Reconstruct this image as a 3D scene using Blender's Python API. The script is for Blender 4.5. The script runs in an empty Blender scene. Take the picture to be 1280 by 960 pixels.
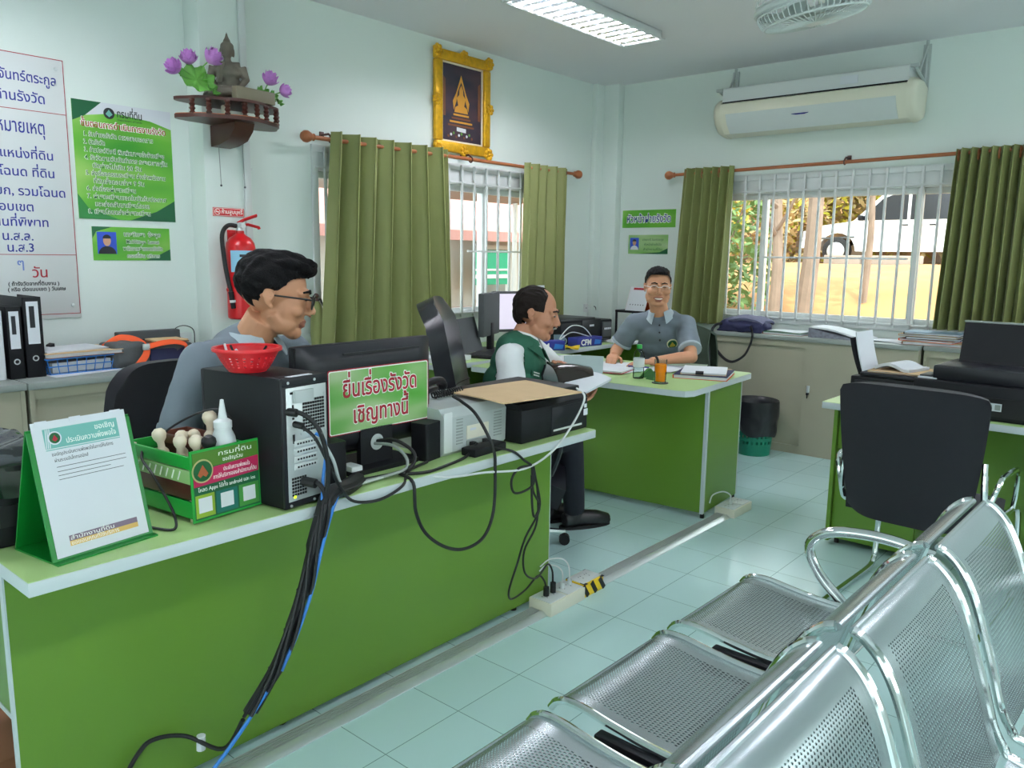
import bpy, bmesh, math, random
from mathutils import Vector, Matrix, Euler, noise as mnoise
random.seed(7)
SC = bpy.context.scene
COL = SC.collection
PI = math.pi

# ------------------------------------------------------------------ camera
CAM_H = 1.432
YAW, PITCH, ROLL, FPX = 0.70603619, 0.15939455, 0.0133007, 998.7204
fw = Vector((-math.sin(YAW)*math.cos(PITCH), math.cos(YAW)*math.cos(PITCH), -math.sin(PITCH)))
rt = Vector((math.cos(YAW), math.sin(YAW), 0))
up = rt.cross(fw)
r2 = rt*math.cos(ROLL) + up*math.sin(ROLL)
u2 = -rt*math.sin(ROLL) + up*math.cos(ROLL)
cd = bpy.data.cameras.new('camera'); cam = bpy.data.objects.new('camera', cd); COL.objects.link(cam)
cd.sensor_width = 36; cd.lens = 36*FPX/1280; cd.clip_start = .02; cd.clip_end = 200
cam.matrix_world = Matrix(((r2.x, u2.x, -fw.x, 0), (r2.y, u2.y, -fw.y, 0), (r2.z, u2.z, -fw.z, CAM_H), (0, 0, 0, 1)))
SC.camera = cam

# ------------------------------------------------------------------ world, sun, exposure
W = bpy.data.worlds.new('world'); SC.world = W; W.use_nodes = True
wn = W.node_tree.nodes; wl = W.node_tree.links
bg = wn['Background']; bg.inputs[0].default_value = (.92, .95, 1, 1); bg.inputs[1].default_value = 3.2
sd = bpy.data.lights.new('sun', 'SUN'); sd.energy = 2.3; sd.angle = .02; sd.color = (1, .95, .87)
sun = bpy.data.objects.new('sun', sd); COL.objects.link(sun)
sun.rotation_euler = Vector((-.42, .50, -1.15)).to_track_quat('-Z', 'Y').to_euler()
TUBE_POWER = 66.0
SC.view_settings.view_transform = 'Standard'; SC.view_settings.look = 'None'
SC.view_settings.gamma = 1; SC.view_settings.use_curve_mapping = False
SC.view_settings.exposure = 0.8

# ------------------------------------------------------------------ materials
def lin(h):
    h = h.lstrip('#'); c = [int(h[i:i+2], 16)/255 for i in (0, 2, 4)]
    return tuple((v/12.92 if v <= .04045 else ((v+.055)/1.055)**2.4) for v in c) + (1,)

def mat(name, hx, rough=.5, metal=0, var=0, vs=8, bump=0, bs=60, spec=.5, trans=0, emit=0, coat=0, alpha=1, sheen=0):
    m = bpy.data.materials.new(name); m.use_nodes = True
    nt = m.node_tree; b = nt.nodes['Principled BSDF']; I = b.inputs
    I['Base Color'].default_value = lin(hx); I['Roughness'].default_value = rough; I['Metallic'].default_value = metal
    I['Specular IOR Level'].default_value = spec; I['Transmission Weight'].default_value = trans; I['Coat Weight'].default_value = coat
    I['Alpha'].default_value = alpha; I['Sheen Weight'].default_value = sheen
    if emit:
        I['Emission Color'].default_value = lin(hx); I['Emission Strength'].default_value = emit
    tc = None
    if var or bump:
        tc = nt.nodes.new('ShaderNodeTexCoord')
    if var:
        n = nt.nodes.new('ShaderNodeTexNoise'); n.inputs['Scale'].default_value = vs; n.inputs['Detail'].default_value = 4
        nt.links.new(tc.outputs['Object'], n.inputs['Vector'])
        mx = nt.nodes.new('ShaderNodeMix'); mx.data_type = 'RGBA'
        c = lin(hx); mx.inputs['A'].default_value = tuple(v*(1-var) for v in c[:3])+(1,)
        mx.inputs['B'].default_value = tuple(min(1, v*(1+var)) for v in c[:3])+(1,)
        nt.links.new(n.outputs['Fac'], mx.inputs['Factor']); nt.links.new(mx.outputs['Result'], I['Base Color'])
    if bump:
        n2 = nt.nodes.new('ShaderNodeTexNoise'); n2.inputs['Scale'].default_value = bs; n2.inputs['Detail'].default_value = 3
        nt.links.new(tc.outputs['Object'], n2.inputs['Vector'])
        bp = nt.nodes.new('ShaderNodeBump'); bp.inputs['Strength'].default_value = bump; bp.inputs['Distance'].default_value = .004
        nt.links.new(n2.outputs['Fac'], bp.inputs['Height']); nt.links.new(bp.outputs['Normal'], I['Normal'])
    return m

def nodes(m): return m.node_tree.nodes, m.node_tree.links, m.node_tree.nodes['Principled BSDF']

M = {}
M['wall'] = mat('wall_mint', '#d9e4de', .6, var=.03, vs=1.5, bump=.05, bs=180)
M['ceil'] = mat('ceiling_paint', '#e2e2e6', .75, var=.02, vs=1)
M['white'] = mat('white_gloss', '#d3d8d7', .35)
M['whitep'] = mat('white_plastic', '#cdd3d1', .4)
M['cream'] = mat('cream_plastic', '#dfdcc9', .4)
M['greyplast'] = mat('grey_plastic', '#b3bcba', .45)
M['alu'] = mat('aluminium', '#d3d8d8', .35, .6)
M['chrome'] = mat('chrome', '#dfe4e3', .09, 1)
M['steel'] = mat('painted_steel', '#aab5b7', .27, .75)
M['desk'] = mat('green_laminate', '#618829', .38, var=.04, vs=3)
M['desktop'] = mat('lime_top', '#a9c983', .35)
M['edge'] = mat('white_edge', '#bfc9ca', .4)
M['cab'] = mat('cabinet_beige', '#a3a08c', .45)
M['cabtop'] = mat('cabinet_grey', '#8b938e', .45)
M['black'] = mat('black_plastic', '#121318', .5, spec=.3)
M['black2'] = mat('black_satin', '#1b1c22', .4, spec=.4)
M['blackfab'] = mat('black_fabric', '#15161d', .9, bump=.3, bs=400, sheen=.1)
M['leather'] = mat('black_leather', '#1a1b22', .3, bump=.12, bs=90)
M['rubber'] = mat('black_rubber', '#121315', .55)
M['paper'] = mat('paper_white', '#d3d8dc', .8)
M['paperg'] = mat('paper_grey', '#d4d8de', .8)
M['kraft'] = mat('kraft', '#c9ac84', .8, var=.08, vs=14)
M['brown'] = mat('brown_card', '#8a5a3c', .75, var=.1)
M['orange'] = mat('orange_web', '#e2531c', .7)
M['red'] = mat('red_paint', '#c8141c', .28)
M['redpl'] = mat('red_plastic', '#d2232b', .35)
M['blue'] = mat('blue_plastic', '#2f7ed0', .4)
M['navy'] = mat('navy', '#23264a', .8)
M['darkgrey'] = mat('dark_grey', '#4a4e50', .8, bump=.2, bs=200)
M['green'] = mat('green_plastic', '#1f9a3a', .35)
M['greend'] = mat('green_deep', '#0f7a2c', .3)
M['wood'] = mat('rod_wood', '#a2603a', .4, var=.2, vs=20)
M['darkwood'] = mat('dark_wood', '#4a241c', .35, var=.2, vs=16)
M['gold'] = mat('gold_frame', '#d9a61e', .38, .45, var=.35, vs=30, bump=.6, bs=70)
M['bronze'] = mat('bronze', '#6f685c', .5, .3, var=.25, vs=25)
M['curtain'] = mat('curtain_olive', '#828850', .6, var=.10, vs=4, sheen=.12)
M['skin'] = mat('skin', '#c08a68', .5, var=.06, vs=14, bump=.05, bs=200)
M['skin2'] = mat('skin_warm', '#b88062', .5, var=.06, vs=14, bump=.05, bs=200)
M['hair'] = mat('hair_black', '#0a090b', .6, spec=.15, bump=.9, bs=240)
M['hairthin'] = mat('hair_dark', '#1c1512', .65, spec=.15, bump=.9, bs=240)
M['polo'] = mat('polo_grey', '#6b7780', .85, bump=.15, bs=500)
M['polo2'] = mat('polo_collar', '#a3b1b8', .85, bump=.15, bs=500)
M['vest'] = mat('vest_green', '#1f5a44', .8, bump=.15, bs=300)
M['shirtw'] = mat('shirt_white', '#dcdfe0', .8)
M['trouser'] = mat('trouser_navy', '#1a1d28', .85)
M['shoe'] = mat('shoe_black', '#131215', .4)
M['glassesm'] = mat('glasses_black', '#121214', .3)
M['lip'] = mat('lip', '#9a6250', .5)
M['teeth'] = mat('teeth', '#e6ddd0', .4)
M['eye'] = mat('eye_dark', '#1a1310', .3)
M['pink'] = mat('lotus_pink', '#c282cd', .6, var=.2, vs=30)
M['leaf'] = mat('leaf_green', '#5c9a3e', .55, var=.3, vs=20)
M['leafd'] = mat('leaf_dark', '#2f6a2c', .4, var=.2, vs=20)
M['tanw'] = mat('stamp_wood', '#e3d6bd', .4)
M['binbag'] = mat('bin_bag', '#1b1c22', .35, bump=.6, bs=30)
M['bingreen'] = mat('bin_green', '#0f7f63', .45)
M['yellow'] = mat('yellow_tape', '#e8c41a', .5)
M['tray'] = mat('tray_brown', '#6a3b2c', .45)
M['juice'] = mat('orange_juice', '#f58a08', .25)
M['textnavy'] = mat('text_navy', '#27308a', .6)
M['textred'] = mat('text_red', '#a51a2c', .6)
M['textblack'] = mat('text_black', '#20242a', .6)
M['textwhite'] = mat('text_white', '#f2f5ee', .6)
M['textgreen'] = mat('text_green', '#0d5a2c', .6)
M['teal'] = mat('print_teal', '#6fb0a6', .6)
M['signgreen'] = mat('print_dark_green', '#0c5a34', .5)
M['magenta'] = mat('print_magenta', '#b5184f', .5)
M['skyblue'] = mat('print_blue', '#8cc3dc', .5)
M['photoblue'] = mat('photo_blue', '#2a4fc0', .5)
M['facep'] = mat('photo_face', '#c99a7c', .6)
M['screen'] = mat('screen_dark', '#20242c', .15)
M['tube'] = mat('lamp_tube', '#f5f1fb', .5, emit=TUBE_POWER)
M['mirror'] = mat('louver_mirror', '#dfe4ea', .15, .9)

def glass_mat(name, tint=(.93, .98, .96, 1), refl=.08):
    m = bpy.data.materials.new(name); m.use_nodes = True; nt = m.node_tree; nt.nodes.clear()
    o = nt.nodes.new('ShaderNodeOutputMaterial'); t = nt.nodes.new('ShaderNodeBsdfTransparent'); g = nt.nodes.new('ShaderNodeBsdfGlossy')
    mx = nt.nodes.new('ShaderNodeMixShader'); f = nt.nodes.new('ShaderNodeLayerWeight'); f.inputs[0].default_value = refl
    t.inputs[0].default_value = tint; g.inputs['Roughness'].default_value = .03
    nt.links.new(f.outputs['Facing'], mx.inputs[0]) if False else nt.links.new(f.outputs['Fresnel'], mx.inputs[0])
    nt.links.new(t.outputs[0], mx.inputs[1]); nt.links.new(g.outputs[0], mx.inputs[2]); nt.links.new(mx.outputs[0], o.inputs[0])
    return m
M['glass'] = glass_mat('window_glass')
M['clear'] = glass_mat('clear_plastic', (.93, .96, .95, 1), .12)
M['lens'] = glass_mat('lens', (.95, .97, .97, 1), .12)
M['film'] = glass_mat('plastic_film', (.72, .74, .78, 1), .5)

def floor_mat():
    m = mat('floor_tiles', '#c0e0de', .1, coat=0); N, L, b = nodes(m)
    tc = N.new('ShaderNodeTexCoord'); mp = N.new('ShaderNodeMapping'); L.new(tc.outputs['Object'], mp.inputs['Vector'])
    mp.inputs['Location'].default_value = (.14, .119, 0)
    br = N.new('ShaderNodeTexBrick'); br.offset = 0; br.squash = 1
    br.inputs['Scale'].default_value = 1; br.inputs['Brick Width'].default_value = .30; br.inputs['Row Height'].default_value = .30
    br.inputs['Mortar Size'].default_value = .0016; br.inputs['Mortar Smooth'].default_value = .2
    br.inputs['Color1'].default_value = lin('#c4e4e2'); br.inputs['Color2'].default_value = lin('#bedfdc'); br.inputs['Mortar'].default_value = lin('#7f9f9a')
    L.new(mp.outputs[0], br.inputs['Vector']); L.new(br.outputs['Color'], b.inputs['Base Color'])
    n = N.new('ShaderNodeTexNoise'); n.inputs['Scale'].default_value = 5; L.new(tc.outputs['Object'], n.inputs['Vector'])
    mr = N.new('ShaderNodeMapRange'); mr.inputs['To Min'].default_value = .10; mr.inputs['To Max'].default_value = .24
    L.new(n.outputs['Fac'], mr.inputs['Value']); L.new(mr.outputs[0], b.inputs['Roughness'])
    bp = N.new('ShaderNodeBump'); bp.inputs['Strength'].default_value = .25; bp.inputs['Distance'].default_value = .002; bp.invert = True
    L.new(br.outputs['Fac'], bp.inputs['Height']); L.new(bp.outputs[0], b.inputs['Normal'])
    return m
M['floor'] = floor_mat()

def perf_mat():
    """painted steel sheet with punched round holes, laid out along the sheet's own UV (metres)"""
    m = mat('perforated_steel', '#a9b4b6', .27, .75); N, L, b = nodes(m)
    out = N['Material Output']
    uv = N.new('ShaderNodeUVMap'); uv.uv_map = 'UVMap'
    sep = N.new('ShaderNodeSeparateXYZ'); L.new(uv.outputs[0], sep.inputs[0])
    def mth(op, a, bb=None):
        n = N.new('ShaderNodeMath'); n.operation = op
        for i, v in enumerate((a, bb)):
            if v is None: continue
            if isinstance(v, (int, float)): n.inputs[i].default_value = v
            else: L.new(v, n.inputs[i])
        return n.outputs[0]
    px, py = .0095, .0145
    def dot(off):
        u = mth('SUBTRACT', mth('FRACT', mth('ADD', mth('DIVIDE', sep.outputs[0], px), off)), .5)
        v = mth('SUBTRACT', mth('FRACT', mth('ADD', mth('DIVIDE', sep.outputs[1], py), off)), .5)
        u = mth('MULTIPLY', u, px); v = mth('MULTIPLY', v, py)
        d = mth('SQRT', mth('ADD', mth('MULTIPLY', u, u), mth('MULTIPLY', v, v)))
        return mth('LESS_THAN', d, .0027)
    h = mth('MAXIMUM', dot(0), dot(.5))
    def rng(s, a, c): return mth('MULTIPLY', mth('GREATER_THAN', s, a), mth('LESS_THAN', s, c))
    h = mth('MULTIPLY', h, mth('MULTIPLY', rng(sep.outputs[0], .045, .395), rng(sep.outputs[1], .10, .46)))
    tr = N.new('ShaderNodeBsdfTransparent'); mx = N.new('ShaderNodeMixShader')
    L.new(h, mx.inputs[0]); L.new(b.outputs[0], mx.inputs[1]); L.new(tr.outputs[0], mx.inputs[2]); L.new(mx.outputs[0], out.inputs[0])
    return m
M['perf'] = perf_mat()

def grad_print(name, a, bcol, rot=0.6, scale=1.6, c3=None):
    """printed sheet: soft cloudy print in the sheet's own coordinates"""
    m = mat(name, a, .45); N, L, b = nodes(m)
    tc = N.new('ShaderNodeTexCoord'); mp = N.new('ShaderNodeMapping'); mp.inputs['Rotation'].default_value = (0, 0, rot)
    mp.inputs['Scale'].default_value = (scale*.35, scale, scale)
    L.new(tc.outputs['Object'], mp.inputs[0])
    w = N.new('ShaderNodeTexNoise'); w.inputs['Scale'].default_value = 1; w.inputs['Detail'].default_value = 1.5
    L.new(mp.outputs[0], w.inputs['Vector'])
    r = N.new('ShaderNodeValToRGB'); r.color_ramp.elements[0].color = lin(a); r.color_ramp.elements[1].color = lin(bcol)
    r.color_ramp.elements[0].position = .3; r.color_ramp.elements[1].position = .7
    if c3: e = r.color_ramp.elements.new(.5); e.color = lin(c3)
    L.new(w.outputs['Fac'], r.inputs[0]); L.new(r.outputs[0], b.inputs['Base Color'])
    return m
M['printgreen'] = grad_print('print_green', '#2f8f22', '#a5cf6c', .9, 5, '#66b034')
M['printpale'] = grad_print('print_pale_green', '#3d9a1e', '#adc494', .5, 9, '#74ab5a')
M['printpale2'] = grad_print('print_soft_green', '#6dad4c', '#b5c99c', .2, 8)
M['photo'] = grad_print('icon_print', '#1c2033', '#4a3038', .4, 9)

# ------------------------------------------------------------------ mesh helpers
SPLIT_PARTS = {'panel_edge', 'edge_trim', 'seat_bracket', 'foot', 'clip', 'side_panel', 'drawer_edge', 'plug', 'hub', 'slot_vent_', 'bracket', 'port'}
class MB:
    def __init__(s):
        s.V = []; s.F = []; s.MI = []; s.UV = None; s.T = None
    def add(s, vs, fs, mi=0):
        o = len(s.V)
        if s.T is not None: vs = [s.T @ Vector(v) for v in vs]
        s.V += [tuple(v) for v in vs]; s.F += [tuple(i+o for i in f) for f in fs]; s.MI += [mi]*len(fs)
        return s
    def box(s, c, d, bev=0, rot=None, mi=0, seg=2):
        c = Vector(c); R_ = Euler(rot).to_matrix() if rot else None
        if bev:
            b = bmesh.new(); bmesh.ops.create_cube(b, size=1)
            for v in b.verts: v.co = Vector((v.co.x*d[0], v.co.y*d[1], v.co.z*d[2]))
            bmesh.ops.bevel(b, geom=b.edges[:], offset=min(bev, min(d)*.45), segments=seg, affect='EDGES', profile=.5)
            b.verts.index_update(); vs = [v.co.copy() for v in b.verts]; fs = [[v.index for v in f.verts] for f in b.faces]; b.free()
        else:
            x, y, z = (v/2 for v in d)
            vs = [Vector((i*x, j*y, k*z)) for k in (-1, 1) for j in (-1, 1) for i in (-1, 1)]
            fs = [(0, 2, 3, 1), (4, 5, 7, 6), (0, 1, 5, 4), (2, 6, 7, 3), (0, 4, 6, 2), (1, 3, 7, 5)]
        vs = [((R_ @ v) if R_ else v) + c for v in vs]
        return s.add(vs, fs, mi)
    def bx(s, x0, x1, y0, y1, z0, z1, bev=0, mi=0):
        return s.box(((x0+x1)/2, (y0+y1)/2, (z0+z1)/2), (abs(x1-x0), abs(y1-y0), abs(z1-z0)), bev, mi=mi)
    def tube(s, pts, r, seg=8, mi=0, closed=False, sx=1.0):
        P = [Vector(p) for p in pts]; n = len(P)
        rr = r if isinstance(r, (list, tuple)) else [r]*n
        T = []
        for i in range(n):
            a = P[(i-1) % n] if (i or closed) else P[0]; b = P[(i+1) % n] if (i < n-1 or closed) else P[-1]
            t = b-a; T.append(t.normalized() if t.length > 1e-9 else Vector((0, 0, 1)))
        u = T[0].orthogonal().normalized(); vs = []; fs = []
        for i in range(n):
            u = (u - T[i]*u.dot(T[i]))
            u = u.normalized() if u.length > 1e-6 else T[i].orthogonal().normalized()
            w = T[i].cross(u)
            for k in range(seg):
                a = 2*PI*k/seg; vs.append(P[i] + (u*math.cos(a)*sx + w*math.sin(a))*rr[i])
        m = n if closed else n-1
        for i in range(m):
            j = (i+1) % n
            for k in range(seg):
                l = (k+1) % seg; fs.append((i*seg+k, i*seg+l, j*seg+l, j*seg+k))
        if not closed:
            fs.append(tuple(range(seg))[::-1]); fs.append(tuple((n-1)*seg+k for k in range(seg)))
        return s.add(vs, fs, mi)
    def cyl(s, a, b, r0, r1=None, seg=20, mi=0):
        return s.tube([a, b], [r0, r0 if r1 is None else r1], seg, mi)
    def lathe(s, prof, c=(0, 0, 0), seg=28, mi=0, rot=None, sq=(1, 1)):
        c = Vector(c); R_ = Euler(rot).to_matrix() if rot else None; vs = []; fs = []; n = len(prof)
        for r, z in prof:
            for k in range(seg):
                a = 2*PI*k/seg; v = Vector((max(r, 1e-4)*math.cos(a)*sq[0], max(r, 1e-4)*math.sin(a)*sq[1], z)); vs.append(((R_ @ v) if R_ else v)+c)
        for i in range(n-1):
            for k in range(seg):
                l = (k+1) % seg; fs.append((i*seg+k, i*seg+l, (i+1)*seg+l, (i+1)*seg+k))
        if prof[0][0] > 1e-3 and prof[-1][0] > 1e-3:          # a ring profile closes on itself
            for k in range(seg):
                l = (k+1) % seg; fs.append(((n-1)*seg+k, (n-1)*seg+l, l, k))
        else:
            fs.append(tuple(range(seg))[::-1]); fs.append(tuple((n-1)*seg+k for k in range(seg)))
        return s.add(vs, fs, mi)
    def ell(s, c, r, rot=None, mi=0, nu=16, nv=10):
        c = Vector(c); R_ = rot if isinstance(rot, Matrix) else (Euler(rot).to_matrix() if rot else None)
        vs = []; fs = []
        for j in range(1, nv):
            th = PI*j/nv
            for k in range(nu):
                a = 2*PI*k/nu; v = Vector((math.sin(th)*math.cos(a)*r[0], math.sin(th)*math.sin(a)*r[1], math.cos(th)*r[2])); vs.append(((R_ @ v) if R_ else v)+c)
        t = Vector((0, 0, r[2])); b = -t
        vs.append(((R_ @ t) if R_ else t)+c); vs.append(((R_ @ b) if R_ else b)+c); it = len(vs)-2; ib = it+1
        for j in range(nv-2):
            for k in range(nu):
                l = (k+1) % nu; fs.append((j*nu+k, (j+1)*nu+k, (j+1)*nu+l, j*nu+l))
        for k in range(nu):
            l = (k+1) % nu; fs.append((it, k, l)); fs.append((ib, (nv-2)*nu+l, (nv-2)*nu+k))
        return s.add(vs, fs, mi)
    def prism(s, poly, h0, h1, mi=0, mtx=None):
        """2-D polygon (x, y) extruded from h0 to h1 along z, then mtx"""
        n = len(poly); vs = [Vector((p[0], p[1], h0)) for p in poly]+[Vector((p[0], p[1], h1)) for p in poly]
        if mtx is not None: vs = [mtx @ v for v in vs]
        fs = [tuple(range(n))[::-1], tuple(range(n, 2*n))]+[(i, (i+1) % n, (i+1) % n+n, i+n) for i in range(n)]
        return s.add(vs, fs, mi)
    def sheet(s, f, nu, nv, th=.002, mi=0, uv=None, skip=None):
        """f(u, v) -> point, u, v in 0..1; thickened by th along the normal; uv=(w, h) writes a UV map in metres"""
        P = [[Vector(f(i/nu, j/nv)) for i in range(nu+1)] for j in range(nv+1)]
        def nrm(i, j):
            a = P[j][min(i+1, nu)]-P[j][max(i-1, 0)]; b = P[min(j+1, nv)][i]-P[max(j-1, 0)][i]; c = a.cross(b)
            return c.normalized() if c.length > 1e-12 else Vector((0, 0, 1))
        top = []; bot = []
        for j in range(nv+1):
            for i in range(nu+1):
                n = nrm(i, j)*th/2; top.append(P[j][i]+n); bot.append(P[j][i]-n)
        N = len(top); ix = lambda i, j: j*(nu+1)+i; fs = []
        ok = lambda i, j: 0 <= i < nu and 0 <= j < nv and not (skip and skip(i, j))
        for j in range(nv):
            for i in range(nu):
                if not ok(i, j): continue
                q = (ix(i, j), ix(i+1, j), ix(i+1, j+1), ix(i, j+1)); fs.append(q); fs.append(tuple(k+N for k in q[::-1]))
                for (di, dj, a, b) in ((0, -1, 0, 1), (1, 0, 1, 2), (0, 1, 2, 3), (-1, 0, 3, 0)):
                    if not ok(i+di, j+dj): fs.append((q[b], q[a], q[a]+N, q[b]+N))
        o = len(s.V); s.add(top+bot, fs, mi)
        if uv:
            if s.UV is None: s.UV = {}
            for j in range(nv+1):
                for i in range(nu+1):
                    for k in (0, N): s.UV[o+ix(i, j)+k] = (i/nu*uv[0], j/nv*uv[1])
        return s
    def mesh(s, name, mats, ang=35):
        me = bpy.data.meshes.new(name); me.from_pydata(s.V, [], s.F); me.update()
        for m in (mats if isinstance(mats, (list, tuple)) else [mats]): me.materials.append(m)
        me.polygons.foreach_set('material_index', s.MI)
        if s.UV:
            ul = me.uv_layers.new(name='UVMap')
            for l in me.loops: ul.data[l.index].uv = s.UV.get(l.vertex_index, (0, 0))
        smooth(me, ang)
        return me
    def islands(s):
        n = len(s.V); p = list(range(n))
        def find(i):
            while p[i] != i: p[i] = p[p[i]]; i = p[i]
            return i
        for f in s.F:
            a = find(f[0])
            for i in f[1:]: p[find(i)] = a
        return [find(i) for i in range(n)]
    def build(s, name, mats, parent=None, ang=35):
        if name in SPLIT_PARTS and not s.UV:
            r = s.islands(); ids = sorted(set(r))
            if len(ids) > 1:
                first = None
                for k in ids:
                    ix = {}; b = MB()
                    for i, q in enumerate(r):
                        if q == k: ix[i] = len(b.V); b.V.append(s.V[i])
                    for f, mi in zip(s.F, s.MI):
                        if r[f[0]] == k: b.F.append(tuple(ix[i] for i in f)); b.MI.append(mi)
                    o = b.build(name, mats, parent, ang); first = first or o
                return first
        o = bpy.data.objects.new(name, s.mesh(name, mats, ang)); COL.objects.link(o)
        if parent: o.parent = parent
        return o

def smooth(me, ang=35):
    me.polygons.foreach_set('use_smooth', [True]*len(me.polygons)); me.set_sharp_from_angle(angle=math.radians(ang)); me.update()

def tag(o, label=None, cat=None, group=None, kind=None):
    if label: o['label'] = label
    if cat: o['category'] = cat
    if group: o['group'] = group
    if kind: o['kind'] = kind
    return o

def thing(name, label, cat, loc=(0, 0, 0), rz=0, group=None, rot=None):
    o = bpy.data.objects.new(name, None); COL.objects.link(o); o.empty_display_size = .1
    o.location = loc; o.rotation_euler = rot if rot else (0, 0, rz)
    return tag(o, label, cat, group)

def struct(name, mb, m, parent=None, ang=35):
    o = mb.build(name, m, parent, ang)
    if parent is None: o['kind'] = 'structure'
    return o

def copy_tree(o, parent=None):
    c = o.copy(); COL.objects.link(c)
    if parent: c.parent = parent
    for ch in list(o.children): copy_tree(ch, c)
    return c

def place(o, mtx):
    o.matrix_world = mtx; return o

WALL_A = (PI/2, 0, PI/2)      # local x -> +Y, local y -> up, local z -> into the room
WALL_B = (PI/2, 0, 0)         # local x -> +X, local y -> up, local z -> into the room (-Y)

def text(body, size, m, parent, x, y, z, name='lettering', align='LEFT', depth=.0006, width=None, spacing=1.0, rot=None, bold=0, extra=None):
    """lettering as thin raised shapes in the parent's local XY plane; a tone mark above an upper vowel is raised"""
    c = bpy.data.curves.new(name, 'FONT'); c.body = body; c.size = size; c.align_x = align; c.extrude = depth; c.space_character = spacing
    c.offset = bold; c.resolution_u = 3
    c.materials.append(m); c.materials.append(M['textblack'])
    for i in range(1, len(body)):
        if body[i] in '\u0e48\u0e49\u0e4a\u0e4b\u0e4c' and (body[i-1] in '\u0e31\u0e34\u0e35\u0e36\u0e37' or (i+1 < len(body) and body[i+1] == '\u0e33')): c.body_format[i].material_index = 1
    t = bpy.data.objects.new(name, c); COL.objects.link(t)
    dg = bpy.context.evaluated_depsgraph_get(); me = bpy.data.meshes.new_from_object(t.evaluated_get(dg)); bpy.data.objects.remove(t)
    up_ = set()
    for p in me.polygons:
        if p.material_index == 1: up_.update(p.vertices)
        p.material_index = 0
    for i in up_: me.vertices[i].co.y += size*.20
    me.materials.clear(); me.materials.append(m)
    if width and len(me.vertices):
        xs = [v.co.x for v in me.vertices]; w = max(xs)-min(xs)
        if w > 0:
            k = width/w
            for v in me.vertices: v.co.x *= k
    o = bpy.data.objects.new(name, me); COL.objects.link(o); o.parent = parent; o.location = (x, y, z)
    if rot: o.rotation_euler = rot
    return o

def arc(c, r, a0, a1, n, plane='xz'):
    out = []
    for i in range(n+1):
        a = a0+(a1-a0)*i/n; p, q = r*math.cos(a), r*math.sin(a)
        out.append((c[0]+p, c[1], c[2]+q) if plane == 'xz' else ((c[0]+p, c[1]+q, c[2]) if plane == 'xy' else (c[0], c[1]+p, c[2]+q)))
    return out

def spline(pts, k=6):
    """Catmull-Rom through the points"""
    P = [Vector(p) for p in pts]; out = []
    for i in range(len(P)-1):
        a = P[max(i-1, 0)]; b = P[i]; c = P[i+1]; d = P[min(i+2, len(P)-1)]
        for j in range(k):
            t = j/k; out.append(.5*((2*b)+(c-a)*t+(2*a-5*b+4*c-d)*t*t+(3*b-a-3*c+d)*t**3))
    out.append(P[-1]); return out

def rrect(x0, x1, y0, y1, r, n=5):
    out = []
    for cx, cy, a0 in ((x1-r, y1-r, 0), (x0+r, y1-r, PI/2), (x0+r, y0+r, PI), (x1-r, y0+r, 1.5*PI)):
        for i in range(n+1):
            a = a0+PI/2*i/n; out.append((cx+r*math.cos(a), cy+r*math.sin(a)))
    return out
# ================================================================== ROOM
# floor z 0; wall_left at x -4.23 (curtained), wall_back at y 6.20 (window), ceiling z 2.92
XA, YB, ZC = -4.23, 6.20, 2.92
XR, YF = 2.6, -2.6
struct('floor', MB().bx(XA-.15, XR+.15, YF-.15, YB+.15, -.12, 0), M['floor'])
struct('ceiling', MB().bx(XA-1.2, XR+.6, YF-1.2, YB+1.1, ZC, ZC+.2), M['ceil'])  # outer overhang is an added, unseen eave that keeps the sun out

def wall_holes(name, ax, pos, t, a0, a1, holes):
    """wall along axis ax ('y': plane x=pos, 'x': plane y=pos), thickness t outward, rectangular holes (a0, a1, z0, z1)"""
    b = MB()
    def blk(p, q, z0, z1):
        if q-p > 1e-4 and z1-z0 > 1e-4:
            (b.bx(pos, pos+t, p, q, z0, z1) if ax == 'y' else b.bx(p, q, pos, pos+t, z0, z1))
    p = a0
    for (h0, h1, z0, z1) in sorted(holes):
        blk(p, h0, 0, ZC); blk(h0, h1, 0, z0); blk(h0, h1, z1, ZC); p = h1
    blk(p, a1, 0, ZC)
    return struct(name, b, M['wall'])
WA = (3.03, 5.40, .95, 2.09)
WB = (-3.16, -1.10, .93, 2.09)
wall_holes('wall_left', 'y', XA, -.15, YF-.15, YB+.15, [WA])
wall_holes('wall_back', 'x', YB, .15, XA, XR, [WB])
wall_holes('wall_right', 'y', XR, .15, YF-.15, YB+.15, [(-.2, 2.6, .95, 2.2), (3.4, 5.4, .95, 2.2)])
wall_holes('wall_front', 'x', YF, -.15, XA, XR, [(-3.2, -1.0, .95, 2.2), (-.4, 1.8, 0, 2.3)])
# columns (structural piers, painted like the wall)
struct('trim_1', MB().bx(XA, -4.08, 2.25, 2.52, 0, ZC, .004), M['wall'])
struct('trim_2', MB().bx(XA, -4.03, YB-.09, YB, 0, ZC, .004).bx(XA, XA+.05, YB-.2, YB, 0, ZC, .004), M['wall'])

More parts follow.
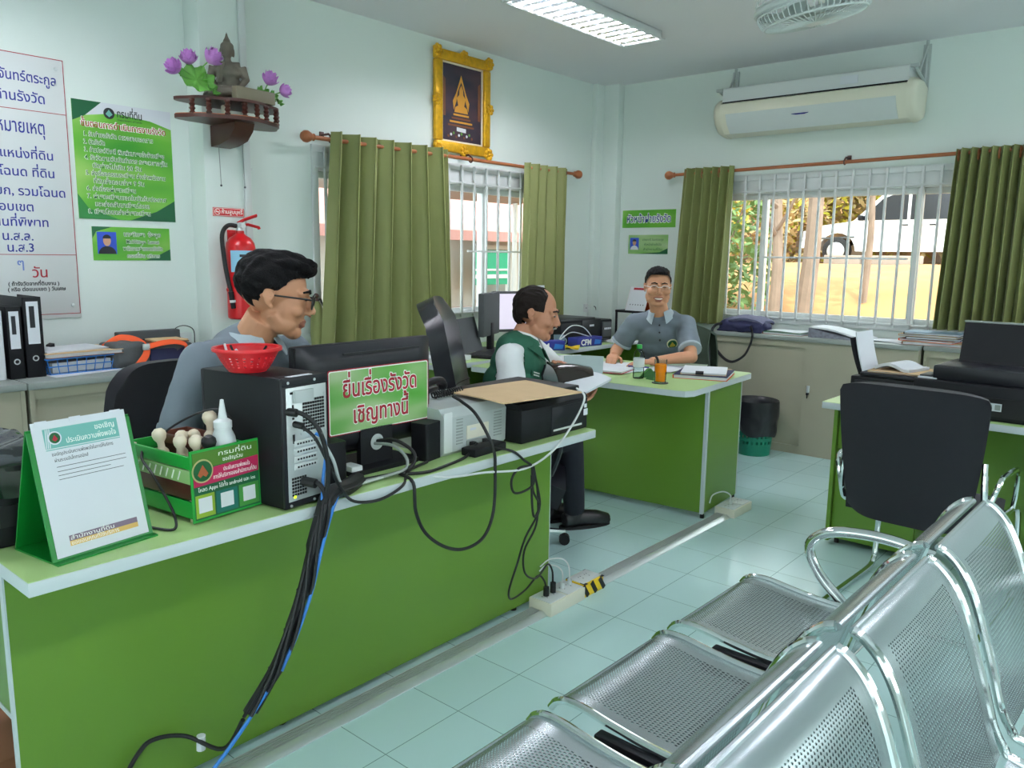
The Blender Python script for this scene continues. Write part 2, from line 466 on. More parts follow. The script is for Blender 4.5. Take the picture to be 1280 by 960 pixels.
def window(name, ax, pos, a0, a1, z0, z1, panes, bars, inward, rails, midrail=None, sash_z=None):
    """aluminium sliding window with a fixed grille of bars on the room side"""
    w = bpy.data.objects.new(name, None); COL.objects.link(w); w['kind'] = 'structure'
    def B(b, p, q, d0, d1, za, zb, bev=.002):
        if ax == 'y': b.bx(pos+inward*d0, pos+inward*d1, p, q, za, zb, bev)
        else: b.bx(p, q, pos+inward*d0, pos+inward*d1, za, zb, bev)
    f = MB(); t = .045
    B(f, a0, a1, -.11, .015, z0, z0+t); B(f, a0, a1, -.11, .015, z1-t, z1); B(f, a0, a0+t, -.11, .015, z0+t, z1-t); B(f, a1-t, a1, -.11, .015, z0+t, z1-t)
    tz = z1-.15
    B(f, a0, a1, -.10, .0, tz, z1-t)                       # closed transom band at the head
    f.build('frame', M['white'], w)
    for (p, q, off) in panes:
        s = MB(); k = .042
        B(s, p, p+k, -.09+off, -.06+off, z0+t, tz); B(s, q-k, q, -.09+off, -.06+off, z0+t, tz)
        B(s, p+k, q-k, -.089+off, -.061+off, z0+t, z0+t+k); B(s, p+k, q-k, -.089+off, -.061+off, tz-k, tz)
        so = s.build('sash', M['white'], w)
        g = MB(); B(g, p+k, q-k, -.078+off, -.073+off, z0+t+k, tz-k, 0); g.build('pane', M['glass'], so)
    gr = MB()
    for p in bars: B(gr, p-.0085, p+.0085, .016, .032, z0+.02, z1-.01)
    for z in rails: B(gr, a0+.02, a1-.02, .016, .032, z-.007, z+.007)
    if midrail: B(gr, midrail[0], midrail[1], .017, .031, midrail[2]-.007, midrail[2]+.007)
    gr.build('grille', M['white'], w)
    return w
window('window_1', 'y', XA, WA[0], WA[1], WA[2], WA[3], [(3.07, 3.9, 0), (3.86, 4.66, .032), (4.62, 5.36, 0)],
       [3.12+.135*i for i in range(17)], 1, [1.0, 1.955], (4.4, 5.1, 1.46))
window('window_2', 'x', YB, WB[0], WB[1], WB[2], WB[3], [(-3.12, -2.68, 0), (-2.72, -1.54, .032), (-1.60, -1.14, 0)],
       [-3.08+.118*i for i in range(17)], -1, [.975, 1.955], (-2.66, -1.6, 1.445))
# unseen openings letting daylight in: right windows inferred, front window and door added
for nm, ax, pos, a0, a1, z0, z1, inn in (('window_3', 'y', XR, -.2, 2.6, .95, 2.2, -1), ('window_4', 'y', XR, 3.4, 5.4, .95, 2.2, -1), ('added_window_5', 'x', YF, -3.2, -1.0, .95, 2.2, 1)):
    n = 3; w_ = (a1-a0-.09)/n
    window(nm, ax, pos, a0, a1, z0, z1, [(a0+.045+i*w_, a0+.045+(i+1)*w_, .03*(i % 2)) for i in range(n)], [], inn, [])
d = bpy.data.objects.new('added_door_1', None); COL.objects.link(d); d['kind'] = 'structure'  # glazed door added in the unseen front wall as a daylight opening
fr = MB()
for x in (-.37, .68, .72, 1.77): fr.box((x, YF-.05, 1.15), (.06, .06, 2.3), .003)
for z in (.04, 1.0, 2.26): fr.box((.7, YF-.05, z), (2.2, .06, .08), .003)
fr.build('frame', M['alu'], d); MB().bx(-.36, 1.76, YF-.053, YF-.047, .08, 2.24).build('pane', M['glass'], d)
MB().tube([(.60, YF+.0, .9), (.60, YF+.04, .92), (.60, YF+.04, 1.2), (.60, YF, 1.22)], .01).build('handle', M['chrome'], d)

# electrical conduit and trunking on the pier
c = thing('conduit_pipe', 'white plastic conduit pipe running up the wall beside the statue shelf', 'pipe', (0, 0, 0))
MB().tube([(-4.21, 2.585, 1.0), (-4.21, 2.585, ZC-.001)], .012).build('pipe', M['whitep'], c)
cl = MB()
for z in (1.3, 1.9, 2.45): cl.box((-4.215, 2.585, z), (.03, .05, .015), .003)
cl.build('clip', M['whitep'], c)
t = MB().bx(-4.08, -4.062, 2.475, 2.515, .9, ZC-.001, .003).build('cable_trunking', M['whitep']); tag(t, 'flat white cable trunking on the right edge of the wall pier', 'trunking')

# floor cable trunking (aluminium), with its ribs
tr = MB(); prof = [(-1.932, 0), (-1.932, .012)]
for i in range(5):
    x = -1.928+i*.009; prof += [(x, .016), (x+.004, .016), (x+.0045, .007), (x+.0085, .007)]
prof += [(-1.88, .016), (-1.868, .016), (-1.848, .004), (-1.848, 0)]
mt = Matrix(((1, 0, 0, 0), (0, 0, 1, 0), (0, 1, 0, 0), (0, 0, 0, 1)))
tr.prism(prof, -.6, 4.06, mtx=mt)
for y in (.9, 1.75, 2.32, 3.2, 3.95): tr.cyl((-1.874, y, .015), (-1.874, y, .0175), .005, seg=10)
tag(tr.build('floor_trunking', M['alu']), 'ribbed aluminium cable trunking running along the floor past the green desk', 'trunking')

# ------------------------------------------------------------------ ceiling lamps and fan
def ceiling_lamp(x, y, lab, first=[None]):
    t = thing('ceiling_lamp', lab, 'ceiling light', (x, y, ZC), 0, 'fluorescent ceiling lamps')
    w, l, h = .15, .62, .055
    b = MB(); b.bx(-w, w, -l, l, -.006, -.001)
    for sx in (-1, 1): b.bx(sx*w-.008*sx, sx*w, -l, l, -h, -.001, .002); b.bx(-w, w, sx*l-.008*sx, sx*l, -h, -.001, .002)
    b.bx(-w-.018, -w, -l-.018, l+.018, -h-.004, -h+.006, .002); b.bx(w, w+.018, -l-.018, l+.018, -h-.004, -h+.006, .002)
    b.bx(-w, w, -l-.018, -l, -h-.004, -h+.006, .002); b.bx(-w, w, l, l+.018, -h-.004, -h+.006, .002)
    b.build('housing', M['white'], t)
    for sx in (-.072, .072): MB().cyl((sx, -l+.03, -.026), (sx, l-.03, -.026), .013, seg=12).build('fluorescent_tube', M['tube'], t)
    lo = MB()
    for i in range(13):
        yy = -l+.05+i*(2*l-.1)/12
        for s2 in (-1, 1): lo.prism([(yy-.012, -.040), (yy+.012, -.040), (yy+.003, -h), (yy-.003, -h)], s2*.072-.066, s2*.072+.066, mtx=Matrix(((0, 0, 1, 0), (1, 0, 0, 0), (0, 1, 0, 0), (0, 0, 0, 1))))
    lo.bx(-.004, .004, -l+.01, l-.01, -h, -.012)
    lo.build('louver', M['mirror'], t)
ceiling_lamp(-3.06, 4.28, 'recessed twin tube fluorescent ceiling lamp with mirror louver near the fan')
for x, y in ((-3.06, .9), (.3, 4.28), (.3, .9)): ceiling_lamp(x, y, 'twin tube fluorescent ceiling lamp elsewhere in the office, outside the photograph')

fan = thing('ceiling_fan', 'white caged orbit fan hanging from the ceiling', 'fan', (-1.50, 3.86, 2.60), 0, rot=(math.radians(9), math.radians(-7), 0))
cg = MB(); Rf = .25
for z, r, k in ((.02, Rf, .0055), (-.02, Rf, .0055), (-.07, Rf*.90, .006), (-.085, Rf*.62, .003), (-.09, Rf*.25, .003), (.08, Rf*.8, .003), (.10, Rf*.35, .003)):
    cg.tube([(r*math.cos(a*2*PI/48), r*math.sin(a*2*PI/48), z) for a in range(48)], k, 6, closed=True)
for i in range(56):
    a = 2*PI*i/56; ca, sa = math.cos(a), math.sin(a)
    cg.tube([(r*ca, r*sa, z) for r, z in ((Rf, .0), (Rf*1.0, -.035), (Rf*.96, -.06), (Rf*.88, -.074), (Rf*.6, -.087), (Rf*.2, -.091))], .0027, 5)
    if i % 2 == 0: cg.tube([(r*ca, r*sa, z) for r, z in ((Rf, .0), (Rf, .05), (Rf*.9, .075), (Rf*.5, .095), (Rf*.2, .102))], .0027, 5)
cg.build('cage', M['whitep'], fan)
MB().tube([(Rf*1.012*math.cos(a*2*PI/48), Rf*1.012*math.sin(a*2*PI/48), 0) for a in range(48)], .014, 8, closed=True).build('rim', M['whitep'], fan)
MB().lathe([(.0, -.095), (.05, -.094), (.055, -.088), (.055, -.07), (0, -.07)]).build('hub_cap', M['whitep'], fan)
MB().lathe([(.0, .02), (.05, .03), (.06, .06), (.06, .15), (.04, .19), (0, .19)]).build('motor', M['whitep'], fan)
for i in range(3):
    a = 2*PI*i/3
    def bl(u, v, a=a):
        r = .05+.165*u; w = (v-.5)*(.7+.25*u); ang = a+w+.4*u
        return (r*math.cos(ang), r*math.sin(ang), -.02+(v-.5)*.06)
    MB().sheet(bl, 8, 6, .003).build('blade', M['greyplast'], fan)
MB().tube([(0, 0, .18), (-.02, -.02, .26), (-.03, -.04, .325)], .018).build('stem', M['whitep'], fan)
MB().lathe([(0, 0), (.075, 0), (.07, .025), (.03, .035), (0, .035)], (-.035, -.05, .29)).build('ceiling_rose', M['whitep'], fan)
MB().box((.10, -.251, -.005), (.04, .008, .014), .002, rot=(0, 0, .4)).build('clip', M['black'], fan)

# ------------------------------------------------------------------ air conditioner
ac = thing('air_conditioner', 'long cream ceiling-hung air conditioner unit above the window', 'air conditioner', (-2.29, YB, 2.54))
L2 = .665
mx = Matrix(((0, 0, 1, 0), (-1, 0, 0, 0), (0, 1, 0, 0), (0, 0, 0, 1)))   # (d, z) profile -> y = -d, extruded along x
up_ = [(.03, .16), (.27, .18), (.28, .17), (.285, .075), (.03, .07)]
lo_ = [(.03, .066), (.285, .066), (.315, .055), (.325, .02), (.32, -.03), (.29, -.09), (.22, -.155), (.10, -.17), (.03, -.14)]
MB().prism(up_, -L2, L2, mtx=mx).build('casing', M['white'], ac)
MB().prism(lo_, -L2, L2, mtx=mx).build('front_grille', M['cream'], ac)
MB().prism([(.05, .0745), (.292, .0745), (.292, .0665), (.05, .0665)], -L2+.005, L2-.005, mtx=mx).build('air_slot', M['black'], ac)
MB().prism([(.3235, -.022), (.3265, -.022), (.298, -.088), (.227, -.157), (.222, -.157), (.29, -.088)], -L2+.05, L2-.06, mtx=mx).build('louver_flap', M['whitep'], ac)
ecp = [(.0, .07), (.10, .10), (.25, .10), (.30, .07), (.325, .02), (.32, -.03), (.29, -.09), (.22, -.155), (.10, -.175), (.03, -.15)]
for s2 in (-1, 1):
    e = MB(); n = len(ecp); cx, cz = .17, -.03
    rings = [(L2, 1.0), (L2+.03, .98), (L2+.055, .9), (L2+.065, .72)]
    vs = [mx @ Vector((cx+(p[0]-cx)*k, cz+(p[1]-cz)*k, s2*x)) for x, k in rings for p in ecp]
    fs = [(r*n+i, r*n+(i+1) % n, (r+1)*n+(i+1) % n, (r+1)*n+i) for r in range(3) for i in range(n)]+[tuple(3*n+i for i in range(n)), tuple(range(n))]
    e.add(vs, fs); e.build('end_cap', M['cream'], ac, 50)
MB().box((.28, -.289, .125), (.12, .003, .055)).build('rating_label', M['paperg'], ac)
MB().prism([(-.07, 0), (-.03, .012), (.03, .014), (.07, .004), (.03, -.012), (-.03, -.012)], 0, .004, mtx=Matrix.Translation((.0-.04, -.305, -.068)) @ Euler((PI/2-.75, 0, 0)).to_matrix().to_4x4()).build('badge', M['textnavy'], ac)
for s2 in (-1, 1):
    b = MB(); x = s2*(L2+.03)
    b.tube([(x, -.012, .375), (x, -.012, .06)], .012, 6).tube([(x, -.27, .16), (x, -.012, .10)], .012, 6).tube([(x, -.16, .14), (x, -.012, .34)], .009, 6)
    b.box((x, -.006, .2), (.05, .012, .3)).box((x, -.27, .168), (.05, .03, .02))
    b.build('bracket', M['greyplast'], ac)

# ------------------------------------------------------------------ curtains and rods
def rod(name, lab, pts, m=M['wood']):
    t = thing(name, lab, 'curtain rod', pts[0], 0, 'wooden curtain rods')
    p = [Vector(q)-Vector(pts[0]) for q in pts]; d = (p[1]-p[0]).normalized()
    MB().cyl(p[0], p[1], .013, seg=14).build('pole', m, t)
    ax = d.to_track_quat('Z', 'Y').to_euler()
    for e, s2 in ((p[0], -1), (p[1], 1)):
        f = MB(); rr = d.to_track_quat('Z', 'Y').to_matrix(); ff = [(.014, 0), (.022, .006), (.016, .014), (.026, .03), (.036, .052), (.034, .072), (.022, .088), (.008, .092), (0, .0925)]
        vs_m = MB(); vs_m.lathe(ff, seg=18)
        for v in vs_m.V: pass
        f.add([e+rr @ Vector((v[0], v[1], v[2]*s2)) for v in vs_m.V], vs_m.F); f.build('finial', m, t)
    return t, d
rA, _ = rod('curtain_rod', 'wooden curtain rod on the left wall below the gold framed picture', [(-4.13, 2.99, 2.115), (-4.13, 5.62, 2.12)])
rB, _ = rod('curtain_rod', 'wooden curtain rod across the window under the air conditioner', [(-3.44, 6.10, 2.115), (-.72, 6.10, 2.15)])
for t, q in ((rA, [(0, .12), (0, 1.36), (0, 2.5)]), (rB, [(.12, 0), (1.38, 0), (2.55, 0)])):
    for (x, y) in q:
        b = MB(); z = .035*(x/2.7)
        if t is rA: b.tube([(x-.1, y, z+.035), (x-.02, y, z+.035), (x, y, z+.02)], .007, 6).tube(arc((x, y, z), .018, 0, 2*PI, 14, 'xz'), .005, 6).box((x-.092, y, z+.03), (.012, .03, .05), .003)
        else: b.tube([(x, y+.1, z+.035), (x, y+.02, z+.035), (x, y, z+.02)], .007, 6).tube(arc((x, y, z), .018, 0, 2*PI, 14, 'yz'), .005, 6).box((x, y+.092, z+.03), (.03, .012, .05), .003)
        b.build('bracket', M['darkwood'], t)

def curtain(lab, ax, pos, a0, a1, b0, b1, zt, zb, n, amp, seed, group='olive green curtains'):
    """eyelet curtain: width a0..a1 at the top, b0..b1 at the hem, n folds"""
    rnd = random.Random(seed); ph = [rnd.uniform(-.5, .5) for _ in range(40)]; am = [rnd.uniform(.7, 1.2) for _ in range(40)]
    t = thing('curtain', lab, 'curtain', ((pos, (a0+a1)/2, zb) if ax == 'y' else ((a0+a1)/2, pos, zb)), 0, group)
    c0 = (a0+a1)/2; H_ = zt-zb
    def f(u, v):
        k = u*n; i = int(min(k, n-1)); w = math.sin(2*PI*k+ph[i % 40]*.5*(1-v)*math.sin(PI*(k-i)))
        sh = (1-v)*.3*math.sin(u*7+seed)*(a1-a0)/n*.3
        p = (a0+(a1-a0)*u)*v+(b0+(b1-b0)*u)*(1-v)-c0+sh*math.sin(PI*u)
        d = amp*am[i % 40]*w*(.75+.25*(1-v)) + .012*math.sin(9*u+seed)*(1-v)
        p += .25*(a1-a0)/n*math.sin(4*PI*k)*.5
        z = H_*v
        return (d, p, z) if ax == 'y' else (p, d, z)
    MB().sheet(f, n*18, 26, .003).build('cloth', M['curtain'], t, 60)
    for i in range(n):
        for q in (.25, .75):
            u = (i+q)/n; x, y, z = f(u, 1); r = MB()
            kk = .035
            r.tube([(0, kk*math.cos(a*2*PI/16)*0, 0) for a in range(0)] or [((kk*.6*math.cos(a*2*PI/16), y, H_-.045+kk*math.sin(a*2*PI/16)) if ax == 'y' else (x, kk*.6*math.cos(a*2*PI/16), H_-.045+kk*math.sin(a*2*PI/16))) for a in range(16)], .004, 5, closed=True)
            if i % 2 == 0 and q == .25: r.build('eyelet', M['wood'], t)
    return t
curtain('wide olive curtain drawn across most of the left wall window', 'y', -4.115, 3.10, 4.10, 2.98, 4.15, 2.16, .84, 7, .07, 1)
curtain('narrow olive curtain at the far end of the left wall window', 'y', -4.115, 4.94, 5.50, 4.90, 5.49, 2.15, .84, 5, .055, 2)
curtain('olive curtain at the left of the truck window, beside the smiling man', 'x', 6.075, -3.34, -2.90, -3.41, -2.93, 2.155, .90, 6, .075, 3)
curtain('olive curtain at the right of the truck window, behind the printers', 'x', 6.075, -1.33, -.80, -1.37, -.80, 2.17, .97, 9, .075, 4)
# ================================================================== FURNITURE
def apanel(b, x0, x1, y0, y1, z0, z1): b.bx(x0, x1, y0, y1, z0, z1)

# ---- long service desk on the left
t = thing('service_desk', 'long lime green service desk with white edges at the left, piled with equipment', 'desk', (-2.05, 1.55, 0))
T0 = Vector((-2.05, 1.55, 0))
def L(b, x0, x1, y0, y1, z0, z1, bev=0, mi=0): b.bx(x0-T0.x, x1-T0.x, y0-T0.y, y1-T0.y, z0, z1, bev, mi)
b = MB(); L(b, -2.345, -1.745, .535, 2.56, .727, .758, .002)
top = b.build('worktop_edge', M['edge'], t)
b = MB(); L(b, -2.3435, -1.7465, .5365, 2.5585, .7582, .7600); b.build('worktop', M['desktop'], t)
b = MB(); L(b, -1.972, -1.952, .552, 2.540, .03, .727); b.build('front_panel', M['desk'], t)
b = MB(); L(b, -1.9725, -1.9515, .5475, .552, .03, .727); L(b, -1.9725, -1.9515, 2.54, 2.5445, .03, .727); b.build('panel_edge', M['edge'], t)
for y in (.80, 2.36):
    b = MB(); L(b, -2.32, -1.975, y-.01, y+.01, .03, .727); b.build('side_panel', M['desk'], t)
    b = MB(); L(b, -2.3245, -2.32, y-.01, y+.01, .03, .727); b.build('panel_edge', M['edge'], t)
b = MB(); L(b, -2.31, -2.0, .60, .79, .26, .727); dr = b.build('drawer', M['desk'], t)
b = MB(); L(b, -2.313, -2.31, .60, .79, .26, .727); L(b, -2.31, -2.0, .598, .60, .26, .275); b.build('drawer_edge', M['edge'], dr)
b = MB()
for x in (-2.3, -1.99):
    for y in (.80, 2.36): b.cyl((x-T0.x, y-T0.y, 0), (x-T0.x, y-T0.y, .03), .014, seg=10)
for y in (.58, 2.51): b.cyl((-1.962-T0.x, y-T0.y, 0), (-1.962-T0.x, y-T0.y, .03), .009, seg=10)
b.build('foot', M['rubber'], t)
o = MB().bx(-.16, .12, -.10, .10, 0, .19, .004).build('storage_box', M['brown']); o.location = (-2.22, .62, 0); tag(o, 'brown cardboard box on the floor under the left end of the service desk', 'box')
o = MB().sheet(lambda u, v: (-.06+.12*u, -.09+.18*v, .012+.01*math.sin(5*u)*math.sin(4*v)), 8, 8, .02).build('red_bag', M['redpl']); o.location = (-2.13, .49, .008); tag(o, 'red folded bag lying on the floor at the left end of the service desk', 'bag')

# ---- centre desk
CD = (-1.909, 3.629, 0); CA = math.radians(4)
t = thing('office_desk', 'lime green office desk of the smiling man, with the juice glass on it', 'desk', CD, CA)
cpoly = rrect(-1.45, 0, 0, .90, .03, 4)
cpoly = [p for p in cpoly if not (p[0] > -.2 and p[1] < .2)]
cpoly += [(-.075, 0), (-.03, .012), (0, .06)]
MB().prism(cpoly, .727, .758).build('worktop_edge', M['edge'], t)
MB().prism([(-.725+(p[0]+.725)*.997, .45+(p[1]-.45)*.996) for p in cpoly], .7582, .7600).build('worktop', M['desktop'], t)
MB().bx(-1.41, -.04, .305, .323, .035, .727).build('front_panel', M['desk'], t)
MB().bx(-.040, -.022, .300, .323, .03, .727).bx(-.046, -.026, .80, .808, .03, .727).build('panel_edge', M['edge'], t)
MB().bx(-.046, -.028, .323, .80, .03, .727).bx(-1.43, -1.412, .30, .80, .03, .727).build('side_panel', M['desk'], t)
b = MB()
for x in (-.036, -1.42):
    for y in (.33, .78): b.cyl((x, y, 0), (x, y, .03), .012, seg=10)
b.build('foot', M['rubber'], t)

# ---- computer desk along the left wall
t = thing('computer_desk', 'desk against the left wall carrying the black printer and monitors', 'desk', (-3.8, 4.75, 0))
MB().bx(-.42, .34, -1.35, .98, .727, .758, .002).build('worktop_edge', M['edge'], t)
MB().bx(-.419, .339, -1.349, .979, .7582, .76).build('worktop', M['desktop'], t)
for y in (-1.3, -.1, .95): MB().bx(-.36, .33, y-.009, y+.009, .0, .727).build('side_panel', M['desk'], t)
MB().bx(-.36, -.345, -1.29, .94, .2, .727).build('back_panel', M['desk'], t)

# ---- right desk, seen from the drawer side
RA = math.radians(-1.5)
t = thing('office_desk', 'lime green office desk at the right with two black printers on it', 'desk', (-.62, 3.80, 0), RA)
MB().bx(-.70, .95, .03, .75, .727, .758, .002).build('worktop_edge', M['edge'], t)
MB().bx(-.699, .949, .031, .749, .7582, .76).build('worktop', M['desktop'], t)
MB().bx(-.68, .93, .70, .716, .1, .727).build('back_panel', M['desk'], t)
for x in (-.69, .93): MB().bx(x-.009, x+.009, .20, .72, .02, .727).build('side_panel', M['desk'], t)
def ped(x0, x1):
    MB().bx(x0, x1, .235, .70, .03, .727).build('pedestal', M['desk'], t)
    for z0, z1 in ((.50, .722), (.04, .494)):
        d_ = MB().bx(x0+.003, x1-.003, .217, .2345, z0, z1, .001).build('drawer', M['desk'], t)
        hz = z1-.11 if z1 > .6 else z1-.08
        hb = MB(); xm = (x0+x1)/2
        if z1 > .6:
            hb.tube([(xm-.05, .217, hz), (xm-.05, .195, hz), (xm+.05, .195, hz), (xm+.05, .217, hz)], .006, 8); hb.box((xm, .2165, hz), (.13, .003, .022), .001)
            hb.build('handle', M['chrome'], d_)
ped(-.68, -.29); ped(.22, .60)
MB().bx(-.29, .22, .42, .438, .1, .727).build('modesty_panel', M['desk'], t)
b = MB()
for x in (-.66, -.31, .24, .58): b.cyl((x, .26, 0), (x, .26, .03), .012, seg=10).cyl((x, .66, 0), (x, .66, .03), .012, seg=10)
b.build('foot', M['rubber'], t)

# ---- low steel cabinets
def cabinet(lab, org, rz, w, d, h=.87, lock=True, split=.5, frontlip=True):
    """front faces local -y; origin at the front left floor corner"""
    t = thing('sliding_door_cabinet', lab, 'cabinet', org, rz, 'low steel cabinets')
    MB().bx(0, .018, 0, d, 0, h-.03).bx(w-.018, w, 0, d, 0, h-.03).bx(.018, w-.018, d-.015, d, 0, h-.03).bx(.018, w-.018, 0.004, d, 0, .06).bx(.018, w-.018, 0.004, d-.015, h-.075, h-.03).build('carcass', M['cab'], t)
    MB().bx(-.005, w+.005, -.012, d, h-.03, h, .003).build('cabinet_top', M['cabtop'], t)
    m = w*split
    d1 = MB().bx(.018, m+.02, .020, .034, .06, h-.075).build('door', M['cab'], t)
    d2 = MB().bx(m-.005, w-.018, .004, .019, .06, h-.075).build('door', M['cab'], t)
    if lock:
        MB().box((m+.035, .002, h*.57), (.022, .010, .05), .002).build('lock_plate', M['alu'], d2)
        MB().cyl((m+.035, .004, h*.53), (m+.035, -.012, h*.53), .009, seg=12).box((m+.035, -.010, h*.51), (.006, .004, .03)).build('key', M['black'], d2)
    return t
cabinet('beige steel sliding door cabinet under the window behind the waste bin', (-2.88, 5.79, 0), 0, 1.50, .40)
cabinet('beige steel cabinet under the right end of the window, behind the right desk', (-1.36, 5.86, 0), 0, 1.50, .33, lock=False)
cabinet('beige steel cabinet on the left wall carrying ring binders and the blue tray', (-3.74, .25, 0), PI/2, .95, .48, lock=False)
cabinet('beige steel cabinet on the left wall carrying the laptop bag', (-3.735, 1.215, 0), PI/2, .95, .48, lock=False, split=.55)

# ---- waiting benches: two back-to-back rows of perforated steel seats
def bench(s, lab, arm=True):
    """s=-1 faces -X, s=+1 faces +X; local d is the distance from the shared back plane"""
    t = thing('beam_bench', lab, 'bench', (-.384, 1.575, 0), math.radians(-1), 'steel waiting benches')
    P = lambda d, y, z: (s*(d+.012), y, z)
    back = [(.000, .822), (.022, .812), (.052, .780), (.080, .725), (.105, .650), (.130, .570), (.150, .500), (.168, .452)]
    seat = [(.180, .436), (.26, .418), (.36, .416), (.46, .424), (.54, .434), (.59, .432), (.618, .420), (.634, .400)]
    def along(pr):
        q = spline([(a, 0, c) for a, c in pr], 5); return q
    for yc in (-.525, 0, .53):
        W_ = .44
        for nm, pr in (('backrest', back), ('seat', seat)):
            q = along(pr); n = len(q)-1; ln = sum((q[i+1]-q[i]).length for i in range(n))
            def f(u, v):
                p = q[min(int(round(v*n)), n)]; y = yc+(u-.5)*W_-(.028 if nm == 'backrest' else 0)
                return P(p.x+(.004*math.sin(PI*u) if nm == 'backrest' else 0), y, p.z-(.008*math.sin(PI*u) if nm == 'seat' else 0))
            MB().sheet(f, 10, n, .0025, uv=(W_, ln)).build(nm, M['perf'], t)
        qb = along(back); qs = along(seat)
        for e in (-1, 1):
            y = yc+e*(W_/2+.004)
            path = [P(p.x-.004, y, p.z+.004) for p in qs[::-1]]+[P(p.x+.002, y-.028*min(1, i/6), p.z) for i, p in enumerate(qb[::-1])]
            MB().tube(path, .0095, 10).build('side_rail', M['chrome'], t)
        MB().cyl(P(.0, yc-W_/2-.028, .820), P(.0, yc+W_/2-.028, .820), .007, seg=10).cyl(P(.636, yc-W_/2, .398), P(.636, yc+W_/2, .398), .006, seg=8).build('edge_trim', M['steel'], t)
        MB().bx(*sorted((s*.24, s*.50)), yc-.255, yc-.225, .365, .412, .004).bx(*sorted((s*.24, s*.50)), yc+.225, yc+.255, .365, .412, .004).build('seat_bracket', M['black'], t)
    MB().bx(*sorted((s*.31, s*.39)), -.80, .80, .325, .365, .004).build('beam', M['black'], t)
    for y in (-.55, .55):
        MB().tube([P(.10, y, .02), P(.20, y, .06), P(.34, y, .30), P(.34, y, .335)], .02, 10).tube([P(.60, y, .02), P(.50, y, .06), P(.34, y, .30)], .02, 10).build('leg', M['chrome'], t)
        MB().cyl(P(.10, y, 0), P(.10, y, .022), .026, seg=14).cyl(P(.60, y, 0), P(.60, y, .022), .026, seg=14).build('foot', M['rubber'], t)
    for y in (-.785, .79):
        pts = spline([P(.09, y, .625), P(.20, y, .642), P(.30, y, .640), P(.385, y, .622), P(.432, y, .58), P(.428, y, .53), P(.39, y, .475), P(.33, y, .42), P(.27, y, .365), P(.25, y, .345)], 6)
        MB().tube(pts, .016, 12).build('armrest', M['chrome'], t)
    return t
bench(-1, 'perforated steel waiting bench facing the green service desk')
bench(1, 'perforated steel waiting bench facing right, back to back with the other bench')

# ---- visitor chair at the right desk
t = thing('visitor_chair', 'black fabric visitor chair with chrome cantilever legs, back to the camera at the right desk', 'chair', (-.775, 3.28, 0), math.radians(-3))
def bk(u, v):
    w = .262-.055*(1-v)**1.6-.012*(v > .97)
    x = (u-.5)*2*w; z = .415+.545*v
    return (x, -.02+.05*(1-v)-.035*(1-(2*u-1)**2)-.01, z+.006*math.sin(PI*u)+(.05*abs(2*u-1)**6)*(1 if v < .5 else -.3)*(abs(v-.5)*2)**4)
MB().sheet(bk, 20, 20, .05).build('backrest', M['blackfab'], t, 60)
MB().sheet(lambda u, v: ((u-.5)*.48, .03+.44*v, .455+.015*math.sin(PI*v)-.02*max(0, v-.8)*5), 14, 14, .06).build('seat', M['blackfab'], t, 60)
for s in (-1, 1):
    x = s*.262
    MB().tube(spline([(x*.95, .03, .70), (x*.98, .02, .60), (x, .04, .50), (x, .12, .44), (x, .40, .43), (x*1.02, .52, .43), (x*1.05, .56, .38), (x*1.08, .575, .10), (x*1.08, .56, .04), (x*1.08, .50, .016), (x*1.08, .2, .015), (x*1.08, -.05, .015)], 5), .0125, 10).build('frame_tube', M['chrome'], t)
    MB().tube(spline([(x, .04, .50), (x*1.12, .06, .62), (x*1.12, .14, .64), (x*1.12, .34, .63), (x*1.08, .43, .58), (x*1.05, .47, .5), (x*1.02, .48, .43)], 5), .011, 10).build('armrest', M['chrome'], t)
MB().cyl((-.283, -.05, .015), (.283, -.05, .015), .0125, seg=10).build('frame_bar', M['chrome'], t)

# ---- office chairs
def star_base(t, z=.0, r=.30, m=M['black']):
    for i in range(5):
        a = 2*PI*i/5+.3
        MB().tube([(0, 0, .10), (r*.5*math.cos(a), r*.5*math.sin(a), .085), (r*math.cos(a), r*math.sin(a), .065)], [.026, .02, .014], 8).build('base_arm', m, t)
        MB().cyl((r*math.cos(a), r*math.sin(a)-.02, .027), (r*math.cos(a), r*math.sin(a)+.02, .027), .027, seg=14).build('castor', M['rubber'], t)
    MB().cyl((0, 0, .08), (0, 0, .36), .025, seg=14).build('gas_lift', M['chrome'], t)

def office_chair(lab, loc, rz, w=.46, zt=1.0, zb=.54, m=None, seat_z=.392):
    """faces local +x"""
    m = m or M['blackfab']
    t = thing('office_chair', lab, 'chair', loc, rz); star_base(t, z=0)
    MB().sheet(lambda u, v: (-.22+.46*u, (v-.5)*w*(1-.06*u), seat_z-.02*max(0, u-.75)*4+.012*math.sin(PI*u)), 14, 12, .07).build('seat', m, t, 60)
    def f(u, v):
        k = abs(2*u-1); ww = w/2*(.90+.10*math.sin(PI*min(1, v*1.1)))*(1-.10*(v > .9)*(v-.9)*10)
        return (-.25-.06*v+.05*k*k-.03*math.sin(PI*v), (u-.5)*2*ww, zb+(zt-zb)*v-.05*k**4*v**6+.03*k**4*(1-v)**6)
    MB().sheet(f, 16, 18, .04).build('backrest', m, t, 60)
    MB().tube([(-.05, 0, .40), (-.24, 0, .40), (-.30, 0, .50), (-.30, 0, .68)], .022, 8, sx=1.6).build('back_support', M['black'], t)
    for s in (-1, 1):
        MB().tube(spline([(-.12, s*.22, .44), (-.12, s*(w/2+.05), .50), (-.10, s*(w/2+.06), .64), (.12, s*(w/2+.06), .66)], 5), .014, 8).build('armrest', M['black'], t)
    return t
office_chair('black fabric office chair behind the man in glasses', (-2.62, 1.44, 0), math.radians(6), w=.50, zt=1.025, zb=.47)

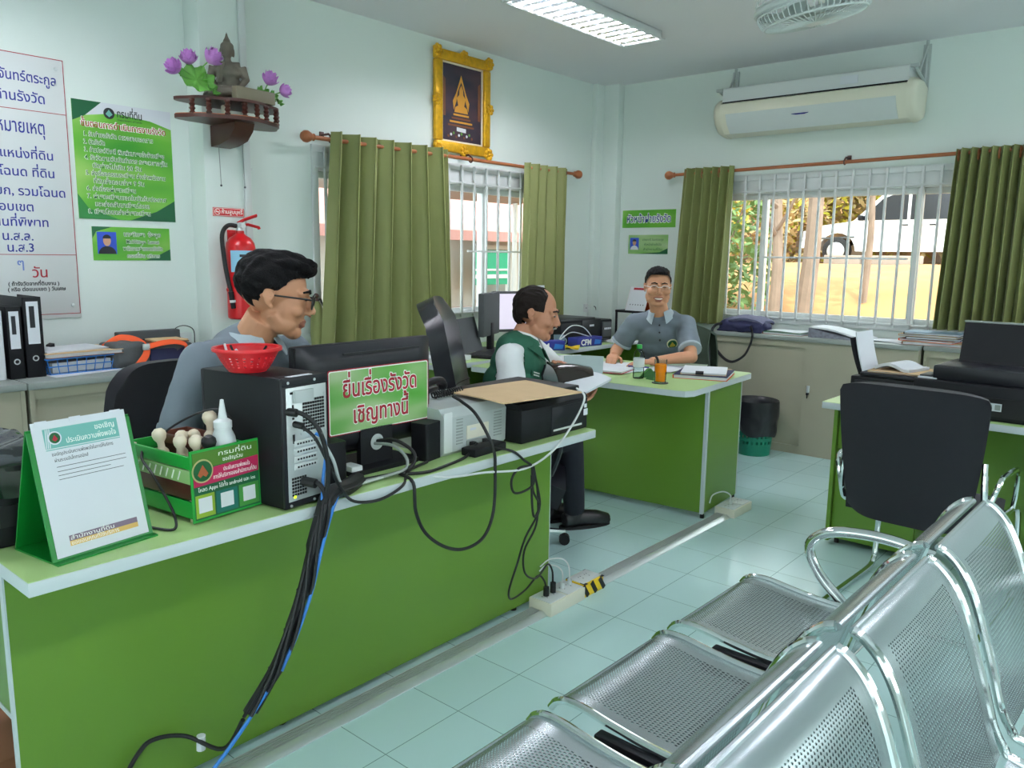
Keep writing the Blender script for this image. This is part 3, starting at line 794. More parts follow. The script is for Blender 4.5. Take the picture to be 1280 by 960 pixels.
t = thing('executive_chair', 'high backed black leather executive chair behind the man in the green vest', 'chair', (-2.46, 2.86, 0), math.radians(38)); star_base(t, m=M['chrome'])
MB().sheet(lambda u, v: (-.24+.50*u, (v-.5)*.50, .372+.02*math.sin(PI*v)*math.sin(PI*u)-.04*max(0, u-.8)*5), 14, 12, .10).build('seat', M['leather'], t, 60)
def ex(u, v):
    k = 2*u-1; w = .235+.03*math.sin(PI*v)
    w *= (1-.25*max(0, v-.85)/.15)
    bul = .022*math.sin(PI*min(1, max(0, (v-.06)/.42)))+.03*math.sin(PI*min(1, max(0, (v-.5)/.45)))
    return (-.24-.13*v+.06*k*k*(1-.5*v)+bul*(1-k*k)-.05*max(0, v-.9)*10*.5, k*w, .43+.79*v-.035*k**4*(v > .8)*(v-.8)*5)
MB().sheet(ex, 18, 30, .085).build('backrest', M['leather'], t, 60)
for v0 in (.30, .48):
    MB().tube([Vector(ex(i/14, v0))+Vector((.044, 0, 0)) for i in range(15)], .004, 5).build('seam', M['black'], t)
for s in (-1, 1):
    MB().tube(spline([(-.20, s*.27, .50), (-.12, s*.30, .62), (.0, s*.30, .69), (.18, s*.30, .68), (.24, s*.29, .60), (.20, s*.27, .46)], 5), .022, 10).build('armrest', M['leather'], t)

office_chair('dark office chair with a green jacket over it, behind the smiling man', (-2.77, 4.90, 0), math.radians(-78), w=.46, zt=.93, zb=.47)
def jk(u, v):
    k = 2*u-1
    if v < .5: x = -.37-.02*math.sin(9*u); z = .95-.75*(.5-v)
    else: x = -.25+.012*math.sin(11*u); z = .95-.6*(v-.5)
    e = .04*math.cos((v-.5)*PI); return (x-.0+.05*k*k, k*(.255+.02*math.sin(7*v)), z+.0+e*.6-.05*k*k)
o = MB().sheet(jk, 20, 24, .012).build('jacket', mat('jacket_green', '#3c4a3c', .85, bump=.4, bs=30)); o.location = (-2.77, 4.90, 0); o.rotation_euler = (0, 0, math.radians(-78))
tag(o, 'dark green jacket hung over the chair back behind the smiling man', 'jacket')

# ---- waste bin
t = thing('waste_bin', 'green plastic waste bin lined with a black bag, by the beige cabinet', 'bin', (-2.40, 5.60, 0))
b = MB(); ns, nr = 48, 16
def wall_(u, v): a = 2*PI*u; r = .118+.035*v; return (r*math.cos(a), r*math.sin(a), .02+.36*v)
b.sheet(wall_, ns, nr, .003, skip=lambda i, j: (i % 2 == 0 and j % 2 == 1 and 1 < j < 14))
b.lathe([(0, 0), (.118, 0), (.12, .022), (0, .02)]); b.build('bin_body', M['bingreen'], t)
MB().tube([(.155*math.cos(2*PI*i/40), .155*math.sin(2*PI*i/40), .385) for i in range(40)], .007, 6, closed=True).build('bin_rim', M['bingreen'], t)
rb = random.Random(3)
def bag(u, v):
    a = 2*PI*u; n = mnoise.noise(Vector((3*math.cos(a), 3*math.sin(a), 5*v)))
    if v < .25: r = .145-.02*(1-v*4); z = .30+.40*v
    else:
        k = (v-.25)/.75; low = .20+.07*math.sin(a+2.0)+.02*math.sin(3*a); r = .163-.02*k+.012*n*(.3+k)+.012*math.sin(PI*k); z = .405-low*k+.012*math.sin(PI*min(1, k*6))
    return (r*math.cos(a), r*math.sin(a), z)
MB().sheet(bag, 56, 22, .002).build('bin_bag', M['binbag'], t, 60)
# ================================================================== THINGS ON THE SERVICE DESK
DT = .760

# ---- monitor with the sign on its back
t = thing('computer_monitor', 'black computer monitor seen from behind, with a green sign on its back', 'monitor', (-1.985, 1.615, DT))
MB().bx(-.030, .0, -.270, .270, .057, .399, .006).build('bezel', M['black'], t)
MB().bx(-.0315, -.0298, -.255, .255, .075, .385).build('screen', M['screen'], t)
def mback(u, v):
    k = max(0, 1-((2*u-1)**6)); q = max(0, 1-((2*v-1)**6)); return (.002+.034*min(1, k*1.2)*min(1, q*1.2), -.266+.532*u, .061+.334*v)
MB().sheet(mback, 30, 22, .004).build('back_shell', M['black2'], t)
MB().bx(.0345, .039, -.12, .19, .366, .3725).build('vent_slot', M['rubber'], t)
st = MB().prism(rrect(-.065, .065, .0, .20, .01), .024, .044, mtx=Matrix(((0, 0, 1, 0), (1, 0, 0, 0), (0, 1, 0, 0), (0, 0, 0, 1)))).build('neck', M['black'], t)
MB().lathe([(.0, 0), (.024, 0), (.026, .002), (.016, .003), (.016, .001), (0, .001)], (.044, .0, .080), rot=(0, PI/2, 0)).build('cable_hole', M['greyplast'], st)
MB().prism(rrect(-.10, .10, -.14, .14, .02), .0, .014).build('foot_plate', M['black'], t)
s = thing('sign', 'green printed sign with red Thai lettering stuck on the back of the monitor', 'sign', (-1.9435, 1.636, DT+.224), 0, rot=WALL_A)
w, h = .205, .101
MB().prism(rrect(-w, w, -h, h, .008), 0, .002).build('border', M['textred'], s)
MB().prism(rrect(-w+.003, w-.003, -h+.003, h-.003, .007), .0015, .0025).build('border_line', M['textwhite'], s)
MB().prism(rrect(-w+.006, w-.006, -h+.006, h-.006, .006), .002, .003).build('print', M['printpale'], s)
for body, y, wd in (('ยื่นเรื่องรังวัด', .014, .300), ('เชิญทางนี้', -.070, .225)):
    text(body, .074, M['textwhite'], s, 0, y, .0032, 'lettering_outline', 'CENTER', .0003, width=wd+.004, bold=.004)
    text(body, .074, M['textred'], s, 0, y, .0038, 'lettering', 'CENTER', .0004, width=wd, bold=.0012)

# ---- computer tower
t = thing('computer_tower', 'black computer tower with grey rear panel full of ports, standing before the monitor', 'computer', (-1.925, 1.208, DT), math.radians(7))
tw, td, th = .078, .162, .352
MB().bx(-td, td-.004, -tw, tw, .004, th, .004).build('case', M['black'], t)
MB().bx(td-.010, td, -tw, tw, .004, th, .003).bx(td-.004, td+.003, -tw, tw, th-.022, th+.001, .002).build('rear_frame', M['black2'], t)
rp = MB().bx(td-.002, td+.0015, -tw+.012, tw-.006, .022, th-.026, .001).build('rear_panel', M['alu'], t)
def xface(poly_mb, y0, y1, z0, z1, x=td+.0017, dx=.0015): poly_mb.bx(x-.001, x+dx, y0, y1, z0, z1)
g = MB()
for i in range(9):
    for j in range(10): xface(g, -.012+i*.0085, -.012+i*.0085+.0062, .205+j*.0088, .205+j*.0088+.0064)
g.build('fan_grille', M['rubber'], t)
g = MB()
for i in range(6):
    for j in range(6): xface(g, -.055+i*.0085, -.055+i*.0085+.006, .036+j*.0088, .036+j*.0088+.006)
g.build('power_grille', M['rubber'], t)
MB().bx(td+.001, td+.012, -.045, .02, .285, .318, .002).build('serial_cover', M['greyplast'], t)
for k in range(4):
    zz = .105+k*.021
    sl = MB().bx(td+.001, td+.004, -.045, .035, zz, zz+.016, .001).build('slot_cover', M['whitep'], t)
    dd = MB()
    for i in range(7): dd.bx(td+.0035, td+.0047, -.036+i*.0095, -.036+i*.0095+.006, zz+.005, zz+.010)
    dd.build('slot_vent', M['rubber'], sl)
for (y, z, wy, wz) in ((-.045, .312, .016, .006), (-.045, .275, .005, .012), (-.045, .245, .006, .006), (-.045, .19, .006, .024)):
    MB().bx(td+.001, td+.0035, y-wy/2, y+wy/2, z-wz/2, z+wz/2).build('port', M['rubber'], t)
for (y, z) in ((-.018, .305), (.064, .298), (-.018, .2), (.064, .2), (-.06, .34), (.03, .34), (-.06, .012), (.02, .012)):
    MB().lathe([(0, 0), (.004, 0), (.004, .002), (0, .002)], (td+.002, y, z), 10, rot=(0, PI/2, 0)).build('screw', M['alu'], t)
MB().bx(td+.0015, td+.0035, -.05, -.043, .030, .037).build('power_lamp', mat('led_yellow_green', '#b6e020', .4, emit=1.5), t)
MB().bx(td-.02, td-.004, -.05, .03, th+.0008, th+.0018).build('paper_sticker', M['paper'], t)
fr = MB()
fr.bx(-td-.012, -td, -tw, tw, .0, th, .006); fr.build('front_bezel', M['black2'], t)

# ---- red basket on the tower
t = thing('plastic_basket', 'small round red perforated plastic basket on top of the computer tower', 'basket', (-1.945, 1.172, DT+.353))
def bw(u, v): a = 2*PI*u; r = .050+.034*v**.8; return (r*math.cos(a), r*math.sin(a), .003+.056*v)
MB().sheet(bw, 72, 14, .0022, skip=lambda i, j: i % 3 == 1 and j % 2 == 1 and 1 < j < 11).lathe([(0, 0), (.05, 0), (.051, .004), (0, .003)]).build('bowl', M['redpl'], t)
MB().lathe([(.083, .056), (.091, .056), (.0925, .060), (.091, .066), (.083, .065)], seg=48).build('rim', M['redpl'], t)
for i, (p0, p1, m) in enumerate((((-.03, .02, .012), (.045, .03, .068), M['rubber']), ((.03, -.03, .012), (-.05, -.02, .066), M['rubber']), ((-.04, -.02, .012), (-.055, -.035, .072), M['paper']), ((.0, .03, .012), (.01, -.04, .062), M['alu']))):
    c = MB().tube(spline([p0, ((p0[0]+p1[0])/2, (p0[1]+p1[1])/2, .03), p1], 5), .0035, 6).build('pen', m); c.location = (-1.945, 1.172, DT+.353)
    tag(c, ['black cable end lying in the red basket, across its middle', 'black cable end lying in the red basket, towards the wall', 'white twist of wire poking up in the red basket', 'thin metal rod lying in the red basket'][i], 'cable' if i < 2 else 'wire'); c.name = 'cable_end' if i < 2 else 'wire'

# ---- speakers, keyboard, mouse
def speaker(loc, lab, rz):
    t = thing('speaker', lab, 'speaker', loc, rz, 'small desk speakers')
    MB().prism(rrect(-.035, .035, -.04, .04, .01), 0, .125).build('cabinet', M['black'], t)
    MB().lathe([(0, 0), (.028, 0), (.030, .003), (.02, .001), (0, .004)], (-.036, 0, .08), 20, rot=(0, -PI/2, 0)).build('cone', M['rubber'], t)
speaker((-1.90, 1.79, DT), 'small black desk speaker to the right of the monitor stand', .2)
speaker((-1.90, 1.40, DT), 'small black desk speaker between the tower and the monitor stand', -.1)
t = thing('keyboard', 'black computer keyboard lying behind the monitor stand', 'keyboard', (-2.22, 1.58, DT), math.radians(-4))
MB().bx(-.07, .07, -.21, .21, .002, .018, .004).build('base', M['black'], t)
k = MB()
for i in range(5):
    for j in range(16): k.bx(-.055+i*.023, -.036+i*.023, -.2+j*.0252, -.178+j*.0252, .018, .024)
k.build('keys', M['black2'], t)
o = MB().bx(-.03, .03, -.022, .022, 0, .03, .006).build('cable_adapter', M['whitep']); o.location = (-1.925, 1.50, DT); tag(o, 'small white cable adapter on the desk under the monitor', 'adapter')

# ---- white laser printer
t = thing('laser_printer', 'off white laser printer seen from the rear, beside the monitor', 'printer', (-1.99, 2.0, DT))
b = MB(); pr_ = [(-.18, .0), (.115, .0), (.127, .012), (.130, .13), (.105, .160), (-.15, .166), (-.18, .14)]
b.prism(pr_, -.165, .150, mtx=Matrix(((1, 0, 0, 0), (0, 0, 1, 0), (0, 1, 0, 0), (0, 0, 0, 1)))); b.build('casing', M['greyplast'], t)
MB().bx(.125, .1315, -.165, -.125, .012, .15, .004).build('corner_post', M['whitep'], t)
MB().bx(.1275, .1325, -.055, .055, .045, .092, .001).build('rear_door', M['cream'], t)
MB().bx(.1275, .1330, -.055, .055, .012, .040, .001).build('port_recess', M['cabtop'], t)
v = MB()
for i in range(9):
    v.bx(.1285, .1312, -.105, -.075, .035+i*.0105, .038+i*.0105); v.bx(.1285, .1312, .085, .125, .035+i*.0105, .038+i*.0105)
v.build('vent_slots', M['cabtop'], t)
MB().bx(.1322, .1335, -.04, -.012, .074, .082).build('label', M['paperg'], t)
for y in (-.035, .03): MB().bx(.131, .150, y-.010, y+.010, .022, .036, .003).build('plug', M['rubber'], t)
o = thing('power_adapter', 'flat black power adapter in front of the white printer', 'adapter', (-1.815, 1.985, DT), math.radians(3))
MB().bx(-.032, .032, -.085, .085, 0, .028, .005).build('case', M['black'], o); MB().box((.0325, .05, .014), (.002, .02, .012)).build('socket', M['rubber'], o)

# ---- black multifunction printer
t = thing('inkjet_printer', 'black multifunction printer at the right end of the service desk', 'printer', (-1.98, 2.36, DT))
MB().bx(-.18, .19, -.205, .205, 0, .125, .008).build('body', M['black'], t)
MB().prism([(-.18, .125), (.19, .125), (.175, .142), (-.17, .148)], -.203, .203, mtx=Matrix(((1, 0, 0, 0), (0, 0, 1, 0), (0, 1, 0, 0), (0, 0, 0, 1)))).build('sloped_top', M['black2'], t)
MB().bx(-.17, .150, -.19, .20, .146, .168, .005).build('scanner_lid', M['black'], t)
MB().bx(.188, .1925, -.03, .195, .008, .112, .001).build('rear_cover', M['black2'], t)
MB().bx(.192, .1945, -.02, .16, .02, .027).build('slot', M['whitep'], t)
MB().bx(.1922, .1938, .172, .198, .055, .080).bx(.1922, .1938, .176, .192, .085, .10).build('label', M['paper'], t)
p = MB()
for i in range(3): p.bx(.1915, .1935, -.01+i*.03, .01+i*.03, .045, .065)
p.build('port', M['rubber'], t)
o = MB().sheet(lambda u, v: (-.14+.30*u, -.20+.40*v-.12*(1-v)*u*0, .0045+.004*math.sin(3*u+2*v)), 12, 12, .005).build('envelope', M['kraft']); o.location = (-1.89, 2.225, DT+.1705); o.rotation_euler = (0, 0, math.radians(-6))
tag(o, 'brown kraft envelope lying on top of the black printer', 'envelope')
tt = thing('telephone_handset', 'black handset with a tangled cord lying on the white printer', 'telephone', (-2.06, 1.985, DT+.168), math.radians(20))
MB().tube(spline([(-.02, -.09, .02), (-.01, -.06, .045), (0, 0, .055), (.0, .06, .045), (-.01, .09, .02)], 5), [.018]*3+[.014]*15+[.018]*3, 10).build('handset', M['black'], tt)
cc = [(.028+.035*i/60+.011*math.cos(i*1.3), -.07+.16*i/60, .0135+.011*math.sin(i*1.3)) for i in range(61)]
MB().tube(cc, .0035, 6).build('coiled_cord', M['rubber'], tt)
MB().bx(-.07, -.03, -.10, .10, 0, .02, .006).build('cradle', M['black2'], tt)

# ---- acrylic stand with a printed notice
t = thing('sign_stand', 'green acrylic table stand holding a white printed notice on the desk corner', 'sign stand', (-1.8275, .724, DT), math.radians(8))
lean = math.atan2(.0725, .29)
Mf = Matrix.Translation((0, 0, .004)) @ Matrix.Rotation(-lean, 4, 'Y') @ Euler(WALL_A).to_matrix().to_4x4()
MB().prism([(-.118, 0), (.118, 0), (.118, .285), (-.118, .285)], -.004, 0, mtx=Mf).build('front_panel', M['greend'], t)
MB().bx(-.16, .02, -.118, .118, 0, .004).build('base_panel', M['greend'], t)
MB().prism([(-.16, .002), (-.156, .002), (-.071, .285), (-.075, .285)], -.118, .118, mtx=Matrix(((1, 0, 0, 0), (0, 0, 1, 0), (0, 1, 0, 0), (0, 0, 0, 1)))).build('back_panel', M['greend'], t)
n = bpy.data.objects.new('notice', None)
nt_ = thing('printed_notice', 'white printed notice with a teal header taped to the green acrylic stand', 'notice')
nt_.matrix_world = Matrix.Translation((-1.8275, .724, DT)) @ Matrix.Rotation(math.radians(8), 4, 'Z') @ Mf @ Matrix.Translation((0, .005, .0006))
PW, PH = .1075, .299
MB().prism([(-PW, 0), (PW, 0), (PW, PH), (-PW, PH)], 0, .0012).build('sheet', M['paper'], nt_)
MB().prism([(-.085, .238), (.085, .238), (.085, .282), (-.085, .282)], .001, .0015).build('header_band', M['teal'], nt_)
MB().prism([(-.085, .234), (.085, .234), (.085, .236), (-.085, .236)], .001, .0015).build('header_rule', M['teal'], nt_)
em = MB().lathe([(0, 0), (.015, 0), (.015, .0006), (0, .0006)], (-.062, .260, .0014)).build('emblem', M['paperg'], nt_)
MB().lathe([(0, 0), (.012, 0), (.012, .0004), (0, .0004)], (-.062, .260, .0020)).build('emblem_centre', M['textgreen'], em)
MB().prism([(-.068, .257), (-.062, .267), (-.056, .257), (-.062, .252)], .0022, .0027).build('emblem_mark', M['textred'], em)
for i in range(9): MB().prism([(-.084+.004*i, .239), (-.082+.004*i, .239), (-.0745+.004*i-.003, .281), (-.0765+.004*i-.003, .281)], .0013, .0017).build('stripe', M['paperg'], nt_) if i < 3 else None
text('ขอเชิญ', .017, M['textwhite'], nt_, .078, .264, .0016, align='RIGHT', depth=.0002)
text('ประเมินความพึงพอใจ', .017, M['textwhite'], nt_, .078, .245, .0016, align='RIGHT', depth=.0002, width=.115)
text('ขอเชิญประเมินความพึงพอใจในการให้บริการ', .011, M['textblack'], nt_, -.075, .221, .0013, depth=.0002, width=.14)
text('ผ่านระบบอิเล็กทรอนิกส์', .011, M['textblack'], nt_, -.072, .207, .0013, depth=.0002, width=.075)
for i, (y, x0, x1) in enumerate(((.195, -.07, .09), (.185, -.07, .09), (.176, -.07, .05), (.167, -.07, .08))):
    MB().prism([(x0, y), (x1, y), (x1, y+.0012), (x0, y+.0012)], .001, .0014).build('rule', M['textblack'], nt_)
MB().prism([(-.075, .031), (.085, .031), (.085, .043), (-.075, .043)], .001, .0015).build('footer_band', mat('print_mauve', '#7b6a7c', .6), nt_)
MB().prism([(-.075, .020), (.085, .020), (.085, .031), (-.075, .031)], .001, .0015).build('footer_band', mat('print_ochre', '#d8b264', .6), nt_)
text('สำนักงานที่ดิน', .012, M['textwhite'], nt_, -.073, .033, .0016, depth=.0002, width=.10)
text('ขอขอบคุณที่ใช้บริการ', .012, M['textwhite'], nt_, -.073, .022, .0016, depth=.0002, width=.11)
for x in (-.085, -.01, .085): MB().prism([(x-.013, PH-.008), (x+.013, PH-.008), (x+.013, PH+.002), (x-.013, PH+.002)], .001, .0016).build('tape', M['paperg'], nt_)

# ---- black printer at the left corner
t = thing('inkjet_printer', 'black printer under a clear plastic cover at the left edge, behind the acrylic stand', 'printer', (-2.15, .625, DT))
MB().bx(-.17, .16, -.085, .07, 0, .19, .012).build('body', M['black'], t)
MB().bx(-.15, .14, -.08, .065, .188, .206, .006).build('lid', M['black2'], t)
MB().bx(.16, .163, -.06, .05, .05, .10).build('tray_slot', M['rubber'], t)
def cov(u, v):
    a = (u-.5)*2; c = (v-.5)*2; e = max(0, abs(a)-.72)/.28; e2 = max(0, abs(c)-.7)/.3
    return (a*.182-.004, c*.088-.006, .222-.10*e*e-.08*e2*e2+.004*math.sin(20*u+9*v))
o = MB().sheet(cov, 24, 16, .0012).build('plastic_cover', M['film']); o.location = (-2.15, .625, DT); tag(o, 'clear plastic sheet draped over the black printer at the left edge', 'cover')

# ---- green crate with stamps
CR = (-1.995, 1.022, DT); CRZ = math.radians(6)
t = thing('desk_crate', 'small green wooden crate of rubber stamps with a printed panel, on the service desk', 'crate', CR, CRZ)
cw, cdp = .098, .15
for (z0, z1, m, nm) in ((.012, .055, M['green'], 'lower_slat'), (.06, .10, M['darkwood'], 'middle_slat'), (.10, .135, M['printpale2'], 'patterned_slat'), (.138, .170, M['green'], 'upper_slat')):
    for (x0, x1, y0, y1) in ((-cdp, cdp, -cw, -cw+.008), (-cdp, cdp, cw-.008, cw), (-cdp, -cdp+.008, -cw+.008, cw-.008), (cdp-.008, cdp, -cw+.008, cw-.008)):
        MB().bx(x0, x1, y0, y1, z0, z1, .001).build(nm, m, t)
for x in (-cdp+.015, cdp-.015):
    for y in (-cw+.015, cw-.015): MB().bx(x-.009, x+.009, y-.009, y+.009, 0, .166, .001).build('corner_post', M['tanw'], t)
MB().bx(-cdp+.008, cdp-.008, -cw+.008, cw-.008, .108, .114).build('inner_floor', M['darkwood'], t)
zz = MB()
for i in range(9):
    x = -.11+i*.026
    zz.box((x, -cw-.0008, .118), (.004, .0012, .026), rot=(0, .45, 0))
zz.build('zigzag_print', M['textwhite'], t)
s = thing('printed_sign', 'green and magenta printed panel fixed on the front of the stamp crate', 'sign')
s.matrix_world = Matrix.Translation(CR) @ Matrix.Rotation(CRZ, 4, 'Z') @ Matrix.Translation((cdp+.002, .0, .004)) @ Matrix.Rotation(math.radians(-1.5), 4, 'Y') @ Euler(WALL_A).to_matrix().to_4x4()
MB().prism([(-.102, 0), (.102, 0), (.102, .182), (-.102, .182)], 0, .004).build('board', M['green'], s)
MB().prism([(-.096, .006), (.097, .006), (.097, .176), (-.096, .176)], .0038, .005).build('print', M['signgreen'], s)
MB().prism([(-.096, .135), (.097, .135), (.097, .176), (-.096, .176)], .005, .0054).build('header', mat('print_olive', '#4d7a22', .5), s)
MB().prism([(-.096, .090), (.097, .096), (.097, .138), (-.096, .130)], .005, .0057).build('magenta_band', M['magenta'], s)
for x0, x1, m in ((-.094, -.04, mat('print_lime', '#86a52c', .5)), (-.035, .028, mat('print_teal_dark', '#12685e', .5)), (.033, .095, mat('print_leaf', '#3f8a3c', .5))):
    c = MB().prism([(x0, .010), (x1, .010), (x1, .068), (x0, .068)], .005, .0055).build('colour_block', m, s)
    xm = (x0+x1)/2; MB().prism([(xm-.019, .022), (xm+.019, .022), (xm+.019, .060), (xm-.019, .060)], .0054, .0060).build('white_square', M['paper'], c)
em = MB().lathe([(0, 0), (.030, 0), (.030, .0008), (0, .0008)], (-.070, .128, .0056), 36).build('emblem', mat('emblem_gold', '#b8b27a', .4, .3), s)
MB().lathe([(0, 0), (.026, 0), (.026, .0006), (0, .0006)], (-.070, .128, .0066), 36).build('emblem_field', M['textgreen'], em)
MB().prism([(-.085, .120), (-.070, .144), (-.055, .120), (-.062, .112), (-.070, .118), (-.078, .112)], .0070, .0076).build('emblem_mark', mat('emblem_rust', '#a3542e', .5), em)
text('กรมที่ดิน', .016, M['textwhite'], s, .028, .158, .0056, align='CENTER', depth=.0002, width=.10)
text('ขอเชิญร่วม', .014, M['textwhite'], s, .02, .142, .0056, align='CENTER', depth=.0002, width=.06)
text('ประเมินความพึงพอใจ', .015, M['textwhite'], s, .03, .117, .0059, align='CENTER', depth=.0002, width=.08)
text('การให้บริการของสำนักงานที่ดิน', .015, M['textwhite'], s, .025, .101, .0059, align='CENTER', depth=.0002, width=.13)
text('โหลด Apps ได้ทั้ง android และ ios', .014, M['textwhite'], s, 0, .076, .0056, align='CENTER', depth=.0002, width=.17)

def in_crate(x, y, z): return (Matrix.Translation(CR) @ Matrix.Rotation(CRZ, 4, 'Z')) @ Vector((x, y, z))
def stamp(x, y, z, lab, m=M['tanw'], tilt=(0, 0), k=1.0):
    t = thing('rubber_stamp', lab, 'stamp', in_crate(x, y, z), 0, 'rubber stamps in the green crate', rot=(tilt[0], tilt[1], 0))
    MB().lathe([(0, .062*k), (.008*k, .061*k), (.015*k, .054*k), (.0165*k, .046*k), (.014*k, .037*k), (.008*k, .028*k), (.008*k, .016*k), (.014*k, .008*k), (.015*k, 0), (0, 0)], seg=20).build('knob', m, t)
    MB().bx(-.016*k, .016*k, -.012*k, .012*k, -.012, .0, .001).build('base', M['tanw'], t)
z0 = .146
stamp(-.010, -.072, z0+.006, 'pale wooden stamp knob at the far left of the crate', tilt=(.1, -.1), k=1.1)
stamp(.055, -.066, z0, 'pale wooden stamp knob with a grey printed top, foremost on the left of the crate', tilt=(.0, .1), k=1.05)
stamp(.020, -.036, z0+.004, 'pale wooden stamp knob second row on the left of the crate', k=1.0)
stamp(.085, -.036, z0-.004, 'cream wooden stamp knob next to the black one in the crate', tilt=(.1, .1), k=1.1)
stamp(.105, -.012, z0-.006, 'black stamp knob with a white top, at the front of the crate', m=M['rubber'], tilt=(.15, .2), k=1.15)
tt = thing('squeeze_bottle', 'white translucent squeeze bottle with a pointed nozzle standing in the crate', 'bottle', in_crate(.115, .022, .114))
KB = 1.28
MB().lathe([(r*KB, z*KB) for r, z in ((0, 0), (.024, 0), (.026, .004), (.026, .045), (.023, .066), (.017, .08), (.0165, .085), (0, .085))]).build('body', mat('milky_plastic', '#dfe6e6', .35, trans=.25), tt)
MB().lathe([(r*KB, z*KB) for r, z in ((0, .085), (.018, .085), (.018, .098), (.013, .102), (.009, .104), (.0035, .142), (0, .143))]).build('nozzle_cap', M['white'], tt)
tt = thing('stamp_tray', 'small brown tray in the right half of the crate', 'tray', in_crate(-.045, .044, .114), CRZ)
for (x0, x1, y0, y1, z0_, z1_) in ((-.10, .10, -.045, .045, .04, .044), (-.10, .10, -.045, -.041, .04, .066), (-.10, .10, .041, .045, .04, .066), (-.10, -.096, -.041, .041, .04, .066), (.096, .10, -.041, .041, .04, .066)):
    MB().bx(x0, x1, y0, y1, z0_, z1_, .001).build('tray_side' if z1_ > .05 else 'tray_floor', M['tray'], tt)
MB().bx(-.09, .09, -.035, .035, 0, .04).build('tray_riser', M['darkwood'], tt)
stamp(.030, .030, .168, 'white stamp knob lying at the front of the brown tray', k=.95, tilt=(.9, 0))
stamp(-.01, .070, .170, 'white stamp knob standing upright at the back of the brown tray', k=1.2)

# ---- cables
def cable(nm, lab, pts, r, m=M['rubber'], k=6, cat='cable', extra=None):
    q = spline(pts, k); t = thing(nm, lab, cat, tuple(q[0])); o = Vector(q[0])
    MB().tube([p-o for p in q], r, 8).build('cord', m, t)
    for e in (extra or []):
        nm2, pp, m2 = e; b = MB()
        for (a, c, rr) in pp: b.cyl(Vector(a)-o, Vector(c)-o, rr, seg=10)
        b.build(nm2, m2, t)
    return t
bun = [(-1.82, 1.44, .775), (-1.77, 1.36, .778), (-1.728, 1.268, .785), (-1.718, 1.235, .735), (-1.715, 1.20, .646), (-1.715, 1.167, .545), (-1.718, 1.124, .448), (-1.73, 1.079, .353), (-1.75, 1.013, .255), (-1.77, .949, .17), (-1.79, .87, .09), (-1.80, .80, .02)]
t = cable('cable_bundle', 'thick black braided cable bundle hanging down the front of the service desk', bun[:9], [.024]*12+[.021]*12+[.016]*12+[.013]*13)
o3 = Vector(spline(bun[:9], 6)[0])
rnd = random.Random(5)
for i in range(5):
    off = [Vector((.012*math.cos(i*1.3+j*.9)+.012, .018*math.sin(i*1.3+j*.9), 0)) for j in range(9)]
    MB().tube([p-o3 for p in spline([Vector(p)+o_ for p, o_ in zip(bun[:9], off)], 6)], .0048, 6).build('wire', M['rubber'], t)
MB().tube([p-o3 for p in spline([Vector(p)+Vector((.02, .014, 0)) for p in bun[2:8]], 6)], .005, 6).build('blue_wire', M['blue'], t)
for j in (3, 5, 6, 7):
    p = Vector(bun[j])-o3; MB().tube([p+Vector((0, 0, .008)), p-Vector((0, 0, .008))], .026-.002*j, 10).build('tape_wrap', M['black2'], t)
cable('network_cable', 'blue network cable running from the black bundle down to the floor', [(-1.715, 1.05, .31), (-1.735, 1.0, .235), (-1.755, .94, .16), (-1.775, .86, .08), (-1.79, .78, .012), (-1.80, .6, .006)], .005, M['blue'])
cable('power_cable', 'black cable arching across the foot of the desk front to the cable bundle', [(-1.75, 1.0, .24), (-1.83, .985, .13), (-1.92, .93, .155), (-1.932, .855, .178), (-1.932, .813, .163), (-1.93, .765, .10), (-1.92, .72, .006)], .006, extra=[('paper_tag', [((-1.90, .96, .11), (-1.90, .962, .15), .012)], M['paper'])])
cable('power_cable', 'black cable hanging in a deep loop on the front of the service desk', [(-1.80, 1.585, .768), (-1.735, 1.582, .752), (-1.732, 1.589, .662), (-1.732, 1.63, .581), (-1.732, 1.715, .513), (-1.732, 1.807, .482), (-1.732, 1.896, .499), (-1.732, 1.943, .577), (-1.732, 1.95, .715), (-1.735, 1.94, .80), (-1.80, 1.93, .90), (-1.88, 1.94, .935), (-1.97, 1.99, .935)], .0055)
cable('data_cable', 'thin white cable draped along the front edge of the service desk', [(-1.80, 2.50, .925), (-1.735, 2.463, .90), (-1.733, 2.39, .812), (-1.734, 2.27, .728), (-1.734, 2.11, .692), (-1.733, 1.901, .72), (-1.733, 1.715, .742), (-1.80, 1.60, .768)], .004, M['whitep'])
pbun = [(-1.80, 1.99, .78), (-1.745, 2.05, .765), (-1.735, 2.11, .72), (-1.735, 2.144, .697)]
cable('power_cable', 'black printer cable looped and tied at the right end of the desk front', pbun+[(-1.735, 2.08, .70), (-1.735, 2.04, .667), (-1.735, 2.05, .62), (-1.735, 2.10, .609), (-1.735, 2.16, .625), (-1.735, 2.155, .68), (-1.735, 2.18, .62), (-1.735, 2.20, .54), (-1.735, 2.17, .50), (-1.735, 2.155, .55), (-1.735, 2.15, .66)], .0045)
cable('power_cable', 'thin black cable falling from the tied loops to the floor socket', [(-1.735, 2.15, .69), (-1.735, 2.16, .60), (-1.74, 2.205, .52), (-1.76, 2.15, .42), (-1.78, 2.13, .32), (-1.80, 2.11, .22), (-1.83, 2.16, .16), (-1.86, 2.28, .15), (-1.88, 2.38, .17), (-1.885, 2.43, .13), (-1.887, 2.445, .085)], .004, extra=[('plug', [((-1.888, 2.447, .062), (-1.888, 2.447, .10), .012)], M['rubber'])])
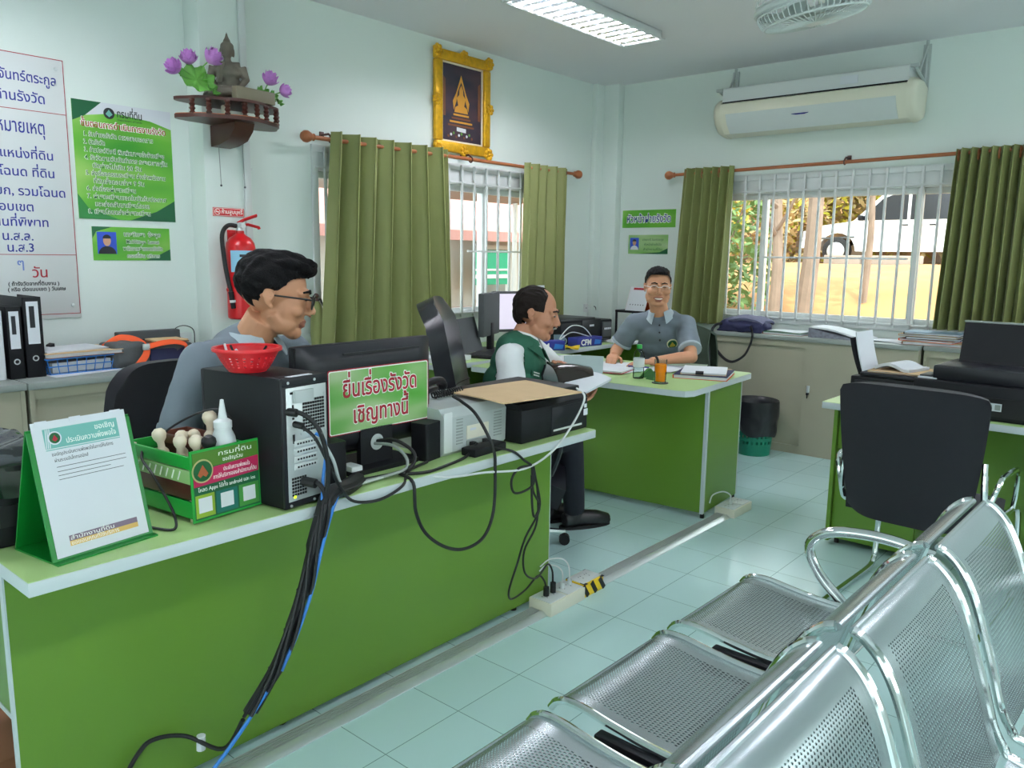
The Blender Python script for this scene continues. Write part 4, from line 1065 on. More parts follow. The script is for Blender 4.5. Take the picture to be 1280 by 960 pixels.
cable('power_cable', 'thin black cable beside it falling to the second hole of the floor socket', [(-1.735, 2.16, .69), (-1.738, 2.19, .58), (-1.75, 2.20, .46), (-1.78, 2.17, .36), (-1.80, 2.20, .26), (-1.84, 2.32, .19), (-1.88, 2.44, .20), (-1.885, 2.48, .16), (-1.888, 2.49, .10)], .004, extra=[('plug', [((-1.888, 2.492, .062), (-1.888, 2.492, .105), .012)], M['rubber'])])
cable('monitor_cable', 'black monitor cable curving out of the stand to the desk front', [(-1.94, 1.615, .842), (-1.88, 1.64, .850), (-1.82, 1.66, .82), (-1.80, 1.64, .785), (-1.80, 1.58, .772), (-1.81, 1.48, .772), (-1.82, 1.42, .775)], .006)
cable('monitor_cable', 'grey monitor cable curving below the black one out of the stand', [(-1.94, 1.605, .836), (-1.87, 1.62, .838), (-1.815, 1.625, .81), (-1.79, 1.60, .782), (-1.80, 1.53, .771), (-1.80, 1.45, .772)], .005, M['cabtop'])
cable('keyboard_cable', 'thin black cable from the tower sagging over the front edge of the desk', [(-1.76, 1.19, .99), (-1.715, 1.215, .96), (-1.70, 1.25, .88), (-1.715, 1.30, .80), (-1.735, 1.36, .745), (-1.733, 1.45, .73), (-1.735, 1.54, .752), (-1.80, 1.62, .768), (-1.84, 1.74, .768)], .0045, extra=[('plug', [((-1.765, 1.185, .99), (-1.738, 1.2, .985), .009)], M['rubber'])])
cable('monitor_cable', 'black video cable plugged high into the tower and curving down to the bundle', [(-1.765, 1.17, 1.025), (-1.72, 1.19, 1.02), (-1.69, 1.215, .98), (-1.685, 1.235, .90), (-1.70, 1.245, .82), (-1.712, 1.24, .76)], .0065, extra=[('plug', [((-1.765, 1.165, 1.025), (-1.735, 1.18, 1.023), .011)], M['rubber'])])
cable('power_cable', 'black power cable plugged low into the tower beside the yellow lamp', [(-1.76, 1.22, .83), (-1.725, 1.235, .825), (-1.712, 1.245, .79), (-1.714, 1.24, .74)], .0065, extra=[('plug', [((-1.765, 1.212, .83), (-1.728, 1.228, .826), .013)], M['rubber'])])
cable('network_cable', 'short blue network cable in the slots of the tower', [(-1.755, 1.25, .955), (-1.735, 1.262, .94), (-1.728, 1.262, .90), (-1.725, 1.25, .84), (-1.716, 1.238, .775)], .0045, M['blue'])
cable('data_cable', 'grey cable running from the tower side down onto the desk', [(-1.762, 1.27, .94), (-1.735, 1.29, .88), (-1.755, 1.33, .80), (-1.79, 1.40, .772), (-1.80, 1.52, .770)], .0045, M['greyplast'])
cable('power_cable', 'black cable looping in front of the stamp crate on the desk', [(-2.05, .92, .915), (-2.02, .905, .90), (-1.95, .895, .88), (-1.88, .895, .83), (-1.84, .895, .79), (-1.825, .885, .766), (-1.86, .86, .765), (-1.95, .84, .765)], .0035)
cable('data_cable', 'thin dark cable curving up behind the stamps to the tower', [(-2.10, .99, .90), (-2.08, 1.0, .95), (-2.02, 1.06, 1.0), (-1.98, 1.10, 1.01), (-1.95, 1.118, .99)], .003)
cable('power_cable', 'black cable lying from the white printer across the desk towards the monitor', [(-1.835, 1.97, .79), (-1.80, 1.88, .767), (-1.77, 1.75, .765), (-1.76, 1.66, .765), (-1.79, 1.60, .766)], .005)

# ---- floor sockets
def socket_box(lab, c, d, m=M['cream'], outlets=2, nm='floor_socket', group='floor socket boxes'):
    t = thing(nm, lab, 'socket', (c[0], c[1], 0), 0, group)
    MB().bx(-d[0]/2, d[0]/2, -d[1]/2, d[1]/2, .0, d[2], .003).build('box', m, t)
    for i in range(outlets):
        y = (i-(outlets-1)/2)*d[1]/outlets
        pl = MB().bx(-d[0]/2+.008, d[0]/2-.008, y-d[1]/outlets/2+.006, y+d[1]/outlets/2-.006, d[2]-.001, d[2]+.004, .001).build('socket_plate', M['white'], t)
        h_ = MB()
        for yy in (-.022, .022):
            for a, c2 in ((-.012, -.007), (-.012, .007), (.008, 0)): h_.bx(a-.003, a+.003, y+yy+c2-.0015, y+yy+c2+.0015, d[2]+.0035, d[2]+.0046)
        h_.build('socket_holes', M['rubber'], pl)
    return t
socket_box('cream double socket box with four plugs, on the floor by the green desk', (-1.885, 2.52, 0), (.115, .235, .055))
ty = socket_box('socket box wrapped in black and yellow hazard tape on the floor', (-1.885, 2.713, 0), (.10, .145, .06), m=M['yellow'], outlets=1)
for y in (-.06, 0., .06):
    MB().box((.0505, y, .03), (.002, .022, .066), rot=(.6, 0, 0)).build('hazard_stripe', M['rubber'], ty)
for (x, y) in ((-.035, -.06), (.04, -.06), (.04, .062), (-.035, .062)): MB().bx(x-.014, x+.014, y-.010, y+.010, .0595, .0615).build('hazard_stripe', M['rubber'], ty)
socket_box('cream socket box on the floor near the centre desk', (-1.885, 4.175, 0), (.12, .23, .05), outlets=2)
cable('data_cable', 'white plug and cord in the third hole of the cream floor socket', [(-1.887, 2.555, .075), (-1.887, 2.553, .13), (-1.90, 2.53, .16), (-1.93, 2.50, .165), (-1.935, 2.46, .15)], .003, M['whitep'], extra=[('plug', [((-1.887, 2.556, .060), (-1.887, 2.556, .085), .010)], M['whitep'])])
cable('data_cable', 'white plug and cord in the last hole of the cream floor socket', [(-1.887, 2.605, .075), (-1.89, 2.602, .14), (-1.90, 2.57, .18), (-1.93, 2.52, .185), (-1.94, 2.47, .165)], .003, M['whitep'], extra=[('plug', [((-1.887, 2.606, .060), (-1.887, 2.606, .085), .010)], M['whitep'])])
cable('data_cable', 'white plug and cord from the far floor socket to the centre desk', [(-1.888, 4.14, .075), (-1.89, 4.135, .11), (-1.92, 4.10, .13), (-1.96, 4.06, .11), (-1.962, 4.03, .07)], .004, M['whitep'], extra=[('plug', [((-1.888, 4.14, .055), (-1.888, 4.14, .08), .011)], M['whitep'])])
# ================================================================== WALL THINGS
# ---- big white notice board at the left
BT, BB, BL_, BR_ = 2.318, 1.102, .40, 1.635
s = thing('notice_board', 'large white board with navy Thai lettering and red ruled lines at the left edge', 'notice board', (XA+.002, BR_, BB), 0, rot=WALL_A)
bh = BT-BB; bw_ = BR_-BL_
MB().bx(-bw_, 0, 0, bh, 0, .006, .001).build('panel', M['white'], s)
def rule(x0, x1, y0, y1): MB().bx(x0, x1, y0, y1, .0055, .0068).build('red_rule', M['textred'], s)
rule(-bw_, -.002, bh-.005, bh-.0015); rule(-bw_, -.002, .018, .021); rule(-.005, -.002, .018, bh-.002); rule(-bw_, -.003, 2.066-BB, 2.069-BB); rule(-bw_, -.003, 1.405-BB, 1.408-BB)
def tx(b, yr, z, size, m=M['textnavy'], wd=None, nm='lettering', x0=None):
    text(b, size, m, s, (yr-BR_) if x0 is None else x0-BR_, z-BB, .0064, align='RIGHT' if x0 is None else 'LEFT', depth=.0004, width=wd, bold=.0006)
tx('นายชาตรี จันทร์ตระกูล', 1.600, 2.195, .062, wd=.44); tx('หัวหน้าด้านรังวัด', 1.545, 2.105, .062, wd=.36)
tx('หมายเหตุ', 1.535, 1.965, .085, wd=.20)
for b_, yr, z in (('ตำแหน่งที่ดิน', 1.563, 1.842), ('ออกโฉนด ที่ดิน', 1.563, 1.760), ('แบ่งแยก, รวมโฉนด', 1.605, 1.672), ('สอบเขต', 1.460, 1.600), ('แผนที่พิพาท', 1.520, 1.530), ('น.ส.ล.', 1.448, 1.465), ('น.ส.3', 1.448, 1.412)):
    tx(b_, yr, z+.008, .056)
tx('วัน', 1.500, 1.300, .066, M['textred'])
tx('( ถ้ารังวัดจากที่ดินงาน )', 1.545, 1.262, .024, M['textblack']); tx('( หรือ ต่อแนบเขต ) วันเศษ', 1.572, 1.236, .024, M['textblack'])
tx('ๆ', 1.40, 1.345, .06, mat('marker_blue', '#6f86c4', .6))
for x, y in ((-.035, bh-.045), (-.035, .06)): MB().lathe([(0, .0055), (.009, .0055), (.008, .010), (0, .011)], (x, y, 0), 14).build('screw_cap', M['alu'], s)

def printed(nm, lab, cat, y0, y1, z0, z1, rot=WALL_A, pos=None, m=M['printgreen']):
    """printed sheet on a wall; local origin at its lower left corner"""
    s = thing(nm, lab, cat, pos, 0, rot=rot); w, h = y1-y0, z1-z0
    MB().bx(0, w, 0, h, 0, .0025).build('print', m, s); return s, w, h

# ---- procedure poster
s, w, h = printed('poster', 'green procedure poster with a numbered Thai list beside the white board', 'poster', 1.660, 2.150, 1.585, 2.152, pos=(XA+.001, 1.660, 1.585))
MB().prism([(0, h), (.14, h), (.06, h-.07), (0, h-.10)], .0025, .0029).build('corner_shape', M['signgreen'], s)
MB().prism([(.14, h), (.49, h), (.49, h-.09), (.38, h-.06), (.2, h-.045), (.06, h-.07)], .0025, .0028).build('top_shape', M['paperg'], s)
MB().prism([(w, 0), (w, .11), (w-.10, .05), (w-.24, .0)], .0025, .0029).build('corner_shape', M['signgreen'], s)
MB().prism([(0, 0), (.2, 0), (.05, .05), (0, .12)], .0025, .0029).build('corner_shape', M['greend'], s)
em = MB().lathe([(0, 0), (.027, 0), (.027, .0005), (0, .0005)], (.175, h-.048, .003), 28).build('emblem', M['textblack'], s)
MB().prism([(.158, h-.052), (.175, h-.03), (.192, h-.052), (.175, h-.066)], .0036, .0040).build('emblem_mark', M['teal'], em)
text('กรมที่ดิน', .05, M['textblack'], s, .212, h-.060, .0032, depth=.0002, width=.125, bold=.0008)
text('Department of Lands', .012, M['textblack'], s, .214, h-.077, .0032, depth=.0002, width=.123)
text('ขั้นตอนการดำเนินการงานรังวัด', .042, M['textwhite'], s, .035, h-.122, .0031, depth=.0002, width=.424, bold=.003, name='lettering_outline')
text('ขั้นตอนการดำเนินการงานรังวัด', .042, M['textred'], s, .037, h-.122, .0034, depth=.0002, width=.42, bold=.0006)
rows = ['1. รับคำขอรังวัด ตรวจสอบเอกสาร', '2. นัดรังวัด', '3. ค้นประวัติคดี พิมพ์หมายแจ้งข้างเคียง', '4. รังวัดตามวันนัดทำการ ระยะเวลาอยู่ใน', '    นัดช่างไม่เกิน 20 วัน', '5. ส่งเรื่องกรรมระเบียน ส่งเจ้าพนักงาน', '    ที่ดินสั่งถอนจ่าย 9 วัน', '6. ส่งเรื่องฝ่ายทะเบียน', '7. ฝ่ายทะเบียนแจกใบนัดรับประกาศ', '    และส่งกลับมาเขียนโฉนด', '8. เขียนโฉนดส่งฝ่ายทะเบียน']
wds = [.34, .10, .40, .415, .24, .40, .25, .24, .40, .27, .31]
for i, (r_, wd) in enumerate(zip(rows, wds)):
    x = .045+(.035 if r_[0] == ' ' else 0); yy = h-.168-i*.0372
    text(r_.strip(), .031, M['textwhite'], s, x-.001, yy, .0030, depth=.0001, width=wd+.003, bold=.0017, name='lettering_outline')
    text(r_.strip(), .031, M['textgreen'], s, x, yy, .0033, depth=.0002, width=wd, bold=.0003)

def portrait(s, x, y, w, h, shirt):
    p = MB().bx(x, x+w, y, y+h, .0025, .0032).build('portrait_photo', M['photoblue'], s); cx = x+w/2
    MB().prism([(cx+w*.46*math.cos(a), y+max(0, h*.36*math.sin(a))) for a in [i*PI/12 for i in range(13)]], .0032, .0036).build('portrait_clothes', shirt, p)
    MB().prism([(cx+w*.2*math.cos(i*PI/10), y+h*.60+h*.24*math.sin(i*PI/10)) for i in range(20)], .0034, .0039).build('portrait_face', M['facep'], p)
    MB().prism([(cx+w*.22*math.cos(i*PI/10), y+h*.70+h*.18*math.sin(i*PI/10)) for i in range(11)], .0037, .0042).build('portrait_hair', M['textblack'], p)
s, w, h = printed('name_plate', 'green name plate with a small portrait photo under the procedure poster', 'name plate', 1.715, 2.112, 1.381, 1.549, pos=(XA+.001, 1.715, 1.381))
MB().prism([(w, 0), (w, .06), (w-.08, .02), (w-.14, 0)], .0025, .0029).build('corner_shape', M['signgreen'], s)
MB().prism([(0, h), (.10, h), (.02, h-.025), (0, h-.06)], .0025, .0029).build('corner_shape', M['signgreen'], s)
portrait(s, .022, .032, .095, .11, M['textblack'])
for i, (b_, wd, sz) in enumerate((('นายวิทยา  ง้ออุด', .19, .030), ('Mr.Wittaya  Luecut', .17, .026), ('พนักงานช่างงานรังวัด', .205, .028), ('กรมที่ดิน บริการ', .17, .024))):
    text(b_, sz, M['textwhite'], s, .252, h-.045-i*.036, .0030, align='CENTER', depth=.0001, width=wd+.003, bold=.002, name='lettering_outline')
    text(b_, sz, M['textgreen'], s, .252, h-.045-i*.036, .0033, align='CENTER', depth=.0002, width=wd, bold=.0003)

# ---- signs in the corner
s, w, h = printed('sign', 'narrow green sign with dark Thai lettering in the room corner above the smiling man', 'sign', 0, .535, 0, .152, rot=WALL_B, pos=(-4.005, YB-.001, 1.690))
text('หัวหน้าฝ่ายรังวัด', .088, M['textwhite'], s, w/2, .046, .003, align='CENTER', depth=.0002, width=.445, bold=.007, name='lettering_outline')
text('หัวหน้าฝ่ายรังวัด', .088, M['textnavy'], s, w/2, .046, .0034, align='CENTER', depth=.0002, width=.44, bold=.001)
s, w, h = printed('name_plate', 'green name plate with a portrait photo in the corner under the narrow sign', 'name plate', 0, .40, 0, .165, rot=WALL_B, pos=(-3.935, YB-.001, 1.462), m=M['printpale2'])
MB().prism([(w, 0), (w, .05), (w-.08, .015), (w-.3, 0)], .0025, .0029).build('corner_shape', M['signgreen'], s)
portrait(s, .018, .035, .09, .105, M['white'])
for i, (b_, wd) in enumerate((('นายชาตรี จันทร์ตระกูล', .21), ('หัวหน้าฝ่ายรังวัด', .17), ('สำนักงานที่ดิน', .19))): text(b_, .027, M['textgreen'], s, .25, h-.05-i*.042, .003, align='CENTER', depth=.0002, width=wd)

# ---- no smoking sign
s, w, h = printed('sign', 'small red no smoking sign above the fire extinguisher', 'sign', 0, .185, 0, .046, pos=(-4.079, 2.285, 1.622), m=M['red'])
MB().bx(.003, w-.003, .003, h-.003, .0024, .0027).build('border', M['textwhite'], s); MB().bx(.005, w-.005, .005, h-.005, .0026, .0030).build('field', M['red'], s)
MB().tube([(.026+.015*math.cos(a*PI/10), h/2+.015*math.sin(a*PI/10), .0034) for a in range(20)], .0016, 6, closed=True).tube([(.016, h/2+.010, .0034), (.036, h/2-.010, .0034)], .0014, 6).bx(.016, .036, h/2-.002, h/2+.002, .003, .0036).build('no_smoking_symbol', M['textwhite'], s)
text('ห้ามสูบบุหรี่', .030, M['textwhite'], s, .112, .015, .0032, align='CENTER', depth=.0002, width=.125, bold=.0006)

# ---- fire extinguisher
t = thing('fire_extinguisher', 'red fire extinguisher hanging on the wall pier', 'fire extinguisher', (-3.985, 2.385, 1.07))
MB().lathe([(0, 0), (.070, 0), (.078, .008), (.079, .02), (.079, .38), (.074, .41), (.055, .437), (.03, .452), (.022, .46), (.022, .475), (0, .475)], seg=36).build('cylinder', M['red'], t)
lb = MB(); lb.sheet(lambda u, v: (.0797*math.cos(-1.25+1.9*u), .0797*math.sin(-1.25+1.9*u), .255+.115*v), 16, 4, .0006)
l_ = lb.build('label', M['skyblue'], t)
MB().sheet(lambda u, v: (.0803*math.cos(-.52+1.0*u), .0803*math.sin(-.52+1.0*u), .285+.034*v), 10, 2, .0006).build('label_band', M['textblack'], l_)
for i in range(3):
    a = -.36+i*.33
    MB().sheet(lambda u, v, a=a: (.0808*math.cos(a+.14*u), .0808*math.sin(a+.14*u), .292+.014*v), 4, 2, .0006).build('pictogram', M['textwhite'], l_)
MB().sheet(lambda u, v: (.0803*math.cos(-.62+.9*u), .0803*math.sin(-.62+.9*u), .335+.014*v), 8, 2, .0006).build('label_print', M['textblack'], l_)
MB().sheet(lambda u, v: (.0797*math.cos(-.35+.62*u), .0797*math.sin(-.35+.62*u), .135+.095*v), 8, 4, .0006).build('inspection_tag', M['paper'], t)
MB().sheet(lambda u, v: (.0803*math.cos(-.15+.4*u), .0803*math.sin(-.15+.4*u), .15+.05*v), 6, 2, .0006).build('inspection_print', M['yellow'], t)
MB().cyl((0, 0, .475), (0, 0, .515), .017, seg=16).box((.0, .0, .505), (.05, .024, .03), .004).build('valve', M['alu'], t)
MB().tube([(.0, -.01, .515), (.0, .03, .535), (.0, .105, .56)], .007, 8, sx=1.6).build('carry_handle', M['red'], t)
MB().tube([(.0, -.005, .50), (.0, .05, .51), (.0, .115, .497), (.0, .12, .488)], .006, 8, sx=1.6).build('squeeze_lever', M['red'], t)
MB().lathe([(0, 0), (.014, 0), (.014, .01), (0, .01)], (.03, .0, .5), 16, rot=(0, PI/2, 0)).build('pressure_gauge', M['white'], t)
MB().tube(spline([(.0, -.02, .50), (.0, -.07, .50), (.0, -.105, .45), (.01, -.105, .33), (.02, -.095, .22), (.03, -.085, .15)], 6), .0115, 10).build('hose', M['rubber'], t)
MB().cyl((.03, -.085, .15), (.034, -.076, .06), .015, .013, 12).build('nozzle', M['black'], t)
MB().cyl((.033, -.079, .105), (.0335, -.0785, .092), .0165, seg=12).build('nozzle_band', M['white'], t)
MB().tube([(.0795*math.cos(a), .0795*math.sin(a), .16) for a in [i*2*PI/30 for i in range(31)]], .004, 6).box((.02, -.088, .16), (.02, .025, .018), .003).build('strap', M['red'], t)
MB().box((-.085, 0, .45), (.012, .05, .06), .002).box((-.05, 0, .458), (.06, .02, .008)).build('wall_bracket', M['red'], t)

# ---- statue shelf on the pier
t = thing('altar_shelf', 'dark carved wooden altar shelf on the wall pier with turned spindles', 'shelf', (-3.92, 2.335, 2.10))
def lobed(k):
    out = []
    for i in range(48):
        a = 2*PI*i/48; r = 1+.10*math.cos(3*a)+.05*math.cos(6*a); out.append((.145*k*r*math.cos(a)+.0, .275*k*r*math.sin(a)))
    return [(max(p[0], -.155), p[1]) for p in out]
MB().prism(lobed(1.0), -.010, .008).build('lower_board', M['darkwood'], t)
MB().prism(lobed(1.0), .078, .092).build('upper_board', M['darkwood'], t)
MB().prism(lobed(.99), .008, .012).build('board_edge', M['wood'], t)
for i, (x, y) in enumerate(((.10, -.19), (.135, -.11), (.03, -.24), (.10, .19), (.135, .11), (.03, .24), (.145, -.02), (.145, .05))):
    MB().lathe([(0, .008), (.013, .008), (.015, .014), (.009, .022), (.016, .032), (.010, .042), (.016, .052), (.009, .062), (.014, .070), (.013, .078), (0, .078)], (x, y, 0), 14).build('spindle', M['darkwood'], t)
MB().prism([(-.145, -.012), (.10, -.012), (.085, -.05), (.03, -.095), (-.06, -.115), (-.145, -.12)], -.05, .06, mtx=Matrix(((1, 0, 0, 0), (0, 0, 1, 0), (0, 1, 0, 0), (0, 0, 0, 1)))).build('bracket', M['darkwood'], t)
o = MB().bx(-.02, .02, -.12, .12, 0, .062, .004).build('carved_rail', mat('panel_dark', '#77705c', .5)); o.location = (-3.80, 2.385, 2.1925); o.rotation_euler = (0, 0, .1); tag(o, 'carved grey rail standing on the altar shelf in front of the statue', 'rail')
o = MB().lathe([(0, 0), (.022, 0), (.022, .05), (.019, .055), (0, .055)]).build('candle_cup', M['cream']); o.location = (-3.88, 2.27, 2.112); tag(o, 'cream candle cup between the spindles of the altar shelf', 'cup')
for i, (x, y, lab) in enumerate(((-4.04, 2.30, 'left hanging cord with a bead under the altar shelf'), (-4.04, 2.44, 'right hanging cord with a bead under the altar shelf'))):
    c = thing('hanging_cord', lab, 'cord', (x+.02, y, 2.085), 0, 'cords hanging under the altar shelf')
    MB().tube(spline([(0, 0, 0), (.002, .003, -.15), (0, .008, -.30)], 5), .0022, 5).build('string', M['cabtop'], c); MB().ell((0, .008, -.305), (.006, .006, .006), nu=8, nv=6).build('bead', M['darkgrey'], c)

# seated bronze statue
t = thing('buddha_statue', 'dark bronze seated statue in meditation on the altar shelf', 'statue', (-3.955, 2.335, 2.192), math.radians(-40))
def remeshed(b, vox, it, name, m, parent=None, ang=60, disp=0):
    me = b.mesh(name+'_src', m); o = bpy.data.objects.new(name, me); COL.objects.link(o)
    r = o.modifiers.new('r', 'REMESH'); r.mode = 'VOXEL'; r.voxel_size = vox; r.use_smooth_shade = True
    if it: sm = o.modifiers.new('s', 'SMOOTH'); sm.factor = .5; sm.iterations = it
    dg = bpy.context.evaluated_depsgraph_get(); me2 = bpy.data.meshes.new_from_object(o.evaluated_get(dg)); bpy.data.objects.remove(o); bpy.data.meshes.remove(me)
    me2.name = name; me2.materials.clear()
    for q in (m if isinstance(m, (list, tuple)) else [m]): me2.materials.append(q)
    me2.polygons.foreach_set('use_smooth', [True]*len(me2.polygons))
    o2 = bpy.data.objects.new(name, me2); COL.objects.link(o2)
    if parent: o2.parent = parent
    return o2
b = MB()
b.ell((0, 0, .035), (.075, .11, .035)).ell((.02, -.075, .035), (.06, .05, .026)).ell((.02, .075, .035), (.06, .05, .026))
b.tube([(.0, .10, .05), (.075, .02, .055), (.07, -.05, .06)], [.03, .026, .02], 12).tube([(.0, -.10, .05), (.07, -.03, .045), (.075, .05, .05)], [.03, .026, .02], 12)
b.ell((-.005, 0, .10), (.045, .062, .06)).ell((0, 0, .16), (.045, .07, .05)).tube([(0, -.062, .185), (0, .062, .185)], .026, 12)
for s in (-1, 1): b.tube([(0, s*.07, .185), (-.005, s*.088, .125), (.035, s*.06, .075), (.06, s*.015, .07)], [.024, .021, .016, .013], 12)
b.cyl((0, 0, .19), (.004, 0, .235), .020, .018).ell((.006, 0, .262), (.033, .030, .040)).ell((.036, 0, .258), (.008, .007, .012)).ell((-.004, 0, .285), (.034, .034, .026)).ell((-.004, 0, .312), (.018, .018, .016)).lathe([(.014, .318), (.008, .335), (.003, .355), (0, .358)], (-.004, 0, 0))
for s in (-1, 1): b.ell((.0, s*.032, .255), (.009, .006, .024))
b.box((-.002, .0, .178), (.08, .055, .004))
remeshed(b, .004, 3, 'body', M['bronze'], t)
MB().sheet(lambda u, v: (.045+.004*v-.02*abs(u-.5), -.035+.03*u-.02*(1-v), .10+.10*v), 6, 8, .004).build('robe_fold', M['bronze'], t)

# lotus flowers and leaves
def lotus(loc, lab, rot, k=1.0):
    t = thing('lotus_flower', lab, 'flower', loc, 0, 'artificial lotus flowers on the altar shelf', rot=rot)
    for ring, (n, tilt, ln, z) in enumerate(((7, 1.15, .048, 0), (7, .75, .046, .004), (6, .4, .040, .008))):
        for i in range(n):
            a = 2*PI*i/n+ring*.4
            def pt(u, v, a=a, tilt=tilt, ln=ln, z=z):
                w = .019*math.sin(PI*min(1, .12+.88*v))**.7*(1-.15*v)*(2*u-1); r = ln*v*math.sin(tilt)*(1-.25*v)+.006; zz = z+ln*v*math.cos(tilt)+.012*v*v+ .006*(2*u-1)**2
                return (k*(r*math.cos(a)-w*math.sin(a)), k*(r*math.sin(a)+w*math.cos(a)), k*zz)
            MB().sheet(pt, 4, 6, .0012).build('petal', M['pink'], t)
    MB().ell((0, 0, .014*k), (.012*k, .012*k, .010*k), nu=10, nv=6).build('seed_head', M['yellow'], t)
    MB().tube(spline([(0, 0, 0), (0, 0, -.03*k), (.004, 0, -.06*k)], 4), .003, 6).build('stem', M['leaf'], t)
for (x, y, z, rot, k, lab) in ((-3.86, 2.015, 2.285, (.9, .5, 0), 1.15, 'outermost pink lotus flower drooping at the left end of the altar shelf'), (-3.88, 2.085, 2.335, (.25, .35, 0), 1.15, 'second pink lotus flower from the left on the altar shelf'), (-3.85, 2.165, 2.355, (-.3, .8, .3), 1.3, 'largest pink lotus flower just left of the statue'), (-3.86, 2.505, 2.305, (-.2, .5, 0), 1.2, 'pink lotus flower just right of the statue'), (-3.85, 2.575, 2.275, (-1.1, .5, 0), 1.0, 'outermost pink lotus flower at the right end of the altar shelf')):
    lotus((x, y, z), lab, rot, k)
def lleaf(loc, lab, rot, r):
    t = thing('lotus_leaf', lab, 'leaf', loc, 0, 'artificial lotus leaves on the altar shelf', rot=rot)
    def f(u, v):
        a = 2*PI*u+.15; rr = r*v*(1+.05*math.sin(8*a)); return (rr*math.cos(a)*.98, rr*math.sin(a), .15*r*v*v+.012*math.sin(8*a)*v*v)
    MB().sheet(f, 40, 8, .0015).build('blade', M['leaf'], t)
    MB().tube([(0, 0, 0), (.0, 0, -.03), (-.005, .0, -.05)], .003, 6).build('stalk', M['leaf'], t)
lleaf((-3.85, 2.105, 2.262), 'large round green lotus leaf at the left of the altar shelf', (.1, .95, 0), .085)
lleaf((-3.84, 2.165, 2.245), 'green lotus leaf leaning towards the statue, left side', (-.35, 1.0, .3), .06)
lleaf((-3.86, 2.49, 2.245), 'green lotus leaf at the right of the statue', (-.2, .9, 0), .055)
lleaf((-3.86, 2.555, 2.24), 'small green lotus leaf at the right end of the altar shelf', (-.5, .8, 0), .045)

# ---- gold framed picture
s = thing('framed_picture', 'gold framed picture of a golden seated figure high on the wall', 'picture', (XA+.008, 4.055, 2.160), 0, rot=(PI/2+.0, 0, PI/2))
w, h, fw_ = .57, .69, .072
fr = MB()
for (x0, x1, y0, y1) in ((0, w, 0, fw_), (0, w, h-fw_, h), (0, fw_, fw_, h-fw_), (w-fw_, w, fw_, h-fw_)): fr.bx(x0, x1, y0, y1, 0, .035, .010)
fr.build('frame', M['gold'], s)
for (cx, cy, rr) in ((.02, .02, .05), (w-.02, .02, .05), (.02, h-.02, .05), (w-.02, h-.02, .05), (w/2, .015, .045), (w/2, h-.015, .045), (.012, h/2, .045), (w-.012, h/2, .045)):
    orn = MB()
    for i in range(7):
        a = 2*PI*i/7; orn.ell((cx+rr*.62*math.cos(a), cy+rr*.62*math.sin(a), .034), (rr*.34, rr*.34, .014), nu=10, nv=6)
    orn.ell((cx, cy, .036), (rr*.4, rr*.4, .018), nu=12, nv=6)
    orn.build('ornament', M['gold'], s)
inn = MB()
for (x0, x1, y0, y1) in ((fw_, w-fw_, fw_, fw_+.012), (fw_, w-fw_, h-fw_-.012, h-fw_), (fw_, fw_+.012, fw_, h-fw_), (w-fw_-.012, w-fw_, fw_, h-fw_)): inn.bx(x0, x1, y0, y1, 0, .02, .003)
inn.build('inner_liner', M['tanw'], s)
pm = M['photo']; pi_ = MB().bx(fw_+.012, w-fw_-.012, fw_+.012, h-fw_-.012, .0, .010).build('image', pm, s)
cx = w/2-.01; goldp = mat('printed_gold', '#d99a35', .5); browp = mat('printed_brown', '#7a4a2c', .5)
def pp(nm, poly, m, z): MB().prism(poly, z, z+.0012).build(nm, m, pi_)
pp('image_column', [(fw_+.02, .25), (fw_+.045, .25), (fw_+.045, .50), (fw_+.02, .52)], browp, .010); pp('image_column', [(w-fw_-.045, .25), (w-fw_-.02, .25), (w-fw_-.02, .52), (w-fw_-.045, .50)], browp, .010)
pp('image_halo', [(cx-.075, .30), (cx-.085, .36), (cx-.05, .42), (cx-.03, .47), (cx, .545), (cx+.03, .47), (cx+.05, .42), (cx+.085, .36), (cx+.075, .30), (cx+.05, .36), (cx+.035, .43), (cx, .50), (cx-.035, .43), (cx-.05, .36)], goldp, .0105)
pp('image_figure', [(cx-.07, .285), (cx+.07, .285), (cx+.06, .32), (cx+.03, .335), (cx+.045, .385), (cx+.02, .41), (cx+.018, .445), (cx, .475), (cx-.018, .445), (cx-.02, .41), (cx-.045, .385), (cx-.03, .335), (cx-.06, .32)], goldp, .0115)
for k in range(4): pp('image_step', [(cx-.08-.018*k, .275-.025*k), (cx+.08+.018*k, .275-.025*k), (cx+.08+.018*k, .262-.025*k), (cx-.08-.018*k, .262-.025*k)], goldp if k % 2 == 0 else browp, .0108)
pp('image_tablet', [(cx-.045, .155), (cx+.05, .150), (cx+.05, .178), (cx-.045, .183)], M['paper'], .0112)
for k in range(10): pp('image_flower', [(cx-.13+.027*k+.010*math.cos(a*PI/4), .115+.012*(k % 3)+.010*math.sin(a*PI/4)) for a in range(8)], [browp, M['paperg'], M['leaf']][k % 3], .0112)
